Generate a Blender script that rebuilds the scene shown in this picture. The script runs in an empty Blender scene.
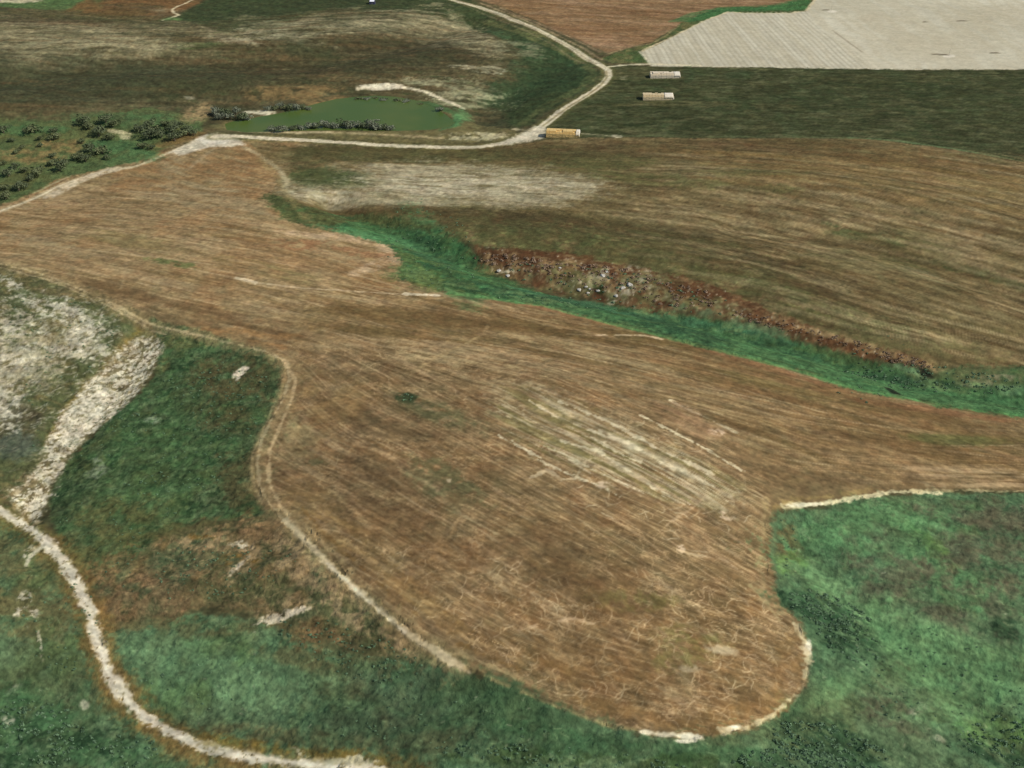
import bpy, bmesh, math, random
import numpy as np
random.seed(7)
sc=bpy.context.scene; C=sc.collection
R=math.radians
# ------------------------------------------------------------------ camera, sky, sun, exposure
CAMZ=310.0
cd=bpy.data.cameras.new('camera'); cam=bpy.data.objects.new('camera',cd); C.objects.link(cam); sc.camera=cam
cam.location=(0,0,CAMZ); cam.rotation_euler=(R(90-32),0,0)
cd.sensor_width=36; cd.lens=36*1098/1024; cd.clip_start=1; cd.clip_end=20000
SUN_EL,SUN_AZ=40,108          # azimuth clockwise from +Y
w=bpy.data.worlds.new('World'); sc.world=w; w.use_nodes=True
nt=w.node_tree; bg=nt.nodes['Background']; sky=nt.nodes.new('ShaderNodeTexSky'); sky.sky_type='NISHITA'; sky.sun_disc=False
sky.sun_elevation=R(SUN_EL); sky.sun_rotation=R(SUN_AZ); sky.altitude=300
nt.links.new(sky.outputs[0],bg.inputs[0]); bg.inputs[1].default_value=0.10
sd=bpy.data.lights.new('sun','SUN'); sd.energy=4.15; sd.angle=R(0.5); sd.color=(1,.95,.87)
sun=bpy.data.objects.new('sun',sd); C.objects.link(sun); sun.rotation_euler=(R(90-SUN_EL),0,R(180-SUN_AZ))
sc.view_settings.view_transform='Standard'; sc.view_settings.look='None'; sc.view_settings.exposure=0.0; sc.view_settings.gamma=1
sc.cycles.max_bounces=4
LUM=(1.09,1.11,1.22)                 # light reaching level ground, used to turn sunlit colours into albedo
# ------------------------------------------------------------------ data in metres (x right, y away from the camera's foot point)
HC=[[-239.7,663.5,8,55],[-128.7,592.3,10,55],[-6.8,543.4,10,55],[66.6,480.4,14,50],[143.8,452.8,10,50],[227.5,435.6,6,50],[-5.8,435.6,12,45],[37.8,361.7,9,40],[72.2,303.4,3,32],[-51.0,396.3,9,40],[-25.1,330.9,3,32],[-92.1,461.7,8,36],[-274.4,592.3,4,40],[-235.3,480.4,-6,40],[-218.8,382.0,-16,36],[-185.7,435.6,-10,34],[-151.6,435.6,-5,34],[-146.7,330.9,-20,36],[-168.5,278.6,-28,36],[-95.6,278.6,-24,34],[-39.3,260.5,-18,32],[30.1,248.6,-14,32],[-135.4,368.3,-12,32],[-301.7,396.3,-10,60],[143.3,355.3,-4,34],[149.0,303.4,-14,36],[206.9,355.3,-6,40],[171.2,260.5,-26,38],[111.5,260.5,-16,34],[258.5,330.9,-8,60],[-59.8,648.3,-4,34],[28.7,579.5,-7,32],[107.0,543.4,-9,32],[182.5,505.3,-11,32],[254.1,480.4,-14,34],[318.6,452.8,-14,50],[-83.2,768.0,2,60],[134.2,730.5,10,70],[282.5,748.9,16,75],[306.4,619.3,6,50],[214.8,605.6,2,45],[84.7,663.5,2,45],[170.9,983.3,6,90],[352.7,983.3,10,100],[427.1,1231.4,12,130],[200.9,1189.7,5,120],[-229.6,941.0,-2,50],[-159.5,941.0,-2,60],[-90.0,949.2,-2,60],[-252.3,853.1,0,50],[-325.9,830.5,-4,60],[-373.0,788.0,-10,60],[-53.1,914.4,0,50],[-315.0,1113.3,12,110],[-479.6,1150.4,16,120],[-119.7,1189.7,14,110],[-240.6,1275.6,14,120],[27.5,1078.2,2,70],[99.9,1275.6,4,110],[-430.9,1347.4,6,130]]
CARVE=[[[[-46.1,1235.1],[-115.7,1151.5],[-208.0,1084.3],[-322.2,1070.2],[-431.5,1049.7],[-502.4,992.1]],38,9.0],[[[-415.3,999.8],[-317.0,975.9],[-224.7,964.3]],30,4.0],[[[47.7,1095.4],[7.4,1012.3],[-27.8,933.9]],28,6.0],[[[337.1,554.7],[278.0,615.9],[227.9,660.6],[153.9,686.4]],17,4.0],[[[367.6,623.2],[303.5,711.0],[223.6,753.6],[137.6,761.4]],24,-4.0],[[[-28.7,690.3],[32.2,674.1],[84.1,655.5],[143.6,620.5],[193.4,568.3],[232.0,541.1]],15,-2.5],[[[-101.7,432.6],[-39.9,372.1],[3.2,322.4],[31.9,280.8]],16,1.6],[[[14.4,480.8],[61.4,435.2],[110.0,388.2]],14,-2.0],[[[-132.0,739.4],[-77.1,691.4],[-40.9,654.0],[5.1,621.0],[65.8,589.2],[111.3,566.9],[164.1,537.9],[212.8,510.0],[275.2,495.9],[339.0,488.0]],13,7.0],[[[-209.8,551.6],[-209.7,502.8],[-217.6,469.0],[-222.4,438.3],[-223.0,406.6],[-235.2,384.7]],11,2.6],[[[124.0,373.6],[140.9,336.0],[163.6,303.1],[187.5,264.9]],12,3.0],[[[-219.3,313.3],[-160.2,292.8],[-109.6,292.8],[-68.2,302.8],[-20.0,287.9]],12,2.5],[[[-155.2,350.2],[-122.9,359.5],[-91.9,356.4]],9,-2.0]]
DIRS=[[-323.8,676.7,0.904,-0.428,58],[-250.4,704.3,0.968,-0.252,60],[-203.3,774.8,0.74,-0.673,63],[-169.4,648.0,0.952,-0.307,57],[-125.3,576.9,0.971,-0.24,29],[-34.9,540.4,0.954,-0.301,28],[49.3,534.2,0.927,-0.376,28],[98.6,489.4,0.895,-0.446,26],[170.1,459.0,0.976,-0.218,25],[229.5,439.4,1.0,-0.029,24],[219.5,412.3,0.997,0.079,23],[163.8,416.7,1.0,0.012,23],[-55.1,448.5,0.745,-0.667,25],[-5.5,406.0,0.775,-0.632,23],[42.3,435.6,0.741,-0.672,24],[86.3,406.4,0.81,-0.586,23],[36.6,348.7,0.866,-0.5,21],[73.5,311.2,0.986,-0.166,20],[18.4,301.5,0.907,-0.421,19],[-12.9,330.0,0.843,-0.538,20],[-55.8,354.0,0.731,-0.682,21],[-84.6,409.1,0.765,-0.644,23],[-108.8,473.7,0.519,-0.855,25],[47.2,279.5,0.977,-0.213,19],[-138.7,553.3,0.863,-0.505,29],[-283.1,620.5,0.895,-0.447,56],[-213.4,572.7,0.839,-0.545,29],[-107.9,670.8,0.946,-0.323,58],[-296.6,784.3,0.985,0.175,63],[-122.0,782.7,0.995,-0.095,63],[-9.0,777.7,0.981,-0.193,63],[63.9,750.3,0.963,-0.271,62],[132.8,726.7,0.944,-0.329,61],[213.0,772.4,0.967,-0.254,62],[291.3,786.1,0.965,-0.261,63],[310.5,733.0,0.792,-0.61,61],[226.5,678.7,0.829,-0.56,59],[285.2,634.6,0.763,-0.647,57],[347.8,718.4,0.626,-0.78,60],[174.2,593.4,0.789,-0.615,30],[252.8,553.9,0.952,-0.308,29],[90.9,663.6,0.974,-0.227,58],[-8.2,691.5,0.975,-0.223,59],[69.6,834.1,0.989,-0.146,65],[130.0,619.8,0.86,-0.51,56],[-477.7,1182.3,0.994,-0.113,80],[-357.4,1089.0,1.0,-0.015,76],[-260.5,1096.3,0.992,-0.13,76],[-198.4,1150.4,0.748,0.664,79],[-134.2,1237.9,0.988,0.153,82],[-78.5,1220.4,0.928,-0.371,82],[-78.9,1056.5,0.97,-0.243,75],[-31.6,1089.1,0.969,-0.246,76],[-376.4,993.0,0.998,0.056,72],[167.1,961.3,0.999,-0.046,70],[333.6,925.6,0.998,-0.059,69],[398.5,870.3,0.987,-0.163,67],[53.2,1246.5,0.986,-0.169,83],[215.5,1294.7,0.999,-0.04,85],[-179.8,445.2,0.664,0.748,24],[-250.8,523.7,0.686,0.727,27],[-288.8,584.6,0.892,-0.451,30],[-113.8,364.1,0.955,0.297,22],[-148.6,326.5,0.941,-0.339,20],[-81.8,294.8,0.908,-0.419,19],[-185.4,289.7,0.866,-0.499,19],[-4.4,276.9,0.92,-0.392,19],[66.6,259.3,0.983,-0.186,18],[145.3,360.3,0.896,-0.444,21],[129.2,327.4,0.81,-0.587,20],[167.7,319.2,0.777,-0.63,20],[183.6,283.4,0.766,-0.642,19],[123.5,271.4,0.865,-0.501,19],[200.8,385.0,0.981,-0.194,22],[-40.5,649.5,0.744,-0.668,57],[52.1,573.5,0.986,-0.164,29],[138.1,553.7,0.889,-0.457,29],[212.9,510.7,0.992,-0.125,27]]
POND=[[-241.2,898.9],[-246.3,914.3],[-238.3,924.8],[-222.6,932.8],[-203.7,943.6],[-188.4,957.5],[-174.5,971.7],[-160.8,983.3],[-146.1,989.2],[-125.6,993.7],[-107.0,990.7],[-87.9,980.4],[-71.4,963.1],[-56.8,938.2],[-48.0,916.9],[-52.7,906.6],[-69.2,898.9],[-94.2,896.4],[-119.5,896.4],[-144.9,897.7],[-178.4,896.4],[-203.2,893.9],[-223.9,892.6]]
PONDZ=0.92
LAYERS=[
["P",[[-3265.0,4441.5],[3537.1,4441.5],[309.1,205.8],[-289.4,208.7]],[84,78,54],1,0,1,None,"hillside"],
["P",[[-3265.0,4441.5],[3537.1,4441.5],[309.1,205.8],[-289.4,208.7]],[70,72,50],1,0,0.8,["n",5,70,35,0.35,0.65],None],
["P",[[-3265.0,4441.5],[3537.1,4441.5],[309.1,205.8],[-289.4,208.7]],[110,96,68],1,0,0.5,["n",-8,60,8,0.45,0.7],None],
["E",[[-470.3,1161.3,0.01013,0.00333,-0.00521,-0.01711],[-383.9,1114.7,0.0111,0.00277,-0.00358,-0.0278],[-483.4,1086.2,0.02056,0.00745,0.00305,-0.0213],[-329.7,1182.1,0.01563,0.00308,-0.02071,-0.03451]],[146,136,104],0.6,0.8,0.8,["n",-10,50,10,0.3,0.6],None],
["E",[[-472.9,1264.5,0.00991,0.00326,-0.00028,-0.03437],[-511.7,1217.5,0.01537,0.00564,5e-05,-0.05512]],[96,84,64],0.5,0.5,0.7,None,None],
["E",[[-375.6,1020.7,0.00594,0.00177,-0.00279,-0.01571],[-193.3,988.4,0.01825,0.00283,-0.00184,-0.03111]],[78,76,56],0.6,0.6,0.7,["n",0,50,50,0.2,0.6],None],
["E",[[-417.9,970.2,0.01611,0.00585,0.00448,-0.02616],[-338.2,1090.7,0.01271,0.00292,0.00838,-0.09726],[-246.1,1129.6,0.01407,0.00241,0.00306,-0.05654],[-175.8,1060.1,0.0115,0.00168,-0.00687,-0.0298],[-424.9,1182.4,0.03154,0.00984,-2e-05,-0.05893]],[82,70,48],0.6,0.8,0.7,["n",0,60,14,0.3,0.6],None],
["E",[[-256.9,987.2,0.01833,0.00355,0.0016,-0.04415],[-306.5,1006.0,0.02719,0.00635,0.00391,-0.05885]],[84,88,54],0.6,0.6,0.6,["n",0,14,14,0.35,0.65],None],
["E",[[-230.6,1158.8,0.02131,0.00402,0.01731,-0.05278],[-291.0,1150.2,0.03209,0.00562,-0.03271,-0.07539],[-155.0,1227.1,0.01313,0.00125,-0.00214,-0.03048],[-229.6,1216.0,0.01493,0.00324,0.03884,-0.0386],[-78.8,1226.1,0.01541,-0.00042,-0.00665,-0.03464],[-114.5,1266.2,0.01491,0.00082,-0.00526,-0.03959],[-385.6,1273.2,0.04925,0.0131,-0.00173,-0.10265]],[160,150,120],0.7,0.8,0.75,["n",20,30,6,0.3,0.6],None],
["E",[[-116.3,1151.8,0.01586,0.00084,-0.01303,-0.01803],[-177.1,1143.7,0.02177,0.00254,0.01324,-0.04372],[-80.4,1080.0,0.02551,0.00158,0.00262,-0.05415]],[70,68,50],0.7,0.6,0.8,["n",0,20,20,0.25,0.6],None],
["E",[[-109.7,1022.8,0.01778,0.0011,-0.01628,-0.09647],[-38.7,999.4,0.02432,-0.00056,-0.0028,-0.03016],[-47.0,978.6,0.03705,-0.00109,-0.0103,-0.05383]],[160,158,124],0.6,0.9,0.75,["n",-10,24,6,0.3,0.6],None],
["E",[[-25.1,1062.0,0.05176,-0.00019,-0.00773,-0.08607],[-14.5,1058.0,0.10371,0.00115,0.02907,-0.12239],[-45.6,1066.6,0.06443,0.00155,-0.01028,-0.1676]],[186,180,152],0.4,0.5,0.9,["n",0,6,6,0.3,0.5],None],
["E",[[-195.8,1004.8,0.02708,0.0042,0.00037,-0.04634],[-143.5,1032.2,0.01766,0.00199,0.00203,-0.06265]],[122,96,64],0.6,0.6,0.8,["n",0,30,6,0.3,0.6],None],
["P",[[-417.0,1569.9],[-312.1,1717.0],[-76.2,1708.8],[-49.2,1329.9],[-13.4,1253.7],[34.7,1171.4],[63.8,1120.5],[83.1,1059.9],[81.7,1039.6],[57.2,985.6],[35.2,948.9],[13.6,909.6],[-1.7,902.0],[-10.7,964.2],[-28.9,975.4],[-6.5,1014.5],[17.6,1072.5],[8.1,1126.3],[-46.1,1229.0],[-103.4,1268.1],[-206.2,1280.4],[-255.7,1181.9],[-303.2,1182.0],[-362.1,1225.9],[-392.4,1217.2],[-369.1,1244.4],[-358.0,1323.1]],[62,72,46],10,8,0.95,None,None],
["E",[[37.2,1072.5,0.01999,-0.00158,-0.01068,-0.01054],[-6.5,1002.7,0.03602,0.00019,0.00543,-0.0294]],[54,70,46],0.5,0.4,0.85,["n",0,30,30,0.1,0.5],None],
["E",[[60.9,1098.7,0.04452,-0.01312,-0.10694,-0.03099],[33.1,1105.7,0.08387,-0.00754,-0.00533,-0.09438],[-12.7,1186.4,0.04429,-0.00325,-0.11021,-0.06796]],[74,98,66],0.8,0.7,0.6,["n",0,9,9,0.35,0.65],None],
["E",[[8.2,1133.0,0.03722,-0.00258,-0.0237,-0.0411],[23.1,1112.1,0.05564,-0.00377,-0.00012,-0.12145]],[150,146,116],0.8,0.9,0.6,["n",-10,16,5,0.35,0.65],None],
["E",[[-188.0,1271.1,0.00987,0.00128,0.00039,-0.01522],[-291.1,1252.5,0.01499,0.00273,-0.00681,-0.01928]],[60,66,44],0.7,0.7,0.7,["n",0,25,25,0.2,0.6],None],
["E",[[-262.1,1216.0,0.01837,0.00281,-0.03232,-0.06254],[-202.8,1256.8,0.02199,0.00403,0.053,-0.06348]],[134,128,98],0.7,0.8,0.6,["n",0,26,6,0.35,0.65],None],
["P",[[-24.6,1257.5],[34.9,1179.2],[66.8,1119.9],[83.1,1059.9],[81.3,1033.1],[54.3,980.1],[24.5,940.0],[11.1,910.2],[5.1,912.0],[24.9,960.4],[58.1,1003.7],[74.6,1047.3],[58.4,1112.1],[18.8,1162.7],[-35.8,1254.6]],[104,106,68],4,4,0.75,["n",0,16,16,0.2,0.5],None],
["P",[[-1108.2,1577.5],[-547.3,1573.7],[-461.7,1264.4],[-521.4,1274.6],[-584.0,1290.0],[-924.0,1286.3]],[83,110,66],8,2,0.8,["n",0,50,50,0.1,0.5],None],
["E",[[-580.2,1321.4,0.033,0.01282,-0.00047,-0.0851]],[190,180,150],0.5,0.3,0.9,None,None],
["P",[[-502.3,1284.5],[-486.4,1504.3],[-387.3,1500.5],[-358.0,1323.1],[-371.5,1253.8],[-384.9,1221.6],[-416.8,1226.4],[-454.0,1240.5],[-504.9,1259.8]],[116,87,56],8,5,0.9,["n",0,35,35,0.1,0.6],None],
["E",[[-477.7,1245.3,0.01508,0.00495,-0.00815,-0.0556],[-540.3,1264.8,0.0223,0.00838,-0.00026,-0.10193]],[84,82,54],0.7,0.6,0.7,None,None],
["E",[[-433.6,1264.1,0.03569,0.01074,-0.00058,-0.05176]],[96,80,50],0.7,0.6,0.6,None,None],
["L",[[-365.7,1355.5],[-373.3,1323.5],[-377.4,1302.9],[-382.6,1287.9],[-383.3,1273.2],[-377.2,1258.6],[-369.2,1249.0],[-372.3,1239.8],[-380.7,1226.1]],3.2,[204,190,158],2,1,0.9,None,"dirt_track"],
["E",[[-372.0,1230.6,0.09135,0.02412,-0.00158,-0.14632]],[103,130,80],0.7,0.4,0.7,None,None],
["E",[[-316.4,1126.6,0.03951,0.00898,0.00433,-0.11756],[-325.2,1120.7,0.0709,0.01636,0.00679,-0.15799]],[96,112,70],0.7,0.6,0.8,None,None],
["L",[[-601.4,1250.2],[-551.5,1264.8],[-503.2,1255.0],[-441.5,1235.8],[-381.5,1217.1],[-334.8,1203.5],[-285.6,1173.7]],3,[130,116,86],4,3,0.55,["n",0,30,30,0.2,0.6],None],
["L",[[-333.8,1199.1],[-291.0,1150.2],[-257.7,1137.5]],5,[176,160,130],6,6,0.6,["n",0,18,18,0.2,0.6],None],
["S",[[-917.4,1276.0],[-338.0,1216.7],[-206.2,1280.4],[-58.2,1257.9],[8.1,1126.3],[-29.1,984.0],[-103.2,1002.0],[-276.1,952.6],[-673.0,888.6]],1500,14,70,2.0,[124,116,86],0.55,4],
["S",[[-917.4,1276.0],[-338.0,1216.7],[-206.2,1280.4],[-58.2,1257.9],[8.1,1126.3],[-29.1,984.0],[-103.2,1002.0],[-276.1,952.6],[-673.0,888.6]],1500,14,70,2.0,[62,60,40],0.55,4],
["S",[[-667.7,1226.3],[-357.5,1208.0],[-349.8,1097.9],[-437.0,1061.1],[-580.9,1043.8]],500,14,60,2.0,[160,150,118],0.6,4],
["S",[[-303.5,1207.6],[-58.7,1273.5],[-2.0,1125.0],[-31.6,1089.1],[-139.7,1182.1],[-256.6,1131.8]],420,14,50,2.0,[166,158,128],0.6,4],
["S",[[-304.2,996.0],[-335.9,1207.9],[7.5,1017.8],[-36.8,938.0],[-260.2,904.2]],200,3,10,2,[70,84,50],0.5,4],
["P",[[-787.2,1070.2],[-447.4,1094.7],[-356.5,1084.9],[-258.0,1083.0],[-243.4,1012.6],[-292.7,985.3],[-397.2,948.7],[-682.7,904.1]],[62,68,48],14,10,0.55,["n",0,26,26,0.1,0.5],None],
["E",[[-460.5,1133.2,0.01229,0.00406,-0.00811,-0.03566],[-417.1,1157.4,0.01918,0.00529,-0.02669,-0.05727],[-477.4,1096.5,0.02542,0.0092,0.00582,-0.0516],[-364.1,1115.8,0.01984,0.00571,0.02285,-0.08741]],[158,150,118],0.9,1,0.65,["n",6,24,7,0.35,0.6],None],
["E",[[-252.7,1165.8,0.02815,0.0047,-0.01283,-0.05389],[-218.3,1146.6,0.03257,0.00348,-0.019,-0.08713],[-284.4,1143.2,0.03239,0.00572,-0.03157,-0.10539]],[172,164,134],0.9,1,0.75,["n",8,16,5,0.3,0.55],None],
["E",[[-100.6,1227.3,0.01555,0.00019,0.00396,-0.04379],[-55.9,1198.3,0.02216,0.00012,-0.04297,-0.01851],[-174.5,1208.8,0.03031,0.00518,0.03591,-0.04418],[-125.6,1264.8,0.02232,0.00192,0.00887,-0.07447]],[162,152,120],0.9,1,0.65,["n",10,16,5,0.35,0.6],None],
["E",[[-83.4,1127.1,0.0196,0.00103,-0.01429,-0.02259],[-147.1,1150.4,0.02428,0.00239,0.0146,-0.05086],[-234.1,1060.8,0.01723,0.00349,0.00021,-0.02692],[-157.9,1071.8,0.02048,0.00268,-0.01234,-0.04528]],[66,60,42],0.9,1,0.6,["n",0,16,16,0.2,0.6],None],
["S",[[-917.4,1276.0],[-338.0,1216.7],[-206.2,1280.4],[-58.2,1257.9],[8.1,1126.3],[-29.1,984.0],[-103.2,1002.0],[-276.1,952.6],[-673.0,888.6]],130,50,150,6,[58,56,36],0.45,3],
["S",[[-917.4,1276.0],[-338.0,1216.7],[-206.2,1280.4],[-58.2,1257.9],[8.1,1126.3],[-29.1,984.0],[-103.2,1002.0],[-276.1,952.6],[-673.0,888.6]],60,40,120,5,[104,84,58],0.5,3],
["P",[[47.9,1099.0],[82.1,1046.2],[57.2,985.6],[24.4,934.5],[6.8,911.4],[-6.3,962.9],[16.8,1016.6]],[54,66,42],14,10,0.5,["n",0,20,20,0.2,0.5],None],
["E",[[-181.7,1099.7,0.01615,0.00153,-0.0349,-0.0374],[-246.8,1029.8,0.01331,0.00246,-0.00917,-0.05156],[-91.6,1100.6,0.02008,0.00145,-0.00223,-0.043],[-362.4,1007.9,0.00983,0.00269,-0.00437,-0.0424]],[66,68,46],1,1,0.6,["n",0,24,24,0.2,0.55],None],
["E",[[-43.2,998.5,0.02716,-0.00121,-0.01383,-0.04096],[-67.0,1012.8,0.0267,0.00013,-0.02439,-0.06325]],[164,162,130],1,1.2,0.65,["n",-8,16,6,0.35,0.6],None],
["P",[[-62.1,1359.4],[-13.8,1304.9],[20.1,1253.8],[56.4,1188.3],[80.5,1146.9],[97.0,1118.0],[143.7,1158.3],[183.9,1227.4],[212.8,1276.0],[239.8,1303.2],[298.5,1309.1],[358.6,1344.1],[563.6,1694.3],[-120.1,1708.1]],[140,112,80],5,2,1,None,"ploughed_field"],
["P",[[-62.1,1359.4],[-13.8,1304.9],[20.1,1253.8],[56.4,1188.3],[80.5,1146.9],[97.0,1118.0],[143.7,1158.3],[183.9,1227.4],[212.8,1276.0],[239.8,1303.2],[298.5,1309.1],[358.6,1344.1],[563.6,1694.3],[-120.1,1708.1]],[158,130,104],5,2,0.7,["n",-13.2,90,10,0.35,0.65],None],
["P",[[-62.1,1359.4],[-13.8,1304.9],[20.1,1253.8],[56.4,1188.3],[80.5,1146.9],[97.0,1118.0],[143.7,1158.3],[183.9,1227.4],[212.8,1276.0],[239.8,1303.2],[298.5,1309.1],[358.6,1344.1],[563.6,1694.3],[-120.1,1708.1]],[122,95,62],5,2,0.6,["n",0,60,60,0.45,0.7],None],
["P",[[-62.1,1359.4],[-13.8,1304.9],[20.1,1253.8],[56.4,1188.3],[80.5,1146.9],[97.0,1118.0],[143.7,1158.3],[183.9,1227.4],[212.8,1276.0],[239.8,1303.2],[298.5,1309.1],[358.6,1344.1],[563.6,1694.3],[-120.1,1708.1]],[112,90,64],5,2,0.5,["n",-13.2,60,6,0.35,0.65],None],
["E",[[94.9,1206.0,0.01533,-0.00174,-0.01738,-0.02544],[145.9,1286.5,0.01098,-0.00127,-0.0154,-0.05153]],[118,88,60],0.8,0.7,0.5,["n",-13.2,70,8,0.35,0.65],None],
["L",[[89.2,1122.0],[61.2,1176.7],[19.9,1245.3],[-13.8,1296.1]],3,[170,140,112],4,2,0.6,None,None],
["P",[[89.8,1101.7],[115.1,1128.3],[142.9,1150.6],[172.5,1206.3],[200.9,1271.7],[239.8,1303.2],[298.5,1309.1],[359.7,1349.0],[334.1,1282.6],[314.2,1274.7],[252.9,1278.7],[210.5,1222.2],[155.0,1165.9],[131.6,1120.7],[139.6,1091.7],[135.5,1081.3],[98.3,1082.8]],[78,92,56],3,3,1,None,"grassland"],
["P",[[89.8,1101.7],[115.1,1128.3],[142.9,1150.6],[172.5,1206.3],[197.8,1249.1],[203.8,1213.9],[155.0,1165.9],[131.6,1120.7],[139.6,1091.7],[135.5,1081.3],[98.3,1082.8]],[120,110,74],3,3,0.6,["n",0,10,10,0.35,0.65],None],
["P",[[172.4,1240.7],[202.2,1281.0],[240.6,1308.0],[299.5,1313.9],[357.4,1354.3],[336.2,1291.9],[316.2,1283.9],[260.1,1287.7],[223.5,1257.1],[196.6,1240.2]],[69,106,64],4,3,0.95,["n",0,40,40,0,0.3],None],
["E",[[145.5,1127.8,0.04041,0.00069,0.13674,-0.09657]],[71,96,54],0.7,0.6,0.7,None,None],
["L",[[96.7,1114.5],[118.8,1135.7],[142.9,1150.6],[162.1,1181.7],[183.9,1227.4]],2.5,[160,140,104],2,2,0.6,None,None],
["P",[[130.6,1120.7],[147.2,1142.8],[179.5,1193.6],[214.4,1248.5],[245.8,1283.8],[264.1,1278.1],[314.2,1274.7],[334.1,1282.6],[358.6,1344.1],[491.4,1695.8],[1289.1,1693.4],[834.5,1030.4],[487.8,1046.2],[371.1,1050.1],[239.8,1063.0],[136.3,1070.9]],[204,198,178],2,1.5,1,None,"pale_stubble_field"],
["P",[[130.6,1120.7],[147.2,1142.8],[179.5,1193.6],[214.4,1248.5],[245.8,1283.8],[264.1,1278.1],[314.2,1274.7],[334.1,1282.6],[358.6,1344.1],[491.4,1695.8],[1289.1,1693.4],[834.5,1030.4],[487.8,1046.2],[371.1,1050.1],[239.8,1063.0],[136.3,1070.9]],[188,182,162],2,1.5,0.7,["n",0,170,170,0.4,0.6],None],
["P",[[130.6,1120.7],[147.2,1142.8],[214.4,1248.5],[245.8,1283.8],[334.1,1282.6],[330.0,1198.6],[343.2,1126.2],[353.1,1054.2],[239.8,1063.0],[136.3,1070.9]],[160,152,132],2,1.5,0.55,["w",-87.4,0,5.4,0.35,0.95],None],
["P",[[130.6,1120.7],[147.2,1142.8],[214.4,1248.5],[245.8,1283.8],[292.0,1276.3],[299.9,1159.6],[305.8,1056.4],[136.3,1070.9]],[160,152,132],2,1.5,0.25,["w",-87.4,0,16,0.2,0.8],None],
["P",[[130.6,1120.7],[147.2,1142.8],[179.5,1193.6],[214.4,1248.5],[245.8,1283.8],[264.1,1278.1],[314.2,1274.7],[334.1,1282.6],[358.6,1344.1],[491.4,1695.8],[1289.1,1693.4],[834.5,1030.4],[487.8,1046.2],[371.1,1050.1],[239.8,1063.0],[136.3,1070.9]],[186,176,150],2,1.5,0.4,["n",-87.4,120,6,0.35,0.65],None],
["E",[[436.5,1132.9,0.01405,-0.00463,-0.00081,-0.01899],[545.0,1230.2,0.01526,-0.00585,-0.00044,-0.01447],[398.9,1215.4,0.02314,-0.00656,-0.00117,-0.01961]],[182,172,148],0.8,0.5,0.5,["n",0,60,60,0.1,0.7],None],
["P",[[321.8,1233.5],[351.0,1197.3],[499.7,1076.3],[486.5,1042.9],[341.8,1048.0]],[198,190,168],12,5,0.4,["n",0,50,50,0.35,0.65],None],
["L",[[341.4,1210.5],[345.0,1153.0],[348.2,1114.7],[349.3,1068.1],[350.3,1051.0]],3.5,[208,200,178],3,1,0.8,None,None],
["L",[[342.6,1197.8],[347.1,1149.0],[351.2,1110.8]],1.6,[130,118,100],2,0.5,0.7,None,None],
["L",[[129.6,1120.8],[169.0,1177.6],[215.5,1248.5],[245.8,1283.8],[264.1,1278.1],[314.2,1274.7],[334.1,1282.6],[364.4,1353.8]],3,[206,192,158],2,2,0.85,None,None],
["L",[[129.6,1120.8],[136.3,1070.9],[239.8,1063.0],[370.6,1048.5],[487.8,1046.2],[745.0,1037.7]],3,[204,196,172],2,1,0.8,None,None],
["E",[[432.1,1092.6,0.16894,-0.05687,-0.00686,-0.17535],[362.4,1278.2,0.17707,-0.04363,-0.01306,-0.17895]],[222,214,196],0.4,0.2,0.9,None,None],
["E",[[425.1,1098.3,0.11204,-0.03803,-0.07757,-0.44346],[480.8,1101.6,0.16779,-0.06239,-0.019,-0.55481],[491.8,1227.8,0.15286,-0.05294,-0.01957,-0.46049],[450.7,1225.4,0.30625,-0.09735,-0.02386,-0.46195],[357.4,1285.6,0.22022,-0.05324,-0.03157,-0.42518]],[104,94,78],0.5,0.2,0.8,None,None],  # dark streaks: pole shadows painted into the ground beside both poles, similar marks elsewhere
["P",[[82.3,1020.2],[97.5,1072.3],[136.2,1069.2],[239.2,1059.6],[370.1,1046.8],[486.5,1042.9],[933.1,1036.6],[694.0,722.6],[406.7,775.2],[385.9,790.0],[348.0,819.7],[307.5,839.7],[278.8,850.6],[151.7,856.3],[87.9,864.3],[27.1,871.2],[20.1,892.7],[34.7,932.6],[60.8,967.9]],[66,70,44],2,1,1,None,"green_crop_field"],
["P",[[82.3,1020.2],[97.5,1072.3],[136.2,1069.2],[239.2,1059.6],[370.1,1046.8],[486.5,1042.9],[933.1,1036.6],[694.0,722.6],[406.7,775.2],[385.9,790.0],[348.0,819.7],[307.5,839.7],[278.8,850.6],[151.7,856.3],[87.9,864.3],[27.1,871.2],[20.1,892.7],[34.7,932.6],[60.8,967.9]],[84,88,58],2,1,0.75,["n",0,9,6,0.45,0.7],None],
["P",[[82.3,1020.2],[97.5,1072.3],[136.2,1069.2],[239.2,1059.6],[370.1,1046.8],[486.5,1042.9],[933.1,1036.6],[694.0,722.6],[406.7,775.2],[385.9,790.0],[348.0,819.7],[307.5,839.7],[278.8,850.6],[151.7,856.3],[87.9,864.3],[27.1,871.2],[20.1,892.7],[34.7,932.6],[60.8,967.9]],[112,112,84],2,1,0.6,["n",0,12,5,0.6,0.72],None],
["P",[[82.3,1020.2],[97.5,1072.3],[136.2,1069.2],[239.2,1059.6],[370.1,1046.8],[486.5,1042.9],[933.1,1036.6],[694.0,722.6],[406.7,775.2],[385.9,790.0],[348.0,819.7],[307.5,839.7],[278.8,850.6],[151.7,856.3],[87.9,864.3],[27.1,871.2],[20.1,892.7],[34.7,932.6],[60.8,967.9]],[54,60,36],2,1,0.7,["n",0,45,45,0.3,0.7],None],
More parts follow.
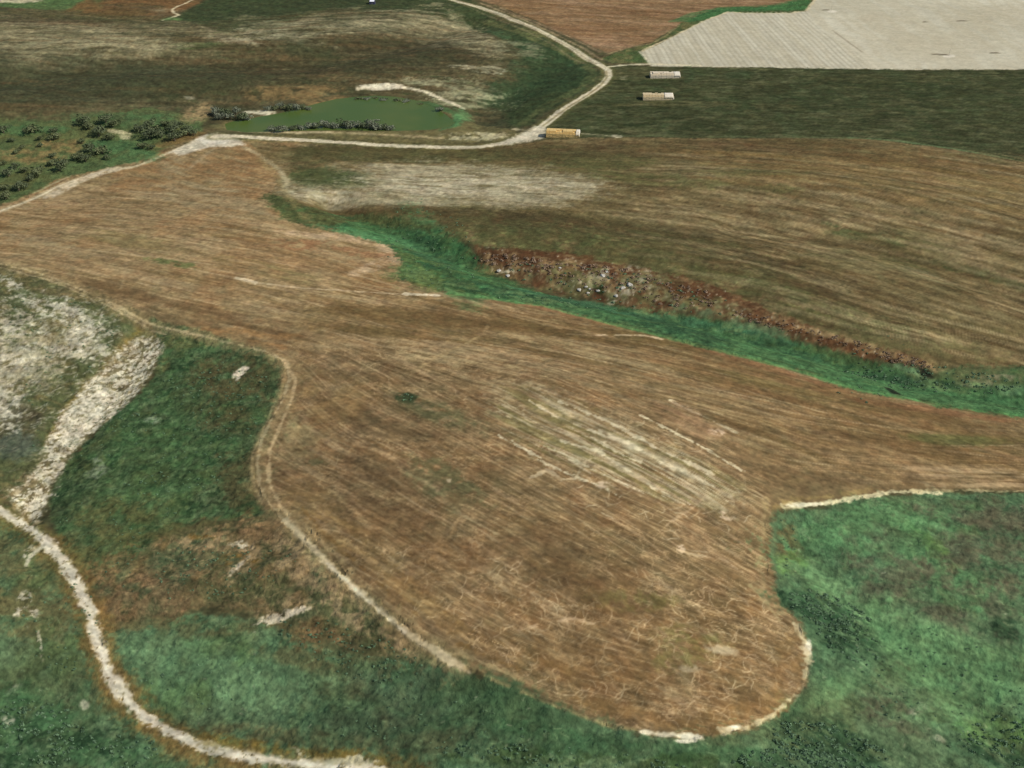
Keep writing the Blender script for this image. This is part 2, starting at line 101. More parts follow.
["P",[[82.3,1020.2],[97.5,1072.3],[136.2,1069.2],[239.2,1059.6],[370.1,1046.8],[486.5,1042.9],[933.1,1036.6],[694.0,722.6],[406.7,775.2],[385.9,790.0],[348.0,819.7],[307.5,839.7],[278.8,850.6],[151.7,856.3],[87.9,864.3],[27.1,871.2],[20.1,892.7],[34.7,932.6],[60.8,967.9]],[64,80,50],2,1,0.4,["n",0,30,30,0.5,0.7],None],
["P",[[82.3,1020.2],[97.5,1072.3],[136.2,1069.2],[239.2,1059.6],[370.1,1046.8],[486.5,1042.9],[933.1,1036.6],[694.0,722.6],[406.7,775.2],[385.9,790.0],[348.0,819.7],[307.5,839.7],[278.8,850.6],[151.7,856.3],[87.9,864.3],[27.1,871.2],[20.1,892.7],[34.7,932.6],[60.8,967.9]],[112,108,76],2,1,0.45,["n",2,14,9,0.56,0.72],None],
["P",[[97.2,1068.9],[172.4,1064.4],[166.2,1026.4],[95.8,1026.0]],[98,92,62],3,2,0.8,["n",0,25,25,0.1,0.5],None],
["E",[[104.9,1045.1,0.13309,-0.04407,-0.13664,-0.03526]],[150,146,116],0.6,0.7,0.8,["n",0,8,8,0.35,0.65],None],
["E",[[167.5,1042.7,0.17528,-0.02386,-0.00145,-0.03365],[216.0,1037.2,0.07552,-0.01332,-0.00284,-0.06072]],[58,76,48],0.6,0.6,0.6,None,None],
["E",[[112.9,952.4,0.02063,-0.00183,0.01152,-0.21836],[165.4,949.6,0.02847,-0.00416,-0.00534,-0.114],[233.8,940.7,0.03829,-0.00799,-0.00736,-0.17181]],[112,104,70],0.7,0.9,0.6,["n",0,16,8,0.3,0.6],None],
["E",[[362.3,1020.9,0.01074,-0.00322,-0.00289,-0.078]],[84,82,52],0.7,0.7,0.5,["n",0,20,20,0.35,0.65],None],
["L",[[39.5,874.4],[72.0,869.1],[112.2,864.3],[152.0,858.9],[207.9,856.0],[270.9,850.8]],3.5,[104,110,76],3,1,0.7,None,None],
["L",[[271.3,852.1],[308.3,842.2],[348.0,819.7],[386.8,792.3],[419.8,771.2]],4,[104,122,84],2,1,0.9,None,None],
["L",[[269.9,847.0],[306.8,837.2],[346.3,814.9],[385.0,787.8],[417.9,767.0]],1.6,[70,66,44],2,1,0.8,None,None],
["L",[[55.3,878.3],[72.2,871.7],[81.7,867.7]],2,[190,178,146],2,1,0.9,None,None],
["E",[[85.6,866.4,0.2038,-0.02128,-0.10435,-0.2893]],[212,202,174],0.4,0.4,0.95,None,None],
["P",[[-607.1,672.5],[-400.2,724.7],[-371.7,742.9],[-347.0,786.7],[-319.5,808.3],[-299.8,821.0],[-272.0,850.7],[-252.7,872.0],[-238.7,883.2],[-224.7,876.0],[-199.8,841.0],[-182.2,802.2],[-168.9,750.9],[-146.0,701.1],[-116.6,686.5],[-97.4,683.8],[-85.0,674.3],[-71.5,649.0],[-71.0,629.3],[-74.2,609.8],[-43.5,591.7],[16.7,580.2],[62.3,555.6],[105.4,533.5],[146.3,513.9],[184.4,491.6],[233.9,479.4],[266.0,475.0],[303.2,468.9],[485.7,435.4],[472.4,417.9],[275.6,409.8],[238.0,406.2],[198.1,405.0],[168.9,400.6],[139.1,391.6],[119.8,386.3],[113.1,379.7],[109.2,362.4],[108.1,342.9],[110.4,333.2],[114.9,324.6],[116.5,311.0],[112.7,296.7],[101.8,283.3],[84.9,272.5],[64.1,267.6],[46.4,270.4],[17.8,281.4],[-4.5,292.5],[-28.0,305.8],[-44.9,322.8],[-67.7,345.7],[-88.4,371.4],[-107.3,390.1],[-120.1,411.7],[-125.8,433.8],[-121.6,451.9],[-119.3,480.0],[-122.2,509.8],[-139.3,525.2],[-177.6,546.0],[-211.2,564.0],[-249.4,593.1],[-289.5,620.7],[-328.2,638.3],[-370.1,658.2],[-611.4,678.9]],[124,105,75],2.5,2.5,1,None,"ploughed_field"],
["P",[[-701.8,812.0],[-175.0,875.3],[-58.2,626.9],[-51.7,539.5],[-148.4,543.7],[-328.2,638.3],[-611.4,678.9]],[150,130,94],40,20,0.75,None,None],
["P",[[-701.8,812.0],[-175.0,875.3],[-58.2,626.9],[-51.7,539.5],[-148.4,543.7],[-328.2,638.3],[-611.4,678.9]],[128,108,74],40,20,0.7,["n",-29.6,70,5,0.4,0.62],None],
["P",[[-701.8,812.0],[-175.0,875.3],[-58.2,626.9],[-51.7,539.5],[-148.4,543.7],[-328.2,638.3],[-611.4,678.9]],[168,146,110],40,20,0.65,["n",-27.6,60,4,0.48,0.66],None],
["P",[[-701.8,812.0],[-175.0,875.3],[-58.2,626.9],[-51.7,539.5],[-148.4,543.7],[-328.2,638.3],[-611.4,678.9]],[144,110,74],30,20,0.55,["n",0,30,30,0.48,0.68],None],
["P",[[-101.8,623.0],[106.4,540.0],[306.3,475.2],[479.7,427.4],[472.4,417.9],[181.1,410.9],[125.0,412.9],[44.0,460.9],[-60.9,516.1],[-120.4,546.6]],[112,92,60],25,15,0.75,["n",-22.7,90,5,0.4,0.6],None],
["P",[[-101.8,623.0],[106.4,540.0],[306.3,475.2],[479.7,427.4],[472.4,417.9],[181.1,410.9],[125.0,412.9],[44.0,460.9],[-60.9,516.1],[-120.4,546.6]],[152,130,94],25,15,0.7,["n",-23.7,90,3,0.5,0.66],None],
["P",[[-101.8,623.0],[106.4,540.0],[306.3,475.2],[479.7,427.4],[472.4,417.9],[181.1,410.9],[125.0,412.9],[44.0,460.9],[-60.9,516.1],[-120.4,546.6]],[140,108,74],25,15,0.4,["n",-22.7,60,9,0.5,0.7],None],
["P",[[-134.1,527.3],[-6.6,523.0],[92.3,447.9],[113.9,404.2],[118.6,336.3],[116.0,270.8],[45.9,265.1],[-27.9,303.8],[-113.9,388.4],[-133.2,438.8]],[116,96,66],20,15,0.7,["n",-39.6,40,3.5,0.42,0.62],None],
["P",[[-134.1,527.3],[-6.6,523.0],[92.3,447.9],[113.9,404.2],[118.6,336.3],[116.0,270.8],[45.9,265.1],[-27.9,303.8],[-113.9,388.4],[-133.2,438.8]],[152,126,92],20,15,0.65,["n",-36.6,45,1.6,0.5,0.66],None],
["P",[[-134.1,527.3],[-6.6,523.0],[92.3,447.9],[113.9,404.2],[118.6,336.3],[116.0,270.8],[45.9,265.1],[-27.9,303.8],[-113.9,388.4],[-133.2,438.8]],[128,98,66],20,15,0.5,["n",0,22,22,0.45,0.65],None],
["P",[[-134.1,527.3],[-6.6,523.0],[92.3,447.9],[113.9,404.2],[118.6,336.3],[116.0,270.8],[45.9,265.1],[-27.9,303.8],[-113.9,388.4],[-133.2,438.8]],[104,90,62],20,15,0.5,["n",0,30,30,0.52,0.7],None],
["P",[[-134.1,527.3],[-6.6,523.0],[92.3,447.9],[113.9,404.2],[118.6,336.3],[116.0,270.8],[45.9,265.1],[-27.9,303.8],[-113.9,388.4],[-133.2,438.8]],[176,152,118],20,15,0.55,["n",-43.6,30,1.3,0.58,0.7],None],
["P",[[-134.1,527.3],[-6.6,523.0],[92.3,447.9],[113.9,404.2],[118.6,336.3],[116.0,270.8],[45.9,265.1],[-27.9,303.8],[-113.9,388.4],[-133.2,438.8]],[176,150,112],20,12,0.6,["r",-39.6,8.5,5,0.9299999999999999,0.9825],None],
["P",[[-134.1,527.3],[-6.6,523.0],[92.3,447.9],[113.9,404.2],[118.6,336.3],[116.0,270.8],[45.9,265.1],[-27.9,303.8],[-113.9,388.4],[-133.2,438.8]],[174,148,112],20,12,0.5,["r",-14.600000000000001,4.4799999999999995,3.2,0.92,0.98],None],
["P",[[-55.8,354.0],[20.0,348.5],[101.5,334.2],[122.2,297.5],[104.7,269.9],[45.9,265.1],[-4.5,289.3],[-44.9,322.8]],[196,168,128],15,10,0.8,["r",-24.6,6.720000000000001,4.2,0.9299999999999999,0.9825],None],
["P",[[-33.2,330.9],[118.6,336.3],[112.2,270.6],[45.9,265.1]],[122,94,60],20,15,0.5,["n",0,16,16,0.35,0.6],None],
["S",[[-660.7,753.0],[-159.8,783.4],[-44.6,611.6],[28.4,574.1],[105.4,533.5],[203.4,483.8],[303.2,468.9],[275.6,409.8],[133.2,407.0],[64.4,464.1],[-50.0,515.9],[-139.8,528.1],[-326.2,633.4],[-603.0,666.1]],1500,15,70,0.5,[108,86,56],0.55,4],
["S",[[-660.7,753.0],[-159.8,783.4],[-44.6,611.6],[28.4,574.1],[105.4,533.5],[203.4,483.8],[303.2,468.9],[275.6,409.8],[133.2,407.0],[64.4,464.1],[-50.0,515.9],[-139.8,528.1],[-326.2,633.4],[-603.0,666.1]],1500,15,70,0.5,[176,150,114],0.55,4],
["S",[[-660.7,753.0],[-159.8,783.4],[-44.6,611.6],[28.4,574.1],[105.4,533.5],[203.4,483.8],[303.2,468.9],[275.6,409.8],[133.2,407.0],[64.4,464.1],[-50.0,515.9],[-139.8,528.1],[-326.2,633.4],[-603.0,666.1]],240,20,80,0.8,[190,168,132],0.6,4],
["S",[[-607.1,672.5],[-400.2,724.7],[-371.7,742.9],[-347.0,786.7],[-299.8,821.0],[-252.7,872.0],[-224.7,876.0],[-182.2,802.2],[-146.0,701.1],[-85.0,674.3],[-125.3,576.9],[-328.2,638.3]],500,10,50,0.8,[170,144,108],0.5,4],
["S",[[-134.1,527.3],[-6.6,523.0],[92.3,447.9],[113.9,404.2],[118.6,336.3],[116.0,270.8],[45.9,265.1],[-27.9,303.8],[-113.9,388.4],[-133.2,438.8]],1200,8,45,0.35,[172,146,110],0.5,4],
["S",[[-134.1,527.3],[-6.6,523.0],[92.3,447.9],[113.9,404.2],[118.6,336.3],[116.0,270.8],[45.9,265.1],[-27.9,303.8],[-113.9,388.4],[-133.2,438.8]],1500,8,45,0.4,[98,78,52],0.55,4],
["S",[[-134.1,527.3],[-6.6,523.0],[92.3,447.9],[113.9,404.2],[118.6,336.3],[116.0,270.8],[45.9,265.1],[-27.9,303.8],[-113.9,388.4],[-133.2,438.8]],300,25,90,0.5,[192,168,128],0.6,4],
["N",[[-134.1,527.3],[-6.6,523.0],[92.3,447.9],[113.9,404.2],[118.6,336.3],[116.0,270.8],[45.9,265.1],[-27.9,303.8],[-113.9,388.4],[-133.2,438.8]],160,4,16,0.35,[188,164,126],0.55,28],
["N",[[-56.9,365.5],[20.0,348.5],[102.4,339.6],[114.3,315.6],[104.5,287.0],[68.0,269.4],[32.4,278.2],[-4.6,297.5],[-45.6,332.2]],460,2.5,10,0.35,[206,182,144],0.75,45],
["N",[[-16.1,463.9],[91.0,439.1],[118.9,381.3],[79.1,352.6],[21.2,384.8]],110,4,12,0.35,[204,186,152],0.7,30],
["S",[[-6.2,477.6],[24.1,465.1],[61.3,434.4],[95.7,407.4],[102.9,395.0],[92.1,382.8],[65.8,386.6],[39.9,400.0],[13.1,420.7],[-10.8,450.2]],300,6,34,0.35,[214,200,168],0.9,4],
["S",[[-6.2,477.6],[24.1,465.1],[61.3,434.4],[95.7,407.4],[102.9,395.0],[92.1,382.8],[65.8,386.6],[39.9,400.0],[13.1,420.7],[-10.8,450.2]],200,6,30,0.6,[110,96,58],0.6,4],
["E",[[-200.3,796.6,0.02094,-0.00861,-0.04435,-0.01771],[-250.0,811.0,0.02119,0.00636,0.01206,-0.03525],[-147.6,710.4,0.0359,0.00419,-0.03159,-0.10943],[-273.0,781.8,0.03287,0.01036,0.0079,-0.05597]],[140,108,72],0.7,0.6,0.7,["n",-29.6,20,4,0.3,0.6],None],
["E",[[-236.1,756.1,0.02713,0.00703,-0.0039,-0.03245],[-197.2,730.4,0.03492,0.00676,-0.01456,-0.0497],[-267.5,833.4,0.03252,0.0284,0.08942,0.00365],[-243.8,658.6,0.04971,0.01096,-0.03799,-0.08641],[-305.4,664.3,0.02918,0.00867,-0.0751,-0.13295]],[152,136,104],0.8,0.8,0.65,["n",-29.6,18,4,0.3,0.6],None],
["E",[[-108.3,674.1,0.03344,0.00279,-0.01848,-0.15435],[-81.1,654.5,0.07638,-0.01713,-0.10423,-0.06224],[-88.9,630.9,0.06624,0.01707,0.12054,-0.10451],[-135.1,675.5,0.05014,0.00617,-0.01918,-0.2013]],[188,162,130],0.7,0.8,0.85,["n",-30,8,3,0.25,0.55],None],
["E",[[-115.4,653.3,0.02574,0.00248,-0.01443,-0.12641],[-139.4,661.5,0.03819,0.00633,0.01866,-0.1504]],[140,102,72],0.7,0.7,0.7,["n",0,6,6,0.3,0.6],None],
["E",[[-215.1,629.7,0.0644,0.01196,-0.10397,-0.25288],[-202.8,626.2,0.15729,0.03316,-0.08733,-0.36636]],[96,108,66],0.8,0.7,0.8,["n",0,5,5,0.2,0.5],None],
["E",[[-266.8,668.7,0.02469,0.00657,-0.0258,-0.06455],[-157.6,620.8,0.03153,0.00334,-0.05226,-0.12188]],[124,112,74],0.8,0.8,0.6,["n",-29.6,50,5,0.35,0.65],None],
["E",[[-163.4,560.8,0.024,0.00278,-0.07603,-0.19494],[-145.5,543.4,0.03396,0.0024,-0.09356,-0.20782],[-237.8,595.0,0.03176,0.00554,-0.07289,-0.15127]],[104,84,58],0.8,0.7,0.7,["n",-24.3,30,3,0.3,0.6],None],
["E",[[-155.6,536.7,0.02862,0.00276,-0.073,-0.18381],[-135.9,537.3,0.04347,0.00437,-0.05039,-0.14793]],[151,116,76],0.8,0.7,0.7,["n",-24.3,14,3,0.35,0.65],None],
["L",[[-245.9,632.9],[-241.9,621.3],[-239.7,607.8],[-237.9,597.5]],1.6,[170,148,112],2,2,0.5,None,None],
["E",[[-52.8,555.0,0.01744,0.0005,-0.01612,-0.0946],[27.3,546.2,0.01755,-0.00156,-0.02239,-0.09999],[-45.7,533.5,0.01633,0.00041,-0.02477,-0.16449]],[108,90,58],0.8,0.7,0.75,["n",-22.7,90,6,0.2,0.6],None],
["E",[[-60.9,516.1,0.02037,0.00088,-0.04633,-0.23176],[-34.0,521.7,0.0228,0.00021,-0.04521,-0.28155]],[170,148,112],0.8,0.8,0.7,["n",-22.7,50,2.5,0.3,0.6],None],
["E",[[77.9,539.7,0.02914,-0.00588,-0.03631,-0.08838],[141.2,490.5,0.02071,-0.00686,-0.03819,-0.09676],[233.7,450.7,0.03286,-0.01355,-0.00265,-0.20749],[222.4,447.5,0.04942,-0.01775,0.02235,-0.18404]],[106,94,58],0.8,0.7,0.6,["n",-22.7,60,4,0.3,0.6],None],
["E",[[222.4,447.5,0.03964,-0.01534,0.00595,-0.21297]],[84,92,54],0.8,0.6,0.55,None,None],
["E",[[62.3,555.6,0.01903,-0.00337,-0.10101,-0.23277],[135.0,512.4,0.02232,-0.00753,-0.14075,-0.23738],[216.6,475.3,0.02113,-0.00857,-0.04773,-0.30411],[28.3,571.3,0.0279,-0.00358,-0.12455,-0.27794]],[142,104,74],0.8,0.7,0.7,None,None],
["E",[[223.1,415.7,0.01899,-0.00739,0.00623,-0.2116],[213.0,421.0,0.03455,-0.01278,0.00919,-0.24946],[228.4,410.8,0.03506,-0.0133,0.03457,-0.44079]],[182,156,120],0.8,0.8,0.75,["n",0.6,40,3,0.3,0.6],None],
["E",[[171.8,428.7,0.02937,-0.01053,-0.02562,-0.19764],[151.8,447.0,0.03332,-0.01125,-0.03731,-0.20727]],[152,128,90],0.8,0.7,0.5,["n",0.6,40,3,0.35,0.65],None],
["E",[[231.1,417.9,0.02305,-0.00883,0.03772,-0.4228]],[196,172,138],0.8,0.8,0.6,["n",0.6,30,2,0.35,0.65],None],
["P",[[-6.2,477.6],[24.1,465.1],[61.3,434.4],[95.7,407.4],[102.9,395.0],[92.1,382.8],[65.8,386.6],[39.9,400.0],[13.1,420.7],[-10.8,450.2]],[152,134,98],16,12,0.45,["n",-41.5,60,3,0.3,0.55],None],
["P",[[-6.2,477.6],[24.1,465.1],[61.3,434.4],[95.7,407.4],[102.9,395.0],[92.1,382.8],[65.8,386.6],[39.9,400.0],[13.1,420.7],[-10.8,450.2]],[200,184,150],16,12,0.75,["n",-41.5,22,1.3,0.55,0.66],None],
["P",[[-6.2,477.6],[24.1,465.1],[61.3,434.4],[95.7,407.4],[102.9,395.0],[92.1,382.8],[65.8,386.6],[39.9,400.0],[13.1,420.7],[-10.8,450.2]],[190,172,138],16,12,0.7,["r",-41.5,8.0,5,0.9,0.975],None],
["P",[[-6.2,477.6],[24.1,465.1],[61.3,434.4],[95.7,407.4],[102.9,395.0],[92.1,382.8],[65.8,386.6],[39.9,400.0],[13.1,420.7],[-10.8,450.2]],[112,104,62],14,8,0.6,["n",-40.5,40,2.2,0.52,0.66],None],
["P",[[-50.4,521.5],[24.7,480.4],[91.0,439.1],[109.5,433.1],[84.8,466.0],[25.7,505.8],[-23.0,522.1]],[162,142,108],12,10,0.6,["n",-31.5,50,2.2,0.42,0.6],None],
["E",[[60.0,420.0,0.02104,-0.0094,-0.20592,-0.24372],[81.7,406.2,0.0388,-0.0198,-0.20154,-0.25661],[42.3,435.6,0.03008,-0.01257,-0.35912,-0.37547]],[200,186,152],0.9,1,0.5,["n",-41.5,30,1.2,0.4,0.56],None],
["L",[[23.9,459.2],[47.4,441.1],[69.3,419.5],[91.5,404.1]],1.5,[214,200,166],1,2.5,0.9,["n",-41.5,9,2,0.36,0.54],None],
["L",[[42.3,435.6],[64.3,416.4],[85.4,400.1]],1.5,[214,200,166],1,2.5,0.9,["n",-41.5,9,2,0.36,0.54],None],
["L",[[9.0,462.6],[32.6,434.7],[59.2,411.8]],1.5,[214,200,166],1,2.5,0.9,["n",-41.5,9,2,0.36,0.54],None],
["L",[[15.6,424.6],[35.8,407.1],[57.3,391.2]],1.5,[214,200,166],1,2.5,0.9,["n",-41.5,9,2,0.36,0.54],None],
["L",[[62.8,448.5],[84.8,429.3],[105.5,409.7]],1.5,[214,200,166],1,2.5,0.9,["n",-41.5,9,2,0.36,0.54],None],
["L",[[79.7,465.5],[93.0,452.5],[108.2,439.4]],1.5,[214,200,166],1,2.5,0.9,["n",-41.5,9,2,0.36,0.54],None],
["L",[[22.8,428.5],[41.2,419.1],[54.8,403.3],[69.6,388.2]],1.5,[214,200,166],1,2.5,0.9,["n",-41.5,9,2,0.36,0.54],None],
["L",[[-5.7,433.1],[22.0,405.6],[48.1,388.0]],1.5,[214,200,166],1,2.5,0.9,["n",-41.5,9,2,0.36,0.54],None],
["L",[[30.5,440.3],[51.2,427.5],[71.9,408.9],[92.1,395.5]],1.5,[214,200,166],1,2.5,0.9,["n",-41.5,9,2,0.36,0.54],None],
["L",[[8.2,400.0],[16.5,405.6],[22.6,398.4],[29.0,399.9],[32.3,410.0],[37.2,414.5],[43.5,411.6],[50.3,404.6]],1.2,[200,180,146],1,2,0.7,None,None],
["E",[[98.7,438.3,0.22702,-0.05846,-0.05484,-0.2832],[94.3,379.5,0.30867,-0.13062,-0.21722,-0.51372],[40.6,395.8,0.36938,-0.02479,0.00984,-0.36225],[71.7,357.8,0.46698,-0.05685,0.05388,-0.44327]],[214,190,160],0.7,0.8,0.85,["n",0,2,2,0.3,0.5],None],
["E",[[87.3,447.4,0.0474,-0.01831,-0.07457,-0.08995],[91.0,439.1,0.09896,-0.0341,-0.07008,-0.12458]],[163,132,100],0.8,0.8,0.6,["n",-41.5,14,2,0.3,0.6],None],
["L",[[-52.0,412.2],[-37.1,397.3],[-21.9,376.8],[-6.4,364.3]],1.4,[186,164,124],1,1.5,0.75,None,None],
["L",[[-21.9,376.8],[-26.7,365.9],[-34.5,352.2]],1.3,[165,137,98],1,1.5,0.7,None,None],
["L",[[-80.8,436.3],[-62.5,423.9],[-52.1,412.9]],1.4,[176,150,112],1,1.5,0.6,None,None],
["L",[[-78.9,366.5],[-60.1,354.7],[-46.7,347.5],[-30.8,363.5],[-21.8,376.2]],1.3,[176,150,112],1,2,0.5,None,None],
["L",[[3.1,315.2],[13.1,318.4],[24.9,319.4],[34.6,315.5]],1.2,[196,170,136],1,2,0.6,None,None],
["L",[[71.1,356.6],[79.4,354.9],[90.0,354.1],[96.4,348.4]],1.4,[192,168,132],1,2,0.7,None,None],
["L",[[83.9,388.1],[78.6,381.6],[68.7,373.2],[64.7,368.0]],1.2,[186,160,126],1,2,0.6,None,None],
["L",[[98.6,341.7],[102.2,337.9],[104.3,331.5],[108.0,324.8]],1.6,[176,158,116],1.5,2,0.6,None,None],
["L",[[114.1,390.5],[110.3,373.9],[104.5,356.0],[105.0,339.9],[109.6,329.0]],3,[160,144,104],3,3,0.5,["n",0,5,5,0.2,0.5],None],
["E",[[-54.1,467.0,0.15926,-0.00577,-0.09988,-0.22112],[-51.7,468.6,0.24596,0.01928,-0.02107,-0.27162]],[58,70,46],0.6,0.7,0.9,["n",0,3,3,0.1,0.4],None],
["E",[[-32.7,400.2,0.05088,-0.02207,-0.07613,-0.07072],[-40.8,456.1,0.04675,-0.0067,-0.07578,-0.11051],[-95.3,424.1,0.14761,0.02207,-0.06919,-0.34207],[-18.8,392.5,0.05949,-0.02665,-0.16835,-0.15745]],[94,96,66],0.9,0.8,0.65,["n",0,5,5,0.25,0.55],None],
["E",[[-77.9,394.0,0.02846,-0.00342,-0.05324,-0.0824],[-51.2,402.6,0.0327,-0.00611,-0.07056,-0.10809],[-65.1,449.6,0.03206,-0.00186,-0.04127,-0.07509],[20.0,348.5,0.03478,-0.0166,-0.04071,-0.05196],[43.4,328.1,0.04858,-0.01409,-0.04484,-0.15863]],[100,82,58],0.9,0.8,0.6,["n",-39.6,20,3,0.25,0.6],None],
["E",[[69.5,310.8,0.08442,-0.02285,-0.01738,-0.1464],[51.5,328.6,0.06177,-0.00558,0.01523,-0.20049],[64.5,301.2,0.10777,-0.01274,0.01638,-0.2225]],[116,112,66],0.9,0.8,0.6,["n",0,4,4,0.3,0.6],None],
["E",[[67.9,297.8,0.26001,-0.03268,0.0423,-0.56054],[80.9,307.2,0.18151,-0.05318,-0.05501,-0.51177],[-28.2,399.9,0.73257,0.03372,-0.05028,-0.72246]],[200,182,150],0.8,0.8,0.7,["n",0,3,3,0.35,0.55],None],
["E",[[-107.5,465.0,0.06488,0.01023,-0.00596,-0.03079],[-92.9,470.9,0.04858,0.00667,-0.00927,-0.05769],[-92.1,396.5,0.05761,-0.01622,-0.07436,-0.08259]],[142,115,76],0.9,0.8,0.5,["n",0,8,8,0.25,0.6],None],
["E",[[-103.9,441.7,0.10055,0.01515,-0.00849,-0.04771],[-117.2,492.7,0.18079,0.01084,-0.01747,-0.03905]],[162,146,106],0.9,0.8,0.5,["n",0,5,5,0.3,0.6],None],
["E",[[-75.1,371.4,0.02995,-0.01048,-0.08915,-0.10249],[-37.3,331.3,0.03171,-0.01779,-0.11288,-0.12757]],[160,132,86],0.9,0.8,0.5,["n",-39.6,20,2,0.3,0.6],None],
["E",[[107.2,300.8,0.15939,-0.05521,-0.00464,-0.04131],[84.1,278.7,0.04213,0.0031,0.07386,-0.20021],[47.0,277.4,0.0377,-0.01179,-0.09314,-0.28655]],[140,108,66],0.9,0.8,0.45,["n",0,7,7,0.2,0.6],None],
["S",[[82.3,1020.2],[97.5,1072.3],[136.2,1069.2],[239.2,1059.6],[370.1,1046.8],[486.5,1042.9],[933.1,1036.6],[694.0,722.6],[406.7,775.2],[385.9,790.0],[348.0,819.7],[307.5,839.7],[278.8,850.6],[151.7,856.3],[87.9,864.3],[27.1,871.2],[20.1,892.7],[34.7,932.6],[60.8,967.9]],2600,6,26,1.4,[96,98,72],0.5,4],
["S",[[82.3,1020.2],[97.5,1072.3],[136.2,1069.2],[239.2,1059.6],[370.1,1046.8],[486.5,1042.9],[933.1,1036.6],[694.0,722.6],[406.7,775.2],[385.9,790.0],[348.0,819.7],[307.5,839.7],[278.8,850.6],[151.7,856.3],[87.9,864.3],[27.1,871.2],[20.1,892.7],[34.7,932.6],[60.8,967.9]],2600,6,26,1.6,[46,50,30],0.6,4],
["S",[[-62.1,1359.4],[-13.8,1304.9],[20.1,1253.8],[56.4,1188.3],[80.5,1146.9],[97.0,1118.0],[143.7,1158.3],[183.9,1227.4],[212.8,1276.0],[239.8,1303.2],[298.5,1309.1],[358.6,1344.1],[563.6,1694.3],[-120.1,1708.1]],900,20,80,2.2,[164,138,106],0.45,4],
["S",[[-62.1,1359.4],[-13.8,1304.9],[20.1,1253.8],[56.4,1188.3],[80.5,1146.9],[97.0,1118.0],[143.7,1158.3],[183.9,1227.4],[212.8,1276.0],[239.8,1303.2],[298.5,1309.1],[358.6,1344.1],[563.6,1694.3],[-120.1,1708.1]],700,20,80,2.2,[116,88,60],0.45,4],
["P",[[-215.5,871.2],[-171.9,856.4],[-90.5,852.7],[-9.7,851.0],[27.0,866.2],[87.7,861.7],[151.3,853.8],[278.1,848.0],[306.8,837.2],[347.2,817.3],[385.0,787.8],[545.7,710.6],[429.3,507.0],[284.0,521.9],[261.8,520.1],[237.3,521.5],[226.9,524.4],[217.3,530.0],[167.5,559.7],[137.2,587.2],[79.0,607.4],[30.8,638.4],[-21.2,666.0],[-62.9,691.1],[-149.2,720.4],[-175.8,748.9],[-177.1,795.3]],[112,98,66],3,2,1,None,"stubble_field"],
["P",[[-215.5,871.2],[-171.9,856.4],[-90.5,852.7],[-9.7,851.0],[27.0,866.2],[87.7,861.7],[151.3,853.8],[278.1,848.0],[306.8,837.2],[347.2,817.3],[385.0,787.8],[545.7,710.6],[429.3,507.0],[284.0,521.9],[261.8,520.1],[237.3,521.5],[226.9,524.4],[217.3,530.0],[167.5,559.7],[137.2,587.2],[79.0,607.4],[30.8,638.4],[-21.2,666.0],[-62.9,691.1],[-149.2,720.4],[-175.8,748.9],[-177.1,795.3]],[140,122,88],4,2,0.75,["n",-17.0,60,10,0.35,0.65],None],
["P",[[69.6,834.1],[588.8,780.4],[422.3,494.4],[216.5,526.6],[85.7,612.7],[31.7,665.6]],[156,136,98],40,20,0.75,["n",-40.3,55,4,0.42,0.62],None],
["P",[[69.6,834.1],[588.8,780.4],[422.3,494.4],[216.5,526.6],[85.7,612.7],[31.7,665.6]],[94,74,50],40,20,0.7,["n",-36.3,60,5,0.5,0.68],None],
["P",[[-215.5,871.2],[-171.9,856.4],[-90.5,852.7],[-9.7,851.0],[27.0,866.2],[87.7,861.7],[151.3,853.8],[278.1,848.0],[306.8,837.2],[347.2,817.3],[385.0,787.8],[545.7,710.6],[429.3,507.0],[284.0,521.9],[261.8,520.1],[237.3,521.5],[226.9,524.4],[217.3,530.0],[167.5,559.7],[137.2,587.2],[79.0,607.4],[30.8,638.4],[-21.2,666.0],[-62.9,691.1],[-149.2,720.4],[-175.8,748.9],[-177.1,795.3]],[98,84,56],4,2,0.65,["n",-40.3,30,8,0.5,0.7],None],
["P",[[-215.5,871.2],[-171.9,856.4],[-90.5,852.7],[-9.7,851.0],[27.0,866.2],[87.7,861.7],[151.3,853.8],[278.1,848.0],[306.8,837.2],[347.2,817.3],[385.0,787.8],[545.7,710.6],[429.3,507.0],[284.0,521.9],[261.8,520.1],[237.3,521.5],[226.9,524.4],[217.3,530.0],[167.5,559.7],[137.2,587.2],[79.0,607.4],[30.8,638.4],[-21.2,666.0],[-62.9,691.1],[-149.2,720.4],[-175.8,748.9],[-177.1,795.3]],[108,104,70],4,2,0.55,["n",0,40,40,0.5,0.7],None],
["P",[[-180.0,856.5],[26.8,861.2],[277.5,845.5],[271.4,823.3],[145.6,815.1],[82.1,795.8],[21.6,808.7],[-87.8,822.2],[-142.9,823.3]],[88,74,48],6,8,0.85,["n",0,28,28,0.1,0.5],None],
["E",[[38.2,839.3,0.01263,-0.00048,-0.01173,-0.06776],[133.4,839.8,0.0079,-0.00104,-0.00615,-0.10154]],[90,72,50],0.8,0.7,0.6,["n",0,30,7,0.2,0.6],None],
["E",[[-65.1,835.5,0.01146,0.00067,-0.00672,-0.07149],[-137.1,782.9,0.03309,0.00374,-0.01221,-0.0474],[67.5,804.0,0.0218,-0.00149,-0.00913,-0.07551]],[86,92,56],0.7,0.7,0.8,["n",0,16,16,0.2,0.5],None],
["E",[[-137.7,787.3,0.03659,0.00414,-0.01364,-0.05233]],[70,86,50],0.6,0.4,0.8,None,None],
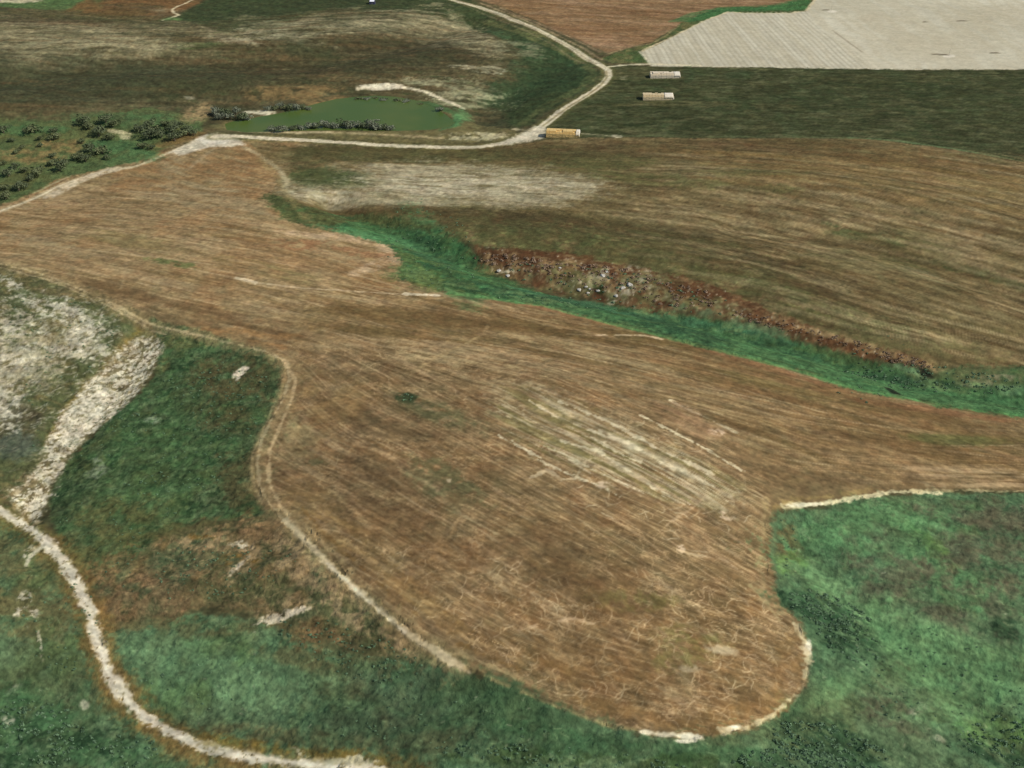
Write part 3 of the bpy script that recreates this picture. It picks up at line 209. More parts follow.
["P",[[-171.9,779.5],[-133.8,814.0],[-71.8,817.2],[6.1,801.9],[58.5,781.7],[78.6,752.8],[55.3,727.8],[5.6,722.9],[-65.6,731.0],[-125.0,746.8],[-152.8,741.6]],[172,160,130],18,14,0.9,["n",-11.8,26,4,0.3,0.62],None],
["E",[[-83.9,778.0,0.01214,0.00091,-0.00486,-0.04017],[-155.4,757.3,0.05638,0.0059,-0.02637,-0.06409],[-23.5,758.9,0.01514,8e-05,-0.01201,-0.05137]],[192,184,158],0.9,0.9,0.6,["n",-11.8,16,2.5,0.4,0.64],None],
["E",[[55.6,733.0,0.0156,-0.00137,-0.02223,-0.09426],[104.1,721.3,0.01777,-0.00265,-0.02836,-0.09795]],[140,124,90],0.7,0.8,0.6,["n",-17.0,40,4,0.35,0.65],None],
["E",[[-64.8,720.6,0.01092,0.00052,-0.01803,-0.1204],[19.2,697.2,0.01328,-0.00061,-0.01398,-0.06085],[-132.1,744.4,0.03375,0.00303,-0.09279,-0.32047]],[88,72,46],0.6,0.7,0.9,["n",-11.8,40,5,0.1,0.5],None],
["E",[[84.7,667.0,0.01008,-0.0014,-0.01133,-0.05286],[157.3,631.6,0.01299,-0.00365,-0.0284,-0.06283],[32.6,688.8,0.01475,-0.0009,-0.0102,-0.05629]],[88,72,48],0.7,0.7,0.75,["n",0,12,12,0.2,0.6],None],
["E",[[5.3,673.3,0.01152,-0.00052,-0.01684,-0.06973],[81.6,635.1,0.01113,-0.00187,-0.03148,-0.08156],[129.3,614.8,0.0131,-0.00359,-0.05508,-0.10066],[187.1,571.0,0.01655,-0.00621,-0.04006,-0.07647],[-63.4,698.2,0.02364,0.00033,-0.06854,-0.1586]],[84,92,56],0.8,0.8,0.8,["n",0,7,7,0.35,0.6],None],
["E",[[69.2,638.7,0.01108,-0.00169,-0.03264,-0.08819],[192.4,568.7,0.01846,-0.00701,-0.04367,-0.08704],[117.6,619.5,0.01967,-0.00465,-0.05051,-0.11257]],[128,132,80],0.8,0.8,0.6,["n",-40.3,8,4,0.5,0.68],None],
["E",[[259.9,668.1,0.03671,-0.01513,-0.11203,-0.16161],[248.6,638.1,0.05702,-0.0257,-0.07576,-0.07352],[290.3,621.0,0.03303,-0.01676,-0.11745,-0.13267],[302.0,610.3,0.03823,-0.02061,-0.14761,-0.16081],[231.3,670.7,0.04951,-0.01686,-0.13896,-0.29023]],[81,100,60],1,1,0.75,["n",-40.3,26,6,0.35,0.62],None],
["E",[[257.6,616.6,0.05152,-0.0232,-0.08096,-0.09628],[259.9,613.8,0.11261,-0.04593,-0.03519,-0.16219]],[150,148,116],0.7,0.6,0.7,["n",-40.3,14,4,0.3,0.6],None],
["E",[[303.5,754.6,0.01134,-0.00456,-0.02175,-0.03017],[333.1,716.7,0.02,-0.00932,-0.02687,-0.0406]],[140,118,82],0.8,0.7,0.7,["n",-40.3,80,4,0.35,0.65],None],
["E",[[294.6,797.1,0.00943,-0.00319,-0.03648,-0.10116],[343.5,764.6,0.02233,-0.00982,-0.09547,-0.12899]],[106,80,54],0.8,0.6,0.7,["n",-40.3,80,4,0.2,0.6],None],
["E",[[201.2,753.1,0.01981,-0.00438,-0.01397,-0.09676],[236.1,718.6,0.02391,-0.00697,-0.04887,-0.14011]],[118,92,62],0.8,0.7,0.5,["n",-17.0,40,5,0.35,0.65],None],
["E",[[270.2,554.1,0.01919,-0.00753,-0.01544,-0.08427],[226.9,564.9,0.02796,-0.01122,-0.0332,-0.09105]],[130,122,84],0.8,0.7,0.6,["n",0,6,6,0.35,0.65],None],
["E",[[138.7,770.0,0.03396,-0.00518,-0.00623,-0.0969],[184.3,739.5,0.02337,-0.00504,-0.03747,-0.18153],[80.4,775.4,0.03366,-0.00279,-0.01604,-0.16876],[194.2,788.2,0.04437,-0.00932,-0.00559,-0.12191],[379.2,819.9,12.85743,-4.92839,0.05018,-4.17726]],[100,112,72],0.8,0.7,0.6,["n",-17.0,20,5,0.35,0.65],None],
["S",[[-215.5,871.2],[-171.9,856.4],[-90.5,852.7],[-9.7,851.0],[27.0,866.2],[87.7,861.7],[151.3,853.8],[278.1,848.0],[306.8,837.2],[347.2,817.3],[385.0,787.8],[545.7,710.6],[429.3,507.0],[284.0,521.9],[261.8,520.1],[237.3,521.5],[226.9,524.4],[217.3,530.0],[167.5,559.7],[137.2,587.2],[79.0,607.4],[30.8,638.4],[-21.2,666.0],[-62.9,691.1],[-149.2,720.4],[-175.8,748.9],[-177.1,795.3]],1500,12,60,0.8,[162,142,106],0.5,4],
["S",[[-215.5,871.2],[-171.9,856.4],[-90.5,852.7],[-9.7,851.0],[27.0,866.2],[87.7,861.7],[151.3,853.8],[278.1,848.0],[306.8,837.2],[347.2,817.3],[385.0,787.8],[545.7,710.6],[429.3,507.0],[284.0,521.9],[261.8,520.1],[237.3,521.5],[226.9,524.4],[217.3,530.0],[167.5,559.7],[137.2,587.2],[79.0,607.4],[30.8,638.4],[-21.2,666.0],[-62.9,691.1],[-149.2,720.4],[-175.8,748.9],[-177.1,795.3]],1700,12,60,0.8,[84,70,46],0.55,4],
["S",[[66.5,789.1],[551.6,720.1],[429.3,507.0],[218.1,533.6],[87.0,625.0]],900,10,40,0.6,[172,156,120],0.6,4],
["S",[[-171.9,779.5],[-133.8,814.0],[-71.8,817.2],[6.1,801.9],[50.8,778.5],[63.9,750.3],[34.1,729.2],[-65.6,731.0],[-152.8,741.6]],800,8,34,0.8,[196,186,158],0.7,4],
["S",[[-65.3,727.5],[89.6,717.3],[167.9,685.5],[220.6,585.0],[168.4,564.2],[80.7,625.5],[-21.2,667.2]],1500,1.5,6,0.9,[72,66,40],0.6,4],
["S",[[-49.8,703.5],[87.1,691.5],[160.6,649.2],[217.5,573.5],[228.6,531.2],[168.4,564.2],[79.6,613.1],[-21.2,664.9]],900,1.2,4,0.8,[140,146,92],0.6,4],
["P",[[-180.4,858.9],[-74.4,854.7],[38.6,849.2],[98.9,811.8],[37.3,815.4],[-72.1,821.8],[-135.6,827.7],[-170.5,801.6]],[76,76,48],8,10,0.6,["n",0,20,20,0.1,0.5],None],
["E",[[-136.2,787.3,0.033,0.00408,-0.00849,-0.05175]],[64,78,46],0.9,0.7,0.9,["n",0,14,14,0,0.3],None],
["E",[[-155.1,755.2,0.06205,0.00722,-0.03779,-0.12785],[-125.5,751.2,0.02221,0.00164,-0.12334,-0.31213],[-66.2,740.1,0.01737,0.001,-0.01997,-0.18205]],[186,176,146],0.9,1,0.75,["n",-11.8,12,3,0.25,0.5],None],
["L",[[-177.5,802.0],[-171.2,783.9],[-168.8,766.1],[-159.8,748.7],[-139.7,748.5]],5,[190,180,150],5,3,0.75,["n",0,8,8,0.1,0.4],None],
["P",[[-150.8,729.2],[-65.2,725.8],[5.6,719.5],[87.4,694.7],[149.1,656.9],[194.8,602.5],[229.0,532.7],[217.1,529.3],[167.3,558.9],[115.2,601.9],[31.1,646.3],[-27.9,668.5],[-63.1,694.1],[-123.2,731.4]],[74,76,48],14,14,0.62,["n",0,9,9,0.25,0.6],None],
["E",[[73.4,690.4,0.01051,-0.00133,-0.02929,-0.09926],[157.3,631.6,0.0171,-0.0053,-0.05042,-0.07697],[-8.4,713.9,0.01193,-0.00014,-0.03148,-0.1422],[196.2,583.5,0.02672,-0.01109,-0.07293,-0.09597]],[70,58,40],0.9,1,0.6,["n",-40.3,30,5,0.2,0.6],None],
["E",[[140.9,686.8,0.01627,-0.004,-0.01791,-0.06937],[220.9,632.2,0.017,-0.00668,-0.04875,-0.06885],[250.4,584.5,0.0163,-0.00718,-0.05192,-0.09574],[265.7,540.4,0.02194,-0.00843,-0.02022,-0.14919]],[150,136,102],0.9,1,0.5,["n",-40.3,30,4,0.3,0.6],None],
["E",[[242.9,665.1,0.02889,-0.01234,-0.12518,-0.15581],[282.9,626.8,0.02175,-0.01052,-0.13331,-0.16167],[306.0,604.5,0.05291,-0.02607,-0.15862,-0.21953]],[78,98,60],0.9,1,0.65,["n",-40.3,20,6,0.3,0.6],None],
["P",[[-215.5,871.2],[-171.9,856.4],[-90.5,852.7],[-9.7,851.0],[27.0,866.2],[87.7,861.7],[151.3,853.8],[278.1,848.0],[306.8,837.2],[347.2,817.3],[385.0,787.8],[545.7,710.6],[429.3,507.0],[284.0,521.9],[261.8,520.1],[237.3,521.5],[226.9,524.4],[217.3,530.0],[167.5,559.7],[137.2,587.2],[79.0,607.4],[30.8,638.4],[-21.2,666.0],[-62.9,691.1],[-149.2,720.4],[-175.8,748.9],[-177.1,795.3]],[92,84,54],10,8,0.38,["n",0,60,60,0.3,0.6],None],
["S",[[85.2,831.9],[595.2,791.0],[429.3,507.0],[217.3,530.0],[86.4,618.9],[32.2,680.1]],150,50,150,4.0,[74,62,40],0.5,2],
["S",[[85.2,831.9],[595.2,791.0],[429.3,507.0],[217.3,530.0],[86.4,618.9],[32.2,680.1]],150,40,130,3.2,[174,156,120],0.55,2],
["S",[[201.6,787.9],[375.7,764.5],[479.9,717.6],[410.0,581.4],[299.0,601.0],[231.8,672.8],[174.4,723.6]],260,15,60,2.2,[176,158,122],0.5,3],
["S",[[85.2,831.9],[595.2,791.0],[429.3,507.0],[217.3,530.0],[86.4,618.9],[32.2,680.1]],500,10,45,1.2,[80,68,44],0.5,3],
["S",[[69.6,834.1],[307.5,839.7],[418.3,735.5],[374.1,637.6],[132.8,726.7]],70,60,160,4,[120,94,60],0.5,2],
["P",[[147.3,826.8],[366.0,785.5],[371.8,754.6],[346.9,691.6],[245.9,730.6],[137.7,763.1]],[128,108,66],14,10,0.4,["n",-17.0,60,8,0.35,0.65],None],
["E",[[94.7,770.0,0.01231,-0.00162,-0.03825,-0.08261],[163.7,743.8,0.01986,-0.00425,-0.03378,-0.11881],[182.4,767.4,0.02271,-0.00463,-0.00585,-0.12063]],[96,98,60],0.9,1,0.55,["n",-17.0,24,6,0.3,0.6],None],
["P",[[-130.5,818.5],[-71.9,819.5],[6.2,806.4],[51.0,782.5],[67.7,753.6],[48.3,729.9],[5.7,724.7],[-65.7,732.8],[-132.5,748.2],[-154.1,749.2],[-112.9,769.9],[-105.0,800.0]],[178,168,140],26,22,0.6,["n",-11.8,22,3,0.35,0.6],None],
["E",[[-61.0,771.2,0.0168,0.00086,-0.00762,-0.05478],[-140.6,755.5,0.04063,0.00304,-0.00584,-0.15057],[-1.5,772.7,0.02237,-0.00039,-0.01848,-0.06957]],[200,190,164],1,1,0.6,["n",-11.8,16,2.5,0.35,0.6],None],
["E",[[197.4,539.9,0.019,-0.00782,-0.06272,-0.12476],[252.0,533.3,0.02933,-0.0106,-0.00579,-0.13517]],[108,104,68],0.9,1,0.6,["n",0,7,7,0.3,0.6],None],
["P",[[-178.1,753.3],[-150.8,729.2],[-108.3,727.9],[-63.8,705.4],[-41.8,681.3],[-20.9,653.1],[-7.7,632.8],[29.5,600.6],[77.7,590.6],[123.3,572.8],[165.6,549.0],[205.8,527.2],[231.0,518.2],[261.8,520.1],[283.4,520.2],[427.0,502.8],[396.7,451.2],[303.2,468.9],[266.0,475.0],[233.9,479.4],[184.4,491.6],[146.3,513.9],[105.4,533.5],[62.3,555.6],[16.7,580.2],[-13.3,588.7],[-37.6,593.7],[-69.3,610.2],[-68.7,639.2],[-84.6,669.9],[-116.6,686.5],[-145.4,697.4],[-162.4,715.6]],[71,96,62],6,8,1,None,"grassy_gully"],
["P",[[-178.1,753.3],[-150.8,729.2],[-108.3,727.9],[-63.8,705.4],[-41.8,681.3],[-20.9,653.1],[-7.7,632.8],[29.5,600.6],[77.7,590.6],[123.3,572.8],[165.6,549.0],[205.8,527.2],[231.0,518.2],[261.8,520.1],[283.4,520.2],[427.0,502.8],[396.7,451.2],[303.2,468.9],[266.0,475.0],[233.9,479.4],[184.4,491.6],[146.3,513.9],[105.4,533.5],[62.3,555.6],[16.7,580.2],[-13.3,588.7],[-37.6,593.7],[-69.3,610.2],[-68.7,639.2],[-84.6,669.9],[-116.6,686.5],[-145.4,697.4],[-162.4,715.6]],[76,92,56],5,4,0.6,["n",0,18,18,0.35,0.65],None],
["P",[[-178.1,753.3],[-150.8,729.2],[-108.3,727.9],[-63.8,705.4],[-41.8,681.3],[-20.9,653.1],[-7.7,632.8],[29.5,600.6],[77.7,590.6],[123.3,572.8],[165.6,549.0],[205.8,527.2],[231.0,518.2],[261.8,520.1],[283.4,520.2],[427.0,502.8],[396.7,451.2],[303.2,468.9],[266.0,475.0],[233.9,479.4],[184.4,491.6],[146.3,513.9],[105.4,533.5],[62.3,555.6],[16.7,580.2],[-13.3,588.7],[-37.6,593.7],[-69.3,610.2],[-68.7,639.2],[-84.6,669.9],[-116.6,686.5],[-145.4,697.4],[-162.4,715.6]],[72,118,74],5,3,0.6,["n",-12,26,9,0.4,0.7],None],
["P",[[-178.1,753.3],[-150.8,729.2],[-108.3,727.9],[-63.8,705.4],[-41.8,681.3],[-20.9,653.1],[-7.7,632.8],[29.5,600.6],[77.7,590.6],[123.3,572.8],[165.6,549.0],[205.8,527.2],[231.0,518.2],[261.8,520.1],[283.4,520.2],[427.0,502.8],[396.7,451.2],[303.2,468.9],[266.0,475.0],[233.9,479.4],[184.4,491.6],[146.3,513.9],[105.4,533.5],[62.3,555.6],[16.7,580.2],[-13.3,588.7],[-37.6,593.7],[-69.3,610.2],[-68.7,639.2],[-84.6,669.9],[-116.6,686.5],[-145.4,697.4],[-162.4,715.6]],[53,80,50],5,3,0.6,["n",-14,14,5,0.5,0.7],None],
["P",[[-178.1,753.3],[-150.8,729.2],[-108.3,727.9],[-63.8,705.4],[-41.8,681.3],[-20.9,653.1],[-7.7,632.8],[29.5,600.6],[77.7,590.6],[123.3,572.8],[165.6,549.0],[205.8,527.2],[231.0,518.2],[261.8,520.1],[283.4,520.2],[427.0,502.8],[396.7,451.2],[303.2,468.9],[266.0,475.0],[233.9,479.4],[184.4,491.6],[146.3,513.9],[105.4,533.5],[62.3,555.6],[16.7,580.2],[-13.3,588.7],[-37.6,593.7],[-69.3,610.2],[-68.7,639.2],[-84.6,669.9],[-116.6,686.5],[-145.4,697.4],[-162.4,715.6]],[93,112,66],5,3,0.5,["n",-14,7,3.5,0.55,0.72],None],
["E",[[-117.5,693.6,0.02954,0.00211,-0.03213,-0.13926],[-79.8,687.1,0.02521,0.0015,-0.0158,-0.05642],[-47.2,652.9,0.03773,-0.00019,-0.05648,-0.02461],[-26.1,612.8,0.0514,-0.00539,-0.05454,-0.06718]],[76,122,78],0.7,0.5,0.85,["n",-25,18,5,0.2,0.6],None],
["E",[[-51.0,614.4,0.03982,-0.00014,-0.02502,-0.06433],[-148.5,716.3,0.04759,0.00568,-0.02492,-0.08771]],[78,98,56],0.7,0.6,0.7,["n",0,6,6,0.3,0.6],None],
["P",[[-183.5,758.0],[-151.5,733.6],[-93.6,724.7],[-49.5,697.0],[-56.0,691.3],[-107.2,717.5],[-122.7,682.2],[-152.1,696.9]],[82,84,52],6,8,0.85,["n",0,10,10,0.1,0.45],None],
["E",[[-53.0,643.1,0.03997,-0.003,-0.05381,-0.03398],[-25.8,605.0,0.06205,-0.00239,-0.03868,-0.11119],[-56.4,603.1,0.05416,0.00104,-0.03122,-0.10825]],[96,108,62],0.9,1,0.7,["n",0,5,5,0.35,0.6],None],
["P",[[-15.9,601.4],[17.0,594.5],[63.5,569.0],[105.5,570.6],[154.1,547.0],[192.5,517.4],[233.9,507.1],[277.6,500.8],[412.3,477.3],[402.0,459.8],[266.0,475.0],[233.9,479.4],[184.4,491.6],[146.3,513.9],[105.4,533.5],[62.3,555.6],[16.7,580.2],[-13.3,588.7]],[78,116,76],5,4,0.75,["n",-28.7,40,4,0.15,0.5],None],
["P",[[-7.5,611.1],[54.1,599.1],[77.6,589.1],[111.9,575.3],[144.7,559.9],[165.2,545.8],[111.0,567.2],[64.0,574.0],[16.9,590.6]],[70,112,81],4,3,0.8,["n",0,14,14,0.1,0.5],None],
["L",[[-37.5,592.2],[16.7,580.2],[62.2,554.2],[105.2,532.2],[146.1,512.7],[184.4,491.6],[233.9,479.4],[266.0,475.0],[302.7,467.9]],3.5,[95,142,86],3,1.5,0.75,["n",-28.7,40,3,0.2,0.5],None],
["E",[[246.5,514.0,0.02626,-0.00698,-0.01538,-0.17336],[269.1,517.0,0.04549,-0.01405,-0.00319,-0.19803]],[92,96,66],0.7,0.7,0.8,["n",0,10,10,0.2,0.5],None],
["E",[[258.9,509.3,0.07094,-0.02212,-0.05847,-0.43312],[267.9,513.0,0.09205,-0.02558,-0.02309,-0.52992]],[148,138,112],0.8,0.7,0.6,["n",0,5,5,0.3,0.55],None],
["E",[[255.9,499.2,0.02284,-0.00981,-0.0061,-0.10692],[209.0,516.5,0.04388,-0.01894,-0.08178,-0.17074]],[64,100,66],0.7,0.6,0.7,["n",0,10,10,0.2,0.6],None],
["E",[[218.0,521.3,0.09329,-0.05211,-0.18475,-0.36982],[271.4,505.7,0.0778,-0.02002,-0.02234,-0.35485]],[108,140,101],0.8,0.6,0.7,["n",0,8,8,0.2,0.6],None],
["E",[[228.5,516.6,0.20262,-0.13769,-0.36235,-0.60588],[203.0,494.2,0.19561,-0.09575,-0.33689,-0.24512],[228.4,518.9,0.21091,-0.12048,-0.35979,-0.75877]],[34,36,30],0.5,0.4,0.85,["n",0,3,3,0.2,0.4],None],
["P",[[-26.5,666.1],[31.1,648.9],[81.0,627.9],[121.9,606.1],[153.0,575.4],[182.7,550.3],[227.5,527.0],[232.6,520.4],[205.8,527.2],[165.6,549.0],[134.2,567.6],[106.3,577.7],[77.3,585.7],[54.0,598.1],[17.6,616.5],[-7.7,633.9],[-19.6,649.2]],[102,78,54],4,6,0.95,["n",0,14,14,0,0.35],None],
["P",[[-26.5,666.1],[31.1,648.9],[81.0,627.9],[121.9,606.1],[153.0,575.4],[182.7,550.3],[227.5,527.0],[232.6,520.4],[205.8,527.2],[165.6,549.0],[134.2,567.6],[106.3,577.7],[77.3,585.7],[54.0,598.1],[17.6,616.5],[-7.7,633.9],[-19.6,649.2]],[84,56,38],4,6,0.65,["n",0,8,8,0.45,0.62],None],
["P",[[-26.5,666.1],[31.1,648.9],[81.0,627.9],[121.9,606.1],[153.0,575.4],[182.7,550.3],[227.5,527.0],[232.6,520.4],[205.8,527.2],[165.6,549.0],[134.2,567.6],[106.3,577.7],[77.3,585.7],[54.0,598.1],[17.6,616.5],[-7.7,633.9],[-19.6,649.2]],[140,118,84],4,6,0.7,["n",0,5,5,0.52,0.66],None],
["P",[[30.8,638.4],[80.7,625.5],[126.7,596.7],[134.6,570.4],[77.3,585.7],[47.9,598.6],[17.5,614.1]],[98,100,64],5,6,0.7,["n",0,9,9,0.4,0.6],None],
["E",[[-7.7,636.8,0.07614,-0.00414,-0.06353,-0.1546],[30.5,629.0,0.09765,-0.00867,-0.03547,-0.1262]],[120,104,68],0.7,0.6,0.7,["n",0,4,4,0.3,0.6],None],
["E",[[45.5,613.2,0.08665,-0.01396,-0.08774,-0.2179],[-4.5,636.7,0.12655,-0.00806,-0.12573,-0.29529],[59.2,624.1,0.26493,-0.01834,-0.00776,-0.13466],[71.7,607.2,0.16291,-0.01242,-0.02594,-0.1783],[62.4,596.7,0.20598,-0.0128,-0.06279,-0.30923]],[200,188,160],0.9,1,0.85,["n",0,2.4,2.4,0.54,0.66],None],
["E",[[86.4,618.9,0.08007,-0.00818,-0.00869,-0.16079],[48.8,616.6,0.11492,-0.0056,-0.03422,-0.1915]],[128,124,84],0.8,0.7,0.7,["n",0,4,4,0.35,0.65],None],
["E",[[161.5,558.1,0.04019,-0.01729,-0.14927,-0.23305],[191.6,538.7,0.02837,-0.01167,-0.13902,-0.27502],[114.6,597.3,0.05385,-0.01251,-0.0542,-0.13804],[102.8,600.1,0.05832,-0.00932,-0.02032,-0.11046],[18.2,649.7,0.02556,-0.00161,-0.05898,-0.24566]],[89,61,40],0.8,0.9,0.7,["n",0,6,6,0.15,0.5],None],
["E",[[187.6,546.5,0.02802,-0.01151,-0.20912,-0.38853],[216.8,527.9,0.03473,-0.01521,-0.23989,-0.52838],[231.8,521.7,0.11319,-0.11451,-0.48315,-0.39637]],[160,136,98],0.7,0.7,0.75,["n",0,4,4,0.3,0.55],None],
["E",[[53.4,609.9,0.27083,-0.01338,-0.0974,-0.43657],[54.4,605.9,0.40822,-0.01997,-0.1081,-0.45795]],[36,54,26],0.6,0.6,0.9,["n",0,2.5,2.5,0.3,0.5],None],
["E",[[113.7,515.8,0.01376,-0.00414,-0.05354,-0.08626],[189.2,471.7,0.01597,-0.00612,-0.02162,-0.09835],[27.6,553.2,0.01918,-0.00226,-0.03991,-0.09832],[-35.7,556.4,0.01449,-0.00013,-0.02382,-0.10476],[165.0,440.2,0.01685,-0.00578,-0.01655,-0.13757]],[104,82,54],0.9,0.9,0.5,["n",-22.7,60,5,0.2,0.6],None],
["E",[[-17.0,330.1,0.03198,-0.01099,-0.0361,-0.06079],[20.0,348.5,0.02435,-0.00953,-0.03428,-0.05472],[33.7,300.7,0.02853,-0.00628,-0.02769,-0.11673],[-39.5,364.2,0.03109,-0.01394,-0.05894,-0.061]],[112,86,56],0.9,1,0.4,["n",-39.6,20,4,0.2,0.6],None],
["E",[[4.0,467.3,0.03062,-0.00673,-0.07767,-0.10706],[-38.5,504.7,0.02661,0.00012,-0.03527,-0.15523],[58.2,508.6,0.03041,-0.00586,-0.06014,-0.12112],[26.5,525.3,0.02571,-0.00285,-0.06364,-0.17946]],[176,156,118],0.9,1,0.55,["n",-29.5,20,2,0.35,0.6],None],
["L",[[-169.9,608.0],[-153.4,599.5],[-128.0,593.1],[-97.6,590.8],[-67.3,588.4],[-43.3,588.7]],1.6,[196,174,140],1.5,1.5,0.85,["n",0,10,10,0.15,0.4],None],
["L",[[-169.6,606.6],[-161.3,602.3],[-155.9,599.5]],2.6,[214,196,164],1.5,1.5,0.8,None,None],
["L",[[-64.3,588.6],[-55.3,588.5],[-44.5,587.9]],3.6,[222,206,176],1.5,1.5,0.95,["n",0,3,3,0.2,0.4],None],
["L",[[-44.3,585.6],[-19.0,578.1],[4.6,561.0],[27.4,549.0]],2.2,[170,144,108],2,2,0.5,["n",0,10,10,0.2,0.5],None],
["L",[[48.6,541.0],[61.2,542.1],[75.4,542.7],[84.7,539.1]],2.2,[212,188,152],1.5,1,0.85,["n",0,5,5,0.2,0.45],None],
["L",[[31.6,540.9],[49.6,539.7]],1.2,[180,150,118],1.5,1,0.6,None,None],
["L",[[-13.7,549.1],[-15.7,536.7],[-27.4,521.9],[-38.7,509.1],[-52.6,492.7]],1.8,[160,138,100],1.5,2,0.6,None,None],
["L",[[-89.4,624.4],[-82.8,609.1],[-71.8,597.4],[-61.6,591.9]],1.4,[164,140,104],1.5,1,0.5,None,None],
["P",[[-603.0,666.1],[-363.4,644.0],[-324.2,628.6],[-286.1,611.0],[-246.7,584.6],[-216.0,559.8],[-198.5,548.3],[-200.2,532.4],[-197.1,509.7],[-202.6,489.4],[-213.1,470.4],[-222.3,450.7],[-224.5,435.1],[-231.7,408.4],[-241.6,410.4],[-440.0,424.7]],[104,98,68],3,3,1,None,"grassland"],
["P",[[-603.0,666.1],[-363.4,644.0],[-324.2,628.6],[-286.1,611.0],[-246.7,584.6],[-216.0,559.8],[-198.5,548.3],[-200.2,532.4],[-197.1,509.7],[-202.6,489.4],[-213.1,470.4],[-222.3,450.7],[-224.5,435.1],[-231.7,408.4],[-241.6,410.4],[-440.0,424.7]],[78,88,58],3,3,0.7,["n",0,22,22,0.35,0.65],None],
["P",[[-603.0,666.1],[-363.4,644.0],[-324.2,628.6],[-286.1,611.0],[-246.7,584.6],[-216.0,559.8],[-198.5,548.3],[-200.2,532.4],[-197.1,509.7],[-202.6,489.4],[-213.1,470.4],[-222.3,450.7],[-224.5,435.1],[-231.7,408.4],[-241.6,410.4],[-440.0,424.7]],[128,114,76],3,3,0.5,["n",-25,12,5,0.5,0.7],None],
["E",[[-266.7,572.6,0.03531,0.00495,-0.04268,-0.07491],[-243.8,546.5,0.0629,0.00546,-0.02835,-0.05341],[-280.7,562.0,0.04825,0.0123,-0.02587,-0.08738],[-278.6,523.8,0.04502,0.01604,-0.00024,-0.05648],[-253.7,532.7,0.06843,0.02195,-0.00143,-0.1379],[-271.4,489.1,0.09422,0.03515,-0.00048,-0.07336],[-233.9,532.4,0.12716,0.03751,-0.00087,-0.07945],[-265.0,472.2,0.12063,0.04552,-0.00071,-0.14991],[-265.7,510.6,0.06106,0.02124,-0.00034,-0.08225],[-285.4,497.8,0.04652,0.01793,-0.0003,-0.02922],[-291.6,551.9,0.05788,0.02122,-0.00048,-0.05065]],[180,172,150],0.9,1.2,0.8,["n",0,3.2,3.2,0.38,0.6],None],
["E",[[-253.1,566.9,0.06113,-7e-05,-0.08728,-0.10855],[-248.1,541.8,0.17331,0.07243,0.02064,-0.06856],[-264.0,476.3,0.13704,0.05108,-0.00084,-0.17017],[-305.0,603.7,0.08797,-0.00118,-0.21255,-0.19673],[-273.4,506.3,0.15347,0.05544,-0.00052,-0.09642]],[204,198,178],0.8,0.9,0.8,["n",0,2.6,2.6,0.4,0.56],None],
["E",[[-233.1,559.0,0.04347,0.00098,-0.08174,-0.12345],[-270.6,584.1,0.02332,0.0054,-0.09169,-0.23732],[-233.6,512.9,0.04281,0.02279,0.07809,-0.11126],[-241.4,463.8,0.04573,0.02635,0.03156,-0.04187],[-228.1,541.5,0.14776,0.04184,0.00302,-0.06752],[-277.1,551.8,0.12408,0.04323,-0.00147,-0.16828]],[84,92,60],0.8,0.8,0.8,["n",0,7,7,0.2,0.5],None],
["E",[[-254.7,472.1,0.06894,0.02499,-0.00039,-0.08582],[-253.8,455.7,0.06591,0.02452,-0.00037,-0.12431]],[84,78,60],0.8,0.7,0.7,["n",0,6,6,0.2,0.5],None],
["E",[[-248.7,450.1,0.09973,0.03668,-2e-05,-0.10518],[-249.7,455.7,0.39546,0.14475,-0.00035,-0.12439]],[92,106,94],0.8,0.7,0.6,None,None],
["L",[[-214.4,553.2],[-220.3,533.3],[-226.2,506.2],[-232.9,484.8],[-233.8,468.2],[-232.6,452.5]],5,[128,108,54],5,3,0.7,["n",0,6,6,0.2,0.5],None],
["L",[[-295.5,599.5],[-252.4,583.6],[-224.2,569.0]],4,[138,111,78],4,4,0.35,["n",0,6,6,0.35,0.65],None],
["P",[[-211.0,563.2],[-177.4,545.0],[-137.8,523.1],[-123.3,509.9],[-120.4,480.2],[-122.6,452.1],[-127.3,434.1],[-123.7,415.7],[-118.2,401.5],[-110.7,390.8],[-121.1,389.6],[-142.5,392.5],[-159.1,384.6],[-167.1,364.3],[-179.3,353.3],[-185.3,359.0],[-195.6,370.7],[-212.1,393.3],[-221.9,420.3],[-218.4,446.5],[-208.7,473.5],[-198.0,492.6],[-194.2,509.0],[-200.9,541.7]],[72,88,58],3,4,1,None,"grassland"],
["P",[[-211.0,563.2],[-177.4,545.0],[-137.8,523.1],[-123.3,509.9],[-120.4,480.2],[-122.6,452.1],[-127.3,434.1],[-123.7,415.7],[-118.2,401.5],[-110.7,390.8],[-121.1,389.6],[-142.5,392.5],[-159.1,384.6],[-167.1,364.3],[-179.3,353.3],[-185.3,359.0],[-195.6,370.7],[-212.1,393.3],[-221.9,420.3],[-218.4,446.5],[-208.7,473.5],[-198.0,492.6],[-194.2,509.0],[-200.9,541.7]],[71,104,66],5,5,0.6,["n",0,14,14,0.45,0.66],None],
["P",[[-211.0,563.2],[-177.4,545.0],[-137.8,523.1],[-123.3,509.9],[-120.4,480.2],[-122.6,452.1],[-127.3,434.1],[-123.7,415.7],[-118.2,401.5],[-110.7,390.8],[-121.1,389.6],[-142.5,392.5],[-159.1,384.6],[-167.1,364.3],[-179.3,353.3],[-185.3,359.0],[-195.6,370.7],[-212.1,393.3],[-221.9,420.3],[-218.4,446.5],[-208.7,473.5],[-198.0,492.6],[-194.2,509.0],[-200.9,541.7]],[90,100,72],5,5,0.5,["n",0,5,5,0.5,0.68],None],
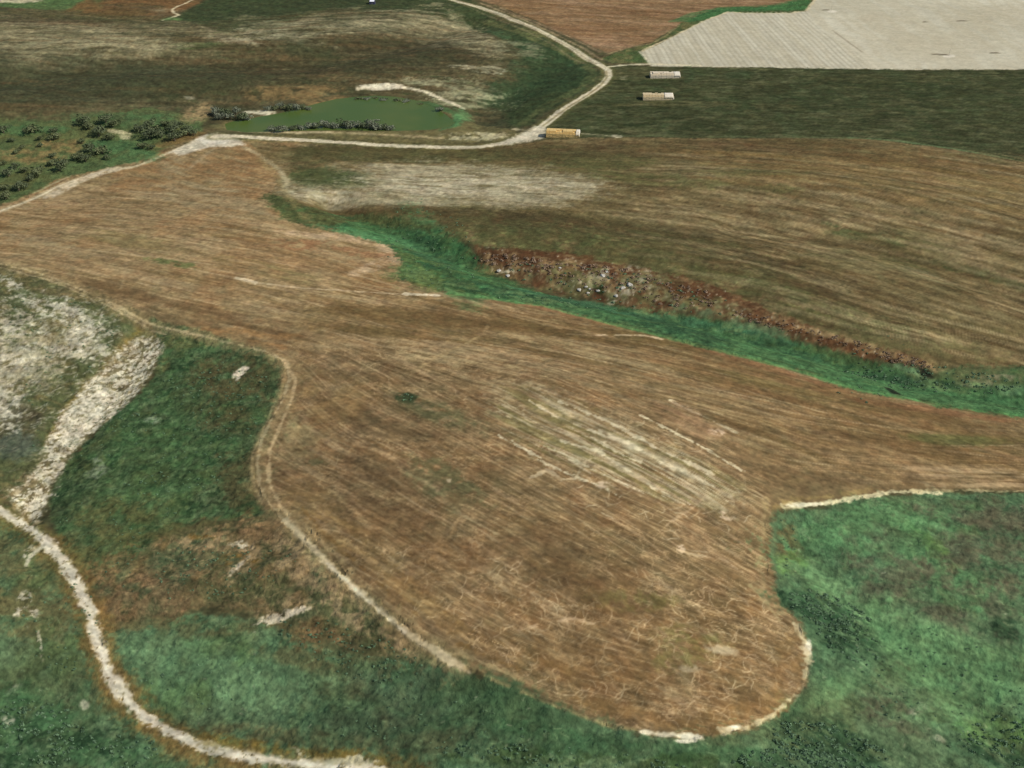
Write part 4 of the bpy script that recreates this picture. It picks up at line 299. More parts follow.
["P",[[-211.0,563.2],[-177.4,545.0],[-137.8,523.1],[-123.3,509.9],[-120.4,480.2],[-122.6,452.1],[-127.3,434.1],[-123.7,415.7],[-118.2,401.5],[-110.7,390.8],[-121.1,389.6],[-142.5,392.5],[-159.1,384.6],[-167.1,364.3],[-179.3,353.3],[-185.3,359.0],[-195.6,370.7],[-212.1,393.3],[-221.9,420.3],[-218.4,446.5],[-208.7,473.5],[-198.0,492.6],[-194.2,509.0],[-200.9,541.7]],[86,92,56],5,5,0.55,["n",0,12,12,0.5,0.68],None],
["P",[[-211.0,563.2],[-177.4,545.0],[-137.8,523.1],[-123.3,509.9],[-120.4,480.2],[-122.6,452.1],[-127.3,434.1],[-123.7,415.7],[-118.2,401.5],[-110.7,390.8],[-121.1,389.6],[-142.5,392.5],[-159.1,384.6],[-167.1,364.3],[-179.3,353.3],[-185.3,359.0],[-195.6,370.7],[-212.1,393.3],[-221.9,420.3],[-218.4,446.5],[-208.7,473.5],[-198.0,492.6],[-194.2,509.0],[-200.9,541.7]],[43,62,40],5,5,0.65,["n",0,4,4,0.55,0.68],None],
["P",[[-211.0,563.2],[-177.4,545.0],[-137.8,523.1],[-123.3,509.9],[-120.4,480.2],[-122.6,452.1],[-127.3,434.1],[-123.7,415.7],[-118.2,401.5],[-110.7,390.8],[-121.1,389.6],[-142.5,392.5],[-159.1,384.6],[-167.1,364.3],[-179.3,353.3],[-185.3,359.0],[-195.6,370.7],[-212.1,393.3],[-221.9,420.3],[-218.4,446.5],[-208.7,473.5],[-198.0,492.6],[-194.2,509.0],[-200.9,541.7]],[112,128,92],5,5,0.5,["n",20,4,2,0.6,0.72],None],
["E",[[-166.3,451.6,0.02418,0.00997,0.00703,-0.02227],[-175.6,429.6,0.03396,0.00916,-0.00307,-0.03424],[-169.2,484.7,0.04688,0.01112,-0.00835,-0.05981],[-174.6,408.2,0.03515,0.00963,-0.00433,-0.0617]],[71,102,64],0.9,0.9,0.5,["n",0,10,10,0.2,0.6],None],
["E",[[-144.2,493.3,0.04036,0.00806,-0.00904,-0.04909],[-146.2,464.6,0.06427,0.01375,-0.01617,-0.08845],[-139.2,509.8,0.05876,0.00465,-0.05027,-0.11747],[-128.7,416.6,0.10373,0.02065,-0.00728,-0.04349]],[88,80,54],0.9,1,0.8,["n",0,9,9,0.2,0.5],None],
["E",[[-190.3,539.0,0.07064,0.00942,-0.05565,-0.14357],[-194.7,522.0,0.17625,0.04472,-0.01967,-0.09613]],[110,108,70],0.8,0.8,0.7,["n",0,4,4,0.35,0.65],None],
["E",[[-146.5,504.9,0.19052,0.12734,0.34139,-0.21803],[-144.0,508.8,0.45489,0.08788,-0.09508,-0.57169],[-147.5,501.6,0.38328,0.2572,0.2563,-0.16412]],[218,204,182],0.6,0.7,0.95,["n",0,2,2,0.2,0.4],None],
["E",[[-185.5,469.9,0.23988,0.06421,-0.02681,-0.30219],[-201.7,429.9,0.19429,0.10514,0.12093,-0.20824],[-201.8,435.2,0.40216,0.33064,0.13565,-0.06759]],[150,160,136],0.8,0.8,0.6,["n",0,3,3,0.3,0.5],None],
["E",[[-180.4,395.2,0.04313,0.01238,-0.0029,-0.05968],[-182.2,370.5,0.04504,0.01341,-0.00238,-0.10621],[-155.2,387.4,0.03633,0.01129,0.00621,-0.15755]],[96,92,58],0.9,0.8,0.7,["n",0,7,7,0.25,0.6],None],
["P",[[-438.8,423.1],[-241.6,410.4],[-230.4,404.2],[-204.1,383.1],[-189.3,364.8],[-177.6,347.9],[-167.0,333.0],[-130.8,339.7],[-103.4,333.8],[-85.4,320.6],[-59.9,310.5],[-27.9,303.8],[-4.5,291.7],[17.7,280.6],[46.3,269.6],[64.0,266.4],[84.6,270.8],[102.8,282.5],[113.3,295.9],[117.7,311.2],[116.2,324.7],[111.7,333.4],[109.4,343.0],[110.5,362.6],[114.6,380.1],[119.6,385.3],[138.8,390.4],[168.5,399.2],[197.6,403.6],[237.4,404.7],[274.8,408.2],[470.6,415.5],[266.8,149.0],[-251.9,152.4]],[93,114,82],2.5,2.5,1,None,"grassland"],
["P",[[-438.8,423.1],[-241.6,410.4],[-230.4,404.2],[-204.1,383.1],[-189.3,364.8],[-177.6,347.9],[-167.0,333.0],[-130.8,339.7],[-103.4,333.8],[-85.4,320.6],[-59.9,310.5],[-27.9,303.8],[-4.5,291.7],[17.7,280.6],[46.3,269.6],[64.0,266.4],[84.6,270.8],[102.8,282.5],[113.3,295.9],[117.7,311.2],[116.2,324.7],[111.7,333.4],[109.4,343.0],[110.5,362.6],[114.6,380.1],[119.6,385.3],[138.8,390.4],[168.5,399.2],[197.6,403.6],[237.4,404.7],[274.8,408.2],[470.6,415.5],[266.8,149.0],[-251.9,152.4]],[79,110,78],6,5,0.65,["n",0,24,24,0.4,0.6],None],
["P",[[-438.8,423.1],[-241.6,410.4],[-230.4,404.2],[-204.1,383.1],[-189.3,364.8],[-177.6,347.9],[-167.0,333.0],[-130.8,339.7],[-103.4,333.8],[-85.4,320.6],[-59.9,310.5],[-27.9,303.8],[-4.5,291.7],[17.7,280.6],[46.3,269.6],[64.0,266.4],[84.6,270.8],[102.8,282.5],[113.3,295.9],[117.7,311.2],[116.2,324.7],[111.7,333.4],[109.4,343.0],[110.5,362.6],[114.6,380.1],[119.6,385.3],[138.8,390.4],[168.5,399.2],[197.6,403.6],[237.4,404.7],[274.8,408.2],[470.6,415.5],[266.8,149.0],[-251.9,152.4]],[88,98,64],6,5,0.5,["n",0,18,18,0.5,0.7],None],
["P",[[-438.8,423.1],[-241.6,410.4],[-230.4,404.2],[-204.1,383.1],[-189.3,364.8],[-177.6,347.9],[-167.0,333.0],[-130.8,339.7],[-103.4,333.8],[-85.4,320.6],[-59.9,310.5],[-27.9,303.8],[-4.5,291.7],[17.7,280.6],[46.3,269.6],[64.0,266.4],[84.6,270.8],[102.8,282.5],[113.3,295.9],[117.7,311.2],[116.2,324.7],[111.7,333.4],[109.4,343.0],[110.5,362.6],[114.6,380.1],[119.6,385.3],[138.8,390.4],[168.5,399.2],[197.6,403.6],[237.4,404.7],[274.8,408.2],[470.6,415.5],[266.8,149.0],[-251.9,152.4]],[57,78,54],6,5,0.45,["n",-38,9,3.2,0.54,0.68],None],
["P",[[-438.8,423.1],[-241.6,410.4],[-230.4,404.2],[-204.1,383.1],[-189.3,364.8],[-177.6,347.9],[-167.0,333.0],[-130.8,339.7],[-103.4,333.8],[-85.4,320.6],[-59.9,310.5],[-27.9,303.8],[-4.5,291.7],[17.7,280.6],[46.3,269.6],[64.0,266.4],[84.6,270.8],[102.8,282.5],[113.3,295.9],[117.7,311.2],[116.2,324.7],[111.7,333.4],[109.4,343.0],[110.5,362.6],[114.6,380.1],[119.6,385.3],[138.8,390.4],[168.5,399.2],[197.6,403.6],[237.4,404.7],[274.8,408.2],[470.6,415.5],[266.8,149.0],[-251.9,152.4]],[112,134,96],6,5,0.4,["n",-38,6,2.2,0.58,0.72],None],
["E",[[153.8,377.3,0.02741,-0.00322,0.01784,-0.06777],[158.1,360.1,0.02574,-0.00672,0.00115,-0.05298],[187.1,384.6,0.04442,-0.01355,0.00297,-0.09953],[195.7,343.8,0.03758,-0.02321,-0.04213,-0.0733]],[92,132,88],0.9,1,0.8,["n",-30,22,9,0.25,0.55],None],
["E",[[133.6,345.2,0.04461,-0.02497,-0.04558,-0.08341],[167.7,319.2,0.02786,-0.01976,-0.05512,-0.07316],[183.7,295.6,0.0538,-0.01649,-0.0072,-0.06726],[163.9,292.4,0.03541,-0.02151,-0.02514,-0.06632],[150.7,330.2,0.03457,-0.02649,-0.09973,-0.10981]],[114,146,102],0.9,1,0.8,["n",-30,20,7,0.3,0.58],None],
["E",[[216.6,379.0,0.03697,-0.0179,-0.01182,-0.04723],[194.7,366.4,0.07226,-0.04275,-0.03886,-0.067],[206.3,338.2,0.06063,-0.02166,-0.00159,-0.09415],[158.1,360.1,0.04394,-0.02369,-0.0383,-0.07385],[182.4,328.2,0.03859,-0.02362,-0.08658,-0.15939],[147.4,290.1,0.06229,-0.03642,-0.03106,-0.07662],[154.0,344.1,0.08058,-0.01985,-0.00961,-0.1669]],[94,94,74],0.9,1,0.8,["n",0,9,9,0.3,0.56],None],
["E",[[129.9,330.3,0.05103,-0.02666,-0.03169,-0.0928],[132.9,317.5,0.07515,-0.05066,-0.06263,-0.08816],[115.5,268.7,0.0523,-0.02846,-0.03186,-0.08554],[102.9,261.6,0.05511,-0.01166,0.01349,-0.17754],[200.8,322.9,0.11661,-0.0758,-0.09008,-0.15802],[178.5,268.7,0.08583,-0.05777,-0.04627,-0.1223]],[45,70,48],0.8,0.8,0.75,["n",-38,6,2.2,0.35,0.55],None],
["E",[[119.4,371.2,0.18353,-0.03769,0.024,-0.08327],[120.5,365.5,0.1849,-0.03956,0.04108,-0.13648]],[104,86,58],0.8,0.8,0.7,["n",0,4,4,0.25,0.5],None],
["E",[[103.8,265.8,0.04551,-0.00961,0.01375,-0.17501],[139.6,289.7,0.04991,-0.02851,-0.05582,-0.13359],[131.9,305.2,0.08106,-0.04373,-0.08959,-0.22339]],[110,140,101],0.8,0.8,0.5,["n",-38,7,2.4,0.4,0.6],None],
["E",[[118.4,355.8,0.14111,-0.03008,0.04123,-0.14188],[182.5,369.2,0.05908,-0.05402,-0.18142,-0.10657],[184.1,279.3,0.06984,-0.02263,-0.018,-0.13726]],[104,140,74],0.9,0.8,0.6,["n",0,8,8,0.25,0.6],None],
["E",[[156.1,288.2,0.35723,-0.21392,-0.20447,-0.57315],[151.7,285.0,0.43537,-0.13076,0.03983,-0.55845],[157.7,273.9,0.39683,-0.31683,-0.41074,-0.52729],[134.7,304.0,0.50588,-0.12782,0.0815,-1.06263],[125.2,366.7,1.12468,-0.23685,0.13781,-0.86127]],[180,176,150],0.8,0.8,0.6,["n",0,2,2,0.4,0.6],None],
["E",[[-12.0,286.5,0.02257,-0.00512,-0.0389,-0.08277],[-41.7,280.4,0.02975,0.00248,-0.00569,-0.07531],[17.3,267.8,0.02279,-0.00437,-0.03251,-0.1516]],[66,88,60],0.9,0.8,0.8,["n",0,16,16,0.15,0.5],None],
["E",[[-33.7,273.2,0.04531,0.00301,-0.00826,-0.10895],[-70.4,297.6,0.04926,-3e-05,-0.02874,-0.07973]],[80,84,60],0.9,0.8,0.7,["n",0,10,10,0.25,0.55],None],
["E",[[-91.3,304.6,0.04571,-0.01028,-0.04469,-0.10335],[-143.2,321.4,0.04785,0.00494,-0.02109,-0.08885],[-98.0,296.9,0.04226,0.00756,-0.01674,-0.16218],[-126.7,302.7,0.03886,-0.00596,-0.03738,-0.09614]],[100,128,92],0.9,1,0.75,["n",0,12,12,0.2,0.55],None],
["E",[[-114.1,319.6,0.06091,0.0121,-0.01455,-0.15092],[-125.9,298.6,0.04223,0.00894,-0.00526,-0.11063]],[88,116,72],0.9,0.8,0.5,["n",0,6,6,0.3,0.6],None],
["E",[[-120.5,330.9,0.03992,0.01054,-0.00377,-0.2486],[-150.9,335.6,0.04766,0.01474,0.01388,-0.24664],[-84.2,311.8,0.04662,-0.00655,-0.09031,-0.24785],[-64.2,313.2,0.04561,-0.00863,-0.07716,-0.18094],[-86.7,278.6,0.03265,0.00334,-0.04752,-0.22766]],[100,96,66],0.9,0.8,0.7,["n",0,6,6,0.25,0.55],None],
["E",[[-67.8,301.8,0.15803,0.01931,-0.08095,-0.56239],[-70.4,297.6,0.31712,0.04406,-0.0958,-0.51701],[-97.6,307.1,0.24984,0.03869,-0.04811,-0.61993],[-47.1,298.9,0.1639,-0.04788,-0.19929,-0.40389]],[133,160,115],0.9,0.8,0.5,["n",0,3,3,0.35,0.6],None],
["E",[[17.4,269.9,0.02707,-0.00606,-0.07442,-0.29889],[45.7,263.1,0.03494,-0.00593,-0.02753,-0.24625],[74.1,261.7,0.05569,-0.00833,0.01732,-0.3152]],[66,98,66],0.9,0.8,0.7,["n",0,9,9,0.2,0.5],None],
["E",[[2.8,260.5,0.04688,-0.00026,-0.01718,-0.32146],[38.1,257.7,0.04729,-0.00368,-0.00796,-0.36182],[66.6,259.3,0.14042,-0.01892,0.01924,-0.50951]],[124,140,100],0.8,0.8,0.6,["n",0,3,3,0.45,0.6],None],
["E",[[10.0,261.3,0.03124,-0.00062,-0.01025,-0.25594],[59.4,258.4,0.047,-0.00564,0.00799,-0.32036]],[58,78,46],0.9,0.8,0.7,["n",0,5,5,0.3,0.6],None],
["E",[[-213.3,370.7,0.04467,0.01008,-0.01486,-0.06782],[-197.4,337.1,0.06007,0.0202,0.00157,-0.07987],[-211.5,347.5,0.0789,0.02825,0.00176,-0.06056]],[112,104,70],0.9,0.8,0.75,["n",0,8,8,0.2,0.5],None],
["E",[[-204.4,370.7,0.07532,0.02539,-7e-05,-0.10395],[-184.2,322.1,0.08172,0.02548,-0.00018,-0.07061],[-206.9,358.9,0.11562,0.04001,0.00243,-0.1734]],[78,94,60],0.9,0.8,0.7,["n",0,6,6,0.3,0.6],None],
["E",[[-207.7,347.6,0.3941,0.13853,0.00678,-0.25876],[-201.1,340.7,0.47822,0.16354,0.01129,-0.46818],[-193.2,324.5,0.96885,0.43157,0.0297,-0.16327],[-207.9,341.0,0.479,0.16953,0.01171,-0.37235],[-197.9,304.4,0.27122,0.22932,0.44875,-0.43659],[-196.8,299.4,0.52074,0.20397,0.05089,-0.62883],[-211.4,378.1,0.17957,0.09678,0.18755,-0.44599],[-215.7,375.1,0.48274,-0.0253,-0.16225,-0.25515]],[206,198,172],0.9,1.1,0.9,["n",0,2.0,2.0,0.42,0.58],None],
["E",[[-179.8,284.9,0.0379,0.01387,0.0027,-0.06063],[-157.8,275.7,0.04369,0.00804,-0.02506,-0.11495],[-193.1,299.7,0.08621,0.03288,0.00821,-0.1374]],[68,100,66],0.9,0.8,0.8,["n",0,9,9,0.2,0.5],None],
["E",[[-181.0,277.9,0.04456,0.01606,0.00111,-0.07482],[-155.7,280.5,0.06591,0.02189,-0.00189,-0.1013]],[44,66,44],0.8,0.8,0.7,["n",0,4,4,0.4,0.58],None],
["E",[[-168.8,304.1,0.10399,0.02892,-0.00525,-0.11005],[-173.7,300.1,0.18071,0.05547,-0.00634,-0.28424]],[84,92,64],0.9,0.8,0.7,["n",0,5,5,0.3,0.6],None],
["E",[[-167.4,297.7,0.63476,0.18933,-0.01449,-0.57104],[-193.5,289.2,0.44108,0.17127,0.03006,-0.50443]],[190,186,164],0.8,0.8,0.7,["n",0,2,2,0.3,0.5],None],
["P",[[-145.8,386.7],[-123.5,390.0],[-110.0,392.5],[-88.4,371.4],[-67.7,345.7],[-44.8,321.9],[-28.0,305.8],[-25.9,302.1],[-43.6,305.2],[-64.2,313.2],[-86.2,326.2],[-103.9,336.8],[-131.4,342.7],[-159.4,335.9],[-168.1,334.1],[-177.6,347.9],[-186.2,361.9],[-178.1,371.6],[-162.1,378.8]],[108,92,62],12,16,0.85,["n",0,12,12,0.1,0.4],"grassland"],
["P",[[-145.8,386.7],[-123.5,390.0],[-110.0,392.5],[-88.4,371.4],[-67.7,345.7],[-44.8,321.9],[-28.0,305.8],[-25.9,302.1],[-43.6,305.2],[-64.2,313.2],[-86.2,326.2],[-103.9,336.8],[-131.4,342.7],[-159.4,335.9],[-168.1,334.1],[-177.6,347.9],[-186.2,361.9],[-178.1,371.6],[-162.1,378.8]],[140,116,82],5,6,0.65,["n",0,5,5,0.48,0.64],None],
["P",[[-145.8,386.7],[-123.5,390.0],[-110.0,392.5],[-88.4,371.4],[-67.7,345.7],[-44.8,321.9],[-28.0,305.8],[-25.9,302.1],[-43.6,305.2],[-64.2,313.2],[-86.2,326.2],[-103.9,336.8],[-131.4,342.7],[-159.4,335.9],[-168.1,334.1],[-177.6,347.9],[-186.2,361.9],[-178.1,371.6],[-162.1,378.8]],[74,80,54],8,6,0.75,["n",0,9,9,0.45,0.62],None],
["P",[[-145.8,386.7],[-123.5,390.0],[-110.0,392.5],[-88.4,371.4],[-67.7,345.7],[-44.8,321.9],[-28.0,305.8],[-25.9,302.1],[-43.6,305.2],[-64.2,313.2],[-86.2,326.2],[-103.9,336.8],[-131.4,342.7],[-159.4,335.9],[-168.1,334.1],[-177.6,347.9],[-186.2,361.9],[-178.1,371.6],[-162.1,378.8]],[79,98,71],8,6,0.5,["n",0,16,16,0.5,0.66],None],
["E",[[-154.5,350.8,0.03317,0.01071,0.00639,-0.093],[-116.4,377.0,0.04442,0.01412,0.0077,-0.13458]],[124,98,72],0.9,1,0.6,["n",0,6,6,0.3,0.6],None],
["E",[[-122.0,382.6,0.04764,0.01669,0.01913,-0.15764],[-129.8,376.0,0.05458,0.00792,-0.07035,-0.28902],[-108.6,384.4,0.10901,0.01881,-0.04165,-0.21206]],[160,130,92],0.8,0.8,0.7,["n",10,9,3,0.35,0.6],None],
["E",[[-120.4,374.1,0.24639,0.04931,-0.05014,-0.33276],[-118.5,361.0,0.15619,0.11919,0.38389,-0.2878],[-112.9,363.9,0.34743,0.19268,0.45407,-0.53493],[-94.0,333.3,0.09933,0.03742,0.06627,-0.47695],[-87.5,335.0,0.39479,0.05756,-0.19527,-1.03888],[-102.9,330.8,0.2978,0.05199,-0.14804,-1.03195]],[214,200,172],0.9,1.1,0.9,["n",0,2,2,0.42,0.58],None],
["E",[[-137.7,381.1,0.13328,0.01143,-0.13957,-0.43638],[-118.4,364.8,0.11293,0.02442,-0.02901,-0.18752]],[141,102,48],0.8,0.8,0.6,["n",0,4,4,0.35,0.65],None],
["E",[[-75.2,337.4,0.07722,-0.03262,-0.07736,-0.0973],[-52.3,315.2,0.06151,-0.01778,-0.08686,-0.16832],[-115.5,349.0,0.05801,0.01925,0.00821,-0.14784]],[92,96,64],0.9,0.8,0.7,["n",0,6,6,0.25,0.55],None],
["E",[[-75.5,339.9,0.19694,0.02453,-0.04611,-0.22812],[-65.8,328.5,0.05884,-0.03444,-0.21372,-0.24124],[-90.1,353.9,0.06348,-0.02746,-0.11305,-0.16976],[-50.4,317.0,0.07064,-0.04573,-0.28703,-0.34109],[-97.2,370.4,0.09225,-0.04863,-0.14343,-0.12522]],[160,140,106],0.9,1,0.75,["n",0,3.5,3.5,0.38,0.6],None],
["P",[[-207.2,547.5],[-197.9,537.0],[-195.9,522.3],[-197.9,508.2],[-202.0,491.0],[-206.9,481.8],[-213.4,471.3],[-220.3,453.9],[-223.7,439.8],[-222.5,424.7],[-220.3,410.2],[-217.0,396.2],[-220.4,392.5],[-233.7,406.1],[-240.8,413.3],[-241.1,419.1],[-233.7,427.3],[-232.2,439.7],[-233.8,456.2],[-236.1,473.8],[-232.1,485.6],[-228.3,504.4],[-223.2,520.4],[-218.6,535.5],[-216.2,547.2]],[150,138,104],6,5,0.75,["n",0,4,4,0.2,0.45],None],
["P",[[-207.2,547.5],[-197.9,537.0],[-195.9,522.3],[-197.9,508.2],[-202.0,491.0],[-206.9,481.8],[-213.4,471.3],[-220.3,453.9],[-223.7,439.8],[-222.5,424.7],[-220.3,410.2],[-217.0,396.2],[-220.4,392.5],[-233.7,406.1],[-240.8,413.3],[-241.1,419.1],[-233.7,427.3],[-232.2,439.7],[-233.8,456.2],[-236.1,473.8],[-232.1,485.6],[-228.3,504.4],[-223.2,520.4],[-218.6,535.5],[-216.2,547.2]],[214,205,182],5,7,0.97,["n",0,2.4,2.4,0.3,0.46],"rocky_wash"],
["P",[[-207.2,547.5],[-197.9,537.0],[-195.9,522.3],[-197.9,508.2],[-202.0,491.0],[-206.9,481.8],[-213.4,471.3],[-220.3,453.9],[-223.7,439.8],[-222.5,424.7],[-220.3,410.2],[-217.0,396.2],[-220.4,392.5],[-233.7,406.1],[-240.8,413.3],[-241.1,419.1],[-233.7,427.3],[-232.2,439.7],[-233.8,456.2],[-236.1,473.8],[-232.1,485.6],[-228.3,504.4],[-223.2,520.4],[-218.6,535.5],[-216.2,547.2]],[108,98,70],4,5,0.85,["n",35,3.0,1.6,0.55,0.64],None],
["P",[[-236.2,478.8],[-222.7,503.2],[-207.5,494.5],[-214.5,474.9],[-221.3,457.0],[-225.6,448.7]],[214,206,186],3,3,0.8,["n",60,10,1.8,0.3,0.5],None],
["E",[[-235.7,419.6,0.07466,0.04555,0.08082,-0.08616],[-219.1,529.1,0.04526,0.03484,0.12711,-0.06395]],[128,112,80],0.9,0.8,0.6,["n",0,3,3,0.45,0.6],None],
["S",[[-418.6,394.3],[-200.0,370.7],[-166.7,332.0],[-104.1,332.9],[-27.9,303.8],[46.3,269.6],[107.4,282.9],[117.7,311.2],[114.6,380.1],[168.5,399.2],[470.6,415.5],[266.8,149.0],[-251.9,152.4]],4200,1,4.5,0.45,[59,80,56],0.5,25],
["S",[[-418.6,394.3],[-200.0,370.7],[-166.7,332.0],[-104.1,332.9],[-27.9,303.8],[46.3,269.6],[107.4,282.9],[117.7,311.2],[114.6,380.1],[168.5,399.2],[470.6,415.5],[266.8,149.0],[-251.9,152.4]],2600,1,5,0.45,[135,158,114],0.5,25],
["S",[[-418.6,394.3],[-200.0,370.7],[-166.7,332.0],[-104.1,332.9],[-27.9,303.8],[46.3,269.6],[107.4,282.9],[117.7,311.2],[114.6,380.1],[168.5,399.2],[470.6,415.5],[266.8,149.0],[-251.9,152.4]],300,0.6,2.2,0.5,[176,172,146],0.6,50],
["S",[[-211.0,563.2],[-177.4,545.0],[-137.8,523.1],[-123.3,509.9],[-120.4,480.2],[-122.6,452.1],[-127.3,434.1],[-123.7,415.7],[-118.2,401.5],[-110.7,390.8],[-121.1,389.6],[-142.5,392.5],[-159.1,384.6],[-167.1,364.3],[-179.3,353.3],[-185.3,359.0],[-195.6,370.7],[-212.1,393.3],[-221.9,420.3],[-218.4,446.5],[-208.7,473.5],[-198.0,492.6],[-194.2,509.0],[-200.9,541.7]],1600,1,4,0.45,[41,60,38],0.6,25],
["S",[[-211.0,563.2],[-177.4,545.0],[-137.8,523.1],[-123.3,509.9],[-120.4,480.2],[-122.6,452.1],[-127.3,434.1],[-123.7,415.7],[-118.2,401.5],[-110.7,390.8],[-121.1,389.6],[-142.5,392.5],[-159.1,384.6],[-167.1,364.3],[-179.3,353.3],[-185.3,359.0],[-195.6,370.7],[-212.1,393.3],[-221.9,420.3],[-218.4,446.5],[-208.7,473.5],[-198.0,492.6],[-194.2,509.0],[-200.9,541.7]],700,1,4,0.4,[117,136,98],0.5,25],
["S",[[-603.0,666.1],[-363.4,644.0],[-324.2,628.6],[-286.1,611.0],[-246.7,584.6],[-216.0,559.8],[-198.5,548.3],[-200.2,532.4],[-197.1,509.7],[-202.6,489.4],[-213.1,470.4],[-222.3,450.7],[-224.5,435.1],[-231.7,408.4],[-241.6,410.4],[-440.0,424.7]],1300,1,5,0.45,[70,78,48],0.55,25],
["S",[[-603.0,666.1],[-363.4,644.0],[-324.2,628.6],[-286.1,611.0],[-246.7,584.6],[-216.0,559.8],[-198.5,548.3],[-200.2,532.4],[-197.1,509.7],[-202.6,489.4],[-213.1,470.4],[-222.3,450.7],[-224.5,435.1],[-231.7,408.4],[-241.6,410.4],[-440.0,424.7]],900,1,6,0.45,[172,164,136],0.5,25],
["S",[[-349.5,599.3],[-241.7,587.9],[-212.9,525.9],[-241.4,463.8],[-285.8,447.7]],900,1,5,0.5,[212,206,186],0.65,30],
["S",[[-145.8,386.7],[-123.5,390.0],[-110.0,392.5],[-88.4,371.4],[-67.7,345.7],[-44.8,321.9],[-28.0,305.8],[-25.9,302.1],[-43.6,305.2],[-64.2,313.2],[-86.2,326.2],[-103.9,336.8],[-131.4,342.7],[-159.4,335.9],[-168.1,334.1],[-177.6,347.9],[-186.2,361.9],[-178.1,371.6],[-162.1,378.8]],900,1,6,0.4,[160,136,102],0.55,40],
["S",[[-145.8,386.7],[-123.5,390.0],[-110.0,392.5],[-88.4,371.4],[-67.7,345.7],[-44.8,321.9],[-28.0,305.8],[-25.9,302.1],[-43.6,305.2],[-64.2,313.2],[-86.2,326.2],[-103.9,336.8],[-131.4,342.7],[-159.4,335.9],[-168.1,334.1],[-177.6,347.9],[-186.2,361.9],[-178.1,371.6],[-162.1,378.8]],700,1,4,0.45,[66,66,44],0.55,40],
["S",[[-207.2,547.5],[-197.9,537.0],[-195.9,522.3],[-197.9,508.2],[-202.0,491.0],[-206.9,481.8],[-213.4,471.3],[-220.3,453.9],[-223.7,439.8],[-222.5,424.7],[-220.3,410.2],[-217.0,396.2],[-220.4,392.5],[-233.7,406.1],[-240.8,413.3],[-241.1,419.1],[-233.7,427.3],[-232.2,439.7],[-233.8,456.2],[-236.1,473.8],[-232.1,485.6],[-228.3,504.4],[-223.2,520.4],[-218.6,535.5],[-216.2,547.2]],420,1,3,0.6,[96,88,62],0.7,30],
["S",[[-178.1,753.3],[-150.8,729.2],[-108.3,727.9],[-63.8,705.4],[-41.8,681.3],[-20.9,653.1],[-7.7,632.8],[29.5,600.6],[77.7,590.6],[123.3,572.8],[165.6,549.0],[205.8,527.2],[231.0,518.2],[261.8,520.1],[283.4,520.2],[427.0,502.8],[396.7,451.2],[303.2,468.9],[266.0,475.0],[233.9,479.4],[184.4,491.6],[146.3,513.9],[105.4,533.5],[62.3,555.6],[16.7,580.2],[-13.3,588.7],[-37.6,593.7],[-69.3,610.2],[-68.7,639.2],[-84.6,669.9],[-116.6,686.5],[-145.4,697.4],[-162.4,715.6]],1400,1.5,7,0.7,[51,78,50],0.5,20],
["S",[[-178.1,753.3],[-150.8,729.2],[-108.3,727.9],[-63.8,705.4],[-41.8,681.3],[-20.9,653.1],[-7.7,632.8],[29.5,600.6],[77.7,590.6],[123.3,572.8],[165.6,549.0],[205.8,527.2],[231.0,518.2],[261.8,520.1],[283.4,520.2],[427.0,502.8],[396.7,451.2],[303.2,468.9],[266.0,475.0],[233.9,479.4],[184.4,491.6],[146.3,513.9],[105.4,533.5],[62.3,555.6],[16.7,580.2],[-13.3,588.7],[-37.6,593.7],[-69.3,610.2],[-68.7,639.2],[-84.6,669.9],[-116.6,686.5],[-145.4,697.4],[-162.4,715.6]],700,1.5,7,0.6,[115,140,92],0.45,20],
["E",[[17.8,629.5,0.11273,-0.00185,-0.03257,-0.15477],[45.5,614.0,0.07345,-0.00306,-0.03217,-0.14613],[79.1,608.4,0.10145,-0.00915,-0.00849,-0.1035],[93.1,595.0,0.11845,-0.01137,-0.02153,-0.14789],[124.6,582.9,0.08417,-0.01173,-0.0167,-0.15454],[30.1,616.8,0.11454,-0.00312,-0.05018,-0.22043],[63.3,601.0,0.1029,-0.00589,-0.05417,-0.23078]],[122,122,86],1,1.3,0.75,["n",0,5,5,0.3,0.6],None],
["E",[[55.2,619.7,0.13332,-0.00824,-0.02331,-0.22912],[85.7,612.7,0.16127,-0.01643,-0.00792,-0.16455],[76.6,628.2,0.17595,-0.01572,-0.01753,-0.26394],[85.2,620.2,0.26645,-0.02683,-0.01106,-0.20049],[69.6,604.1,0.16394,-0.01116,-0.04871,-0.24771]],[172,162,140],1,1.2,0.7,["n",0,3,3,0.4,0.6],None],
["S",[[-26.5,666.1],[31.1,648.9],[81.0,627.9],[121.9,606.1],[153.0,575.4],[182.7,550.3],[227.5,527.0],[232.6,520.4],[205.8,527.2],[165.6,549.0],[134.2,567.6],[106.3,577.7],[77.3,585.7],[54.0,598.1],[17.6,616.5],[-7.7,633.9],[-19.6,649.2]],500,1,4,0.8,[176,152,116],0.5,60],
["S",[[-26.5,666.1],[31.1,648.9],[81.0,627.9],[121.9,606.1],[153.0,575.4],[182.7,550.3],[227.5,527.0],[232.6,520.4],[205.8,527.2],[165.6,549.0],[134.2,567.6],[106.3,577.7],[77.3,585.7],[54.0,598.1],[17.6,616.5],[-7.7,633.9],[-19.6,649.2]],500,1,4,0.8,[74,46,32],0.5,60],
["S",[[-26.5,666.1],[31.1,648.9],[81.0,627.9],[121.9,606.1],[153.0,575.4],[182.7,550.3],[227.5,527.0],[232.6,520.4],[205.8,527.2],[165.6,549.0],[134.2,567.6],[106.3,577.7],[77.3,585.7],[54.0,598.1],[17.6,616.5],[-7.7,633.9],[-19.6,649.2]],260,0.6,2,0.9,[198,188,164],0.7,60],
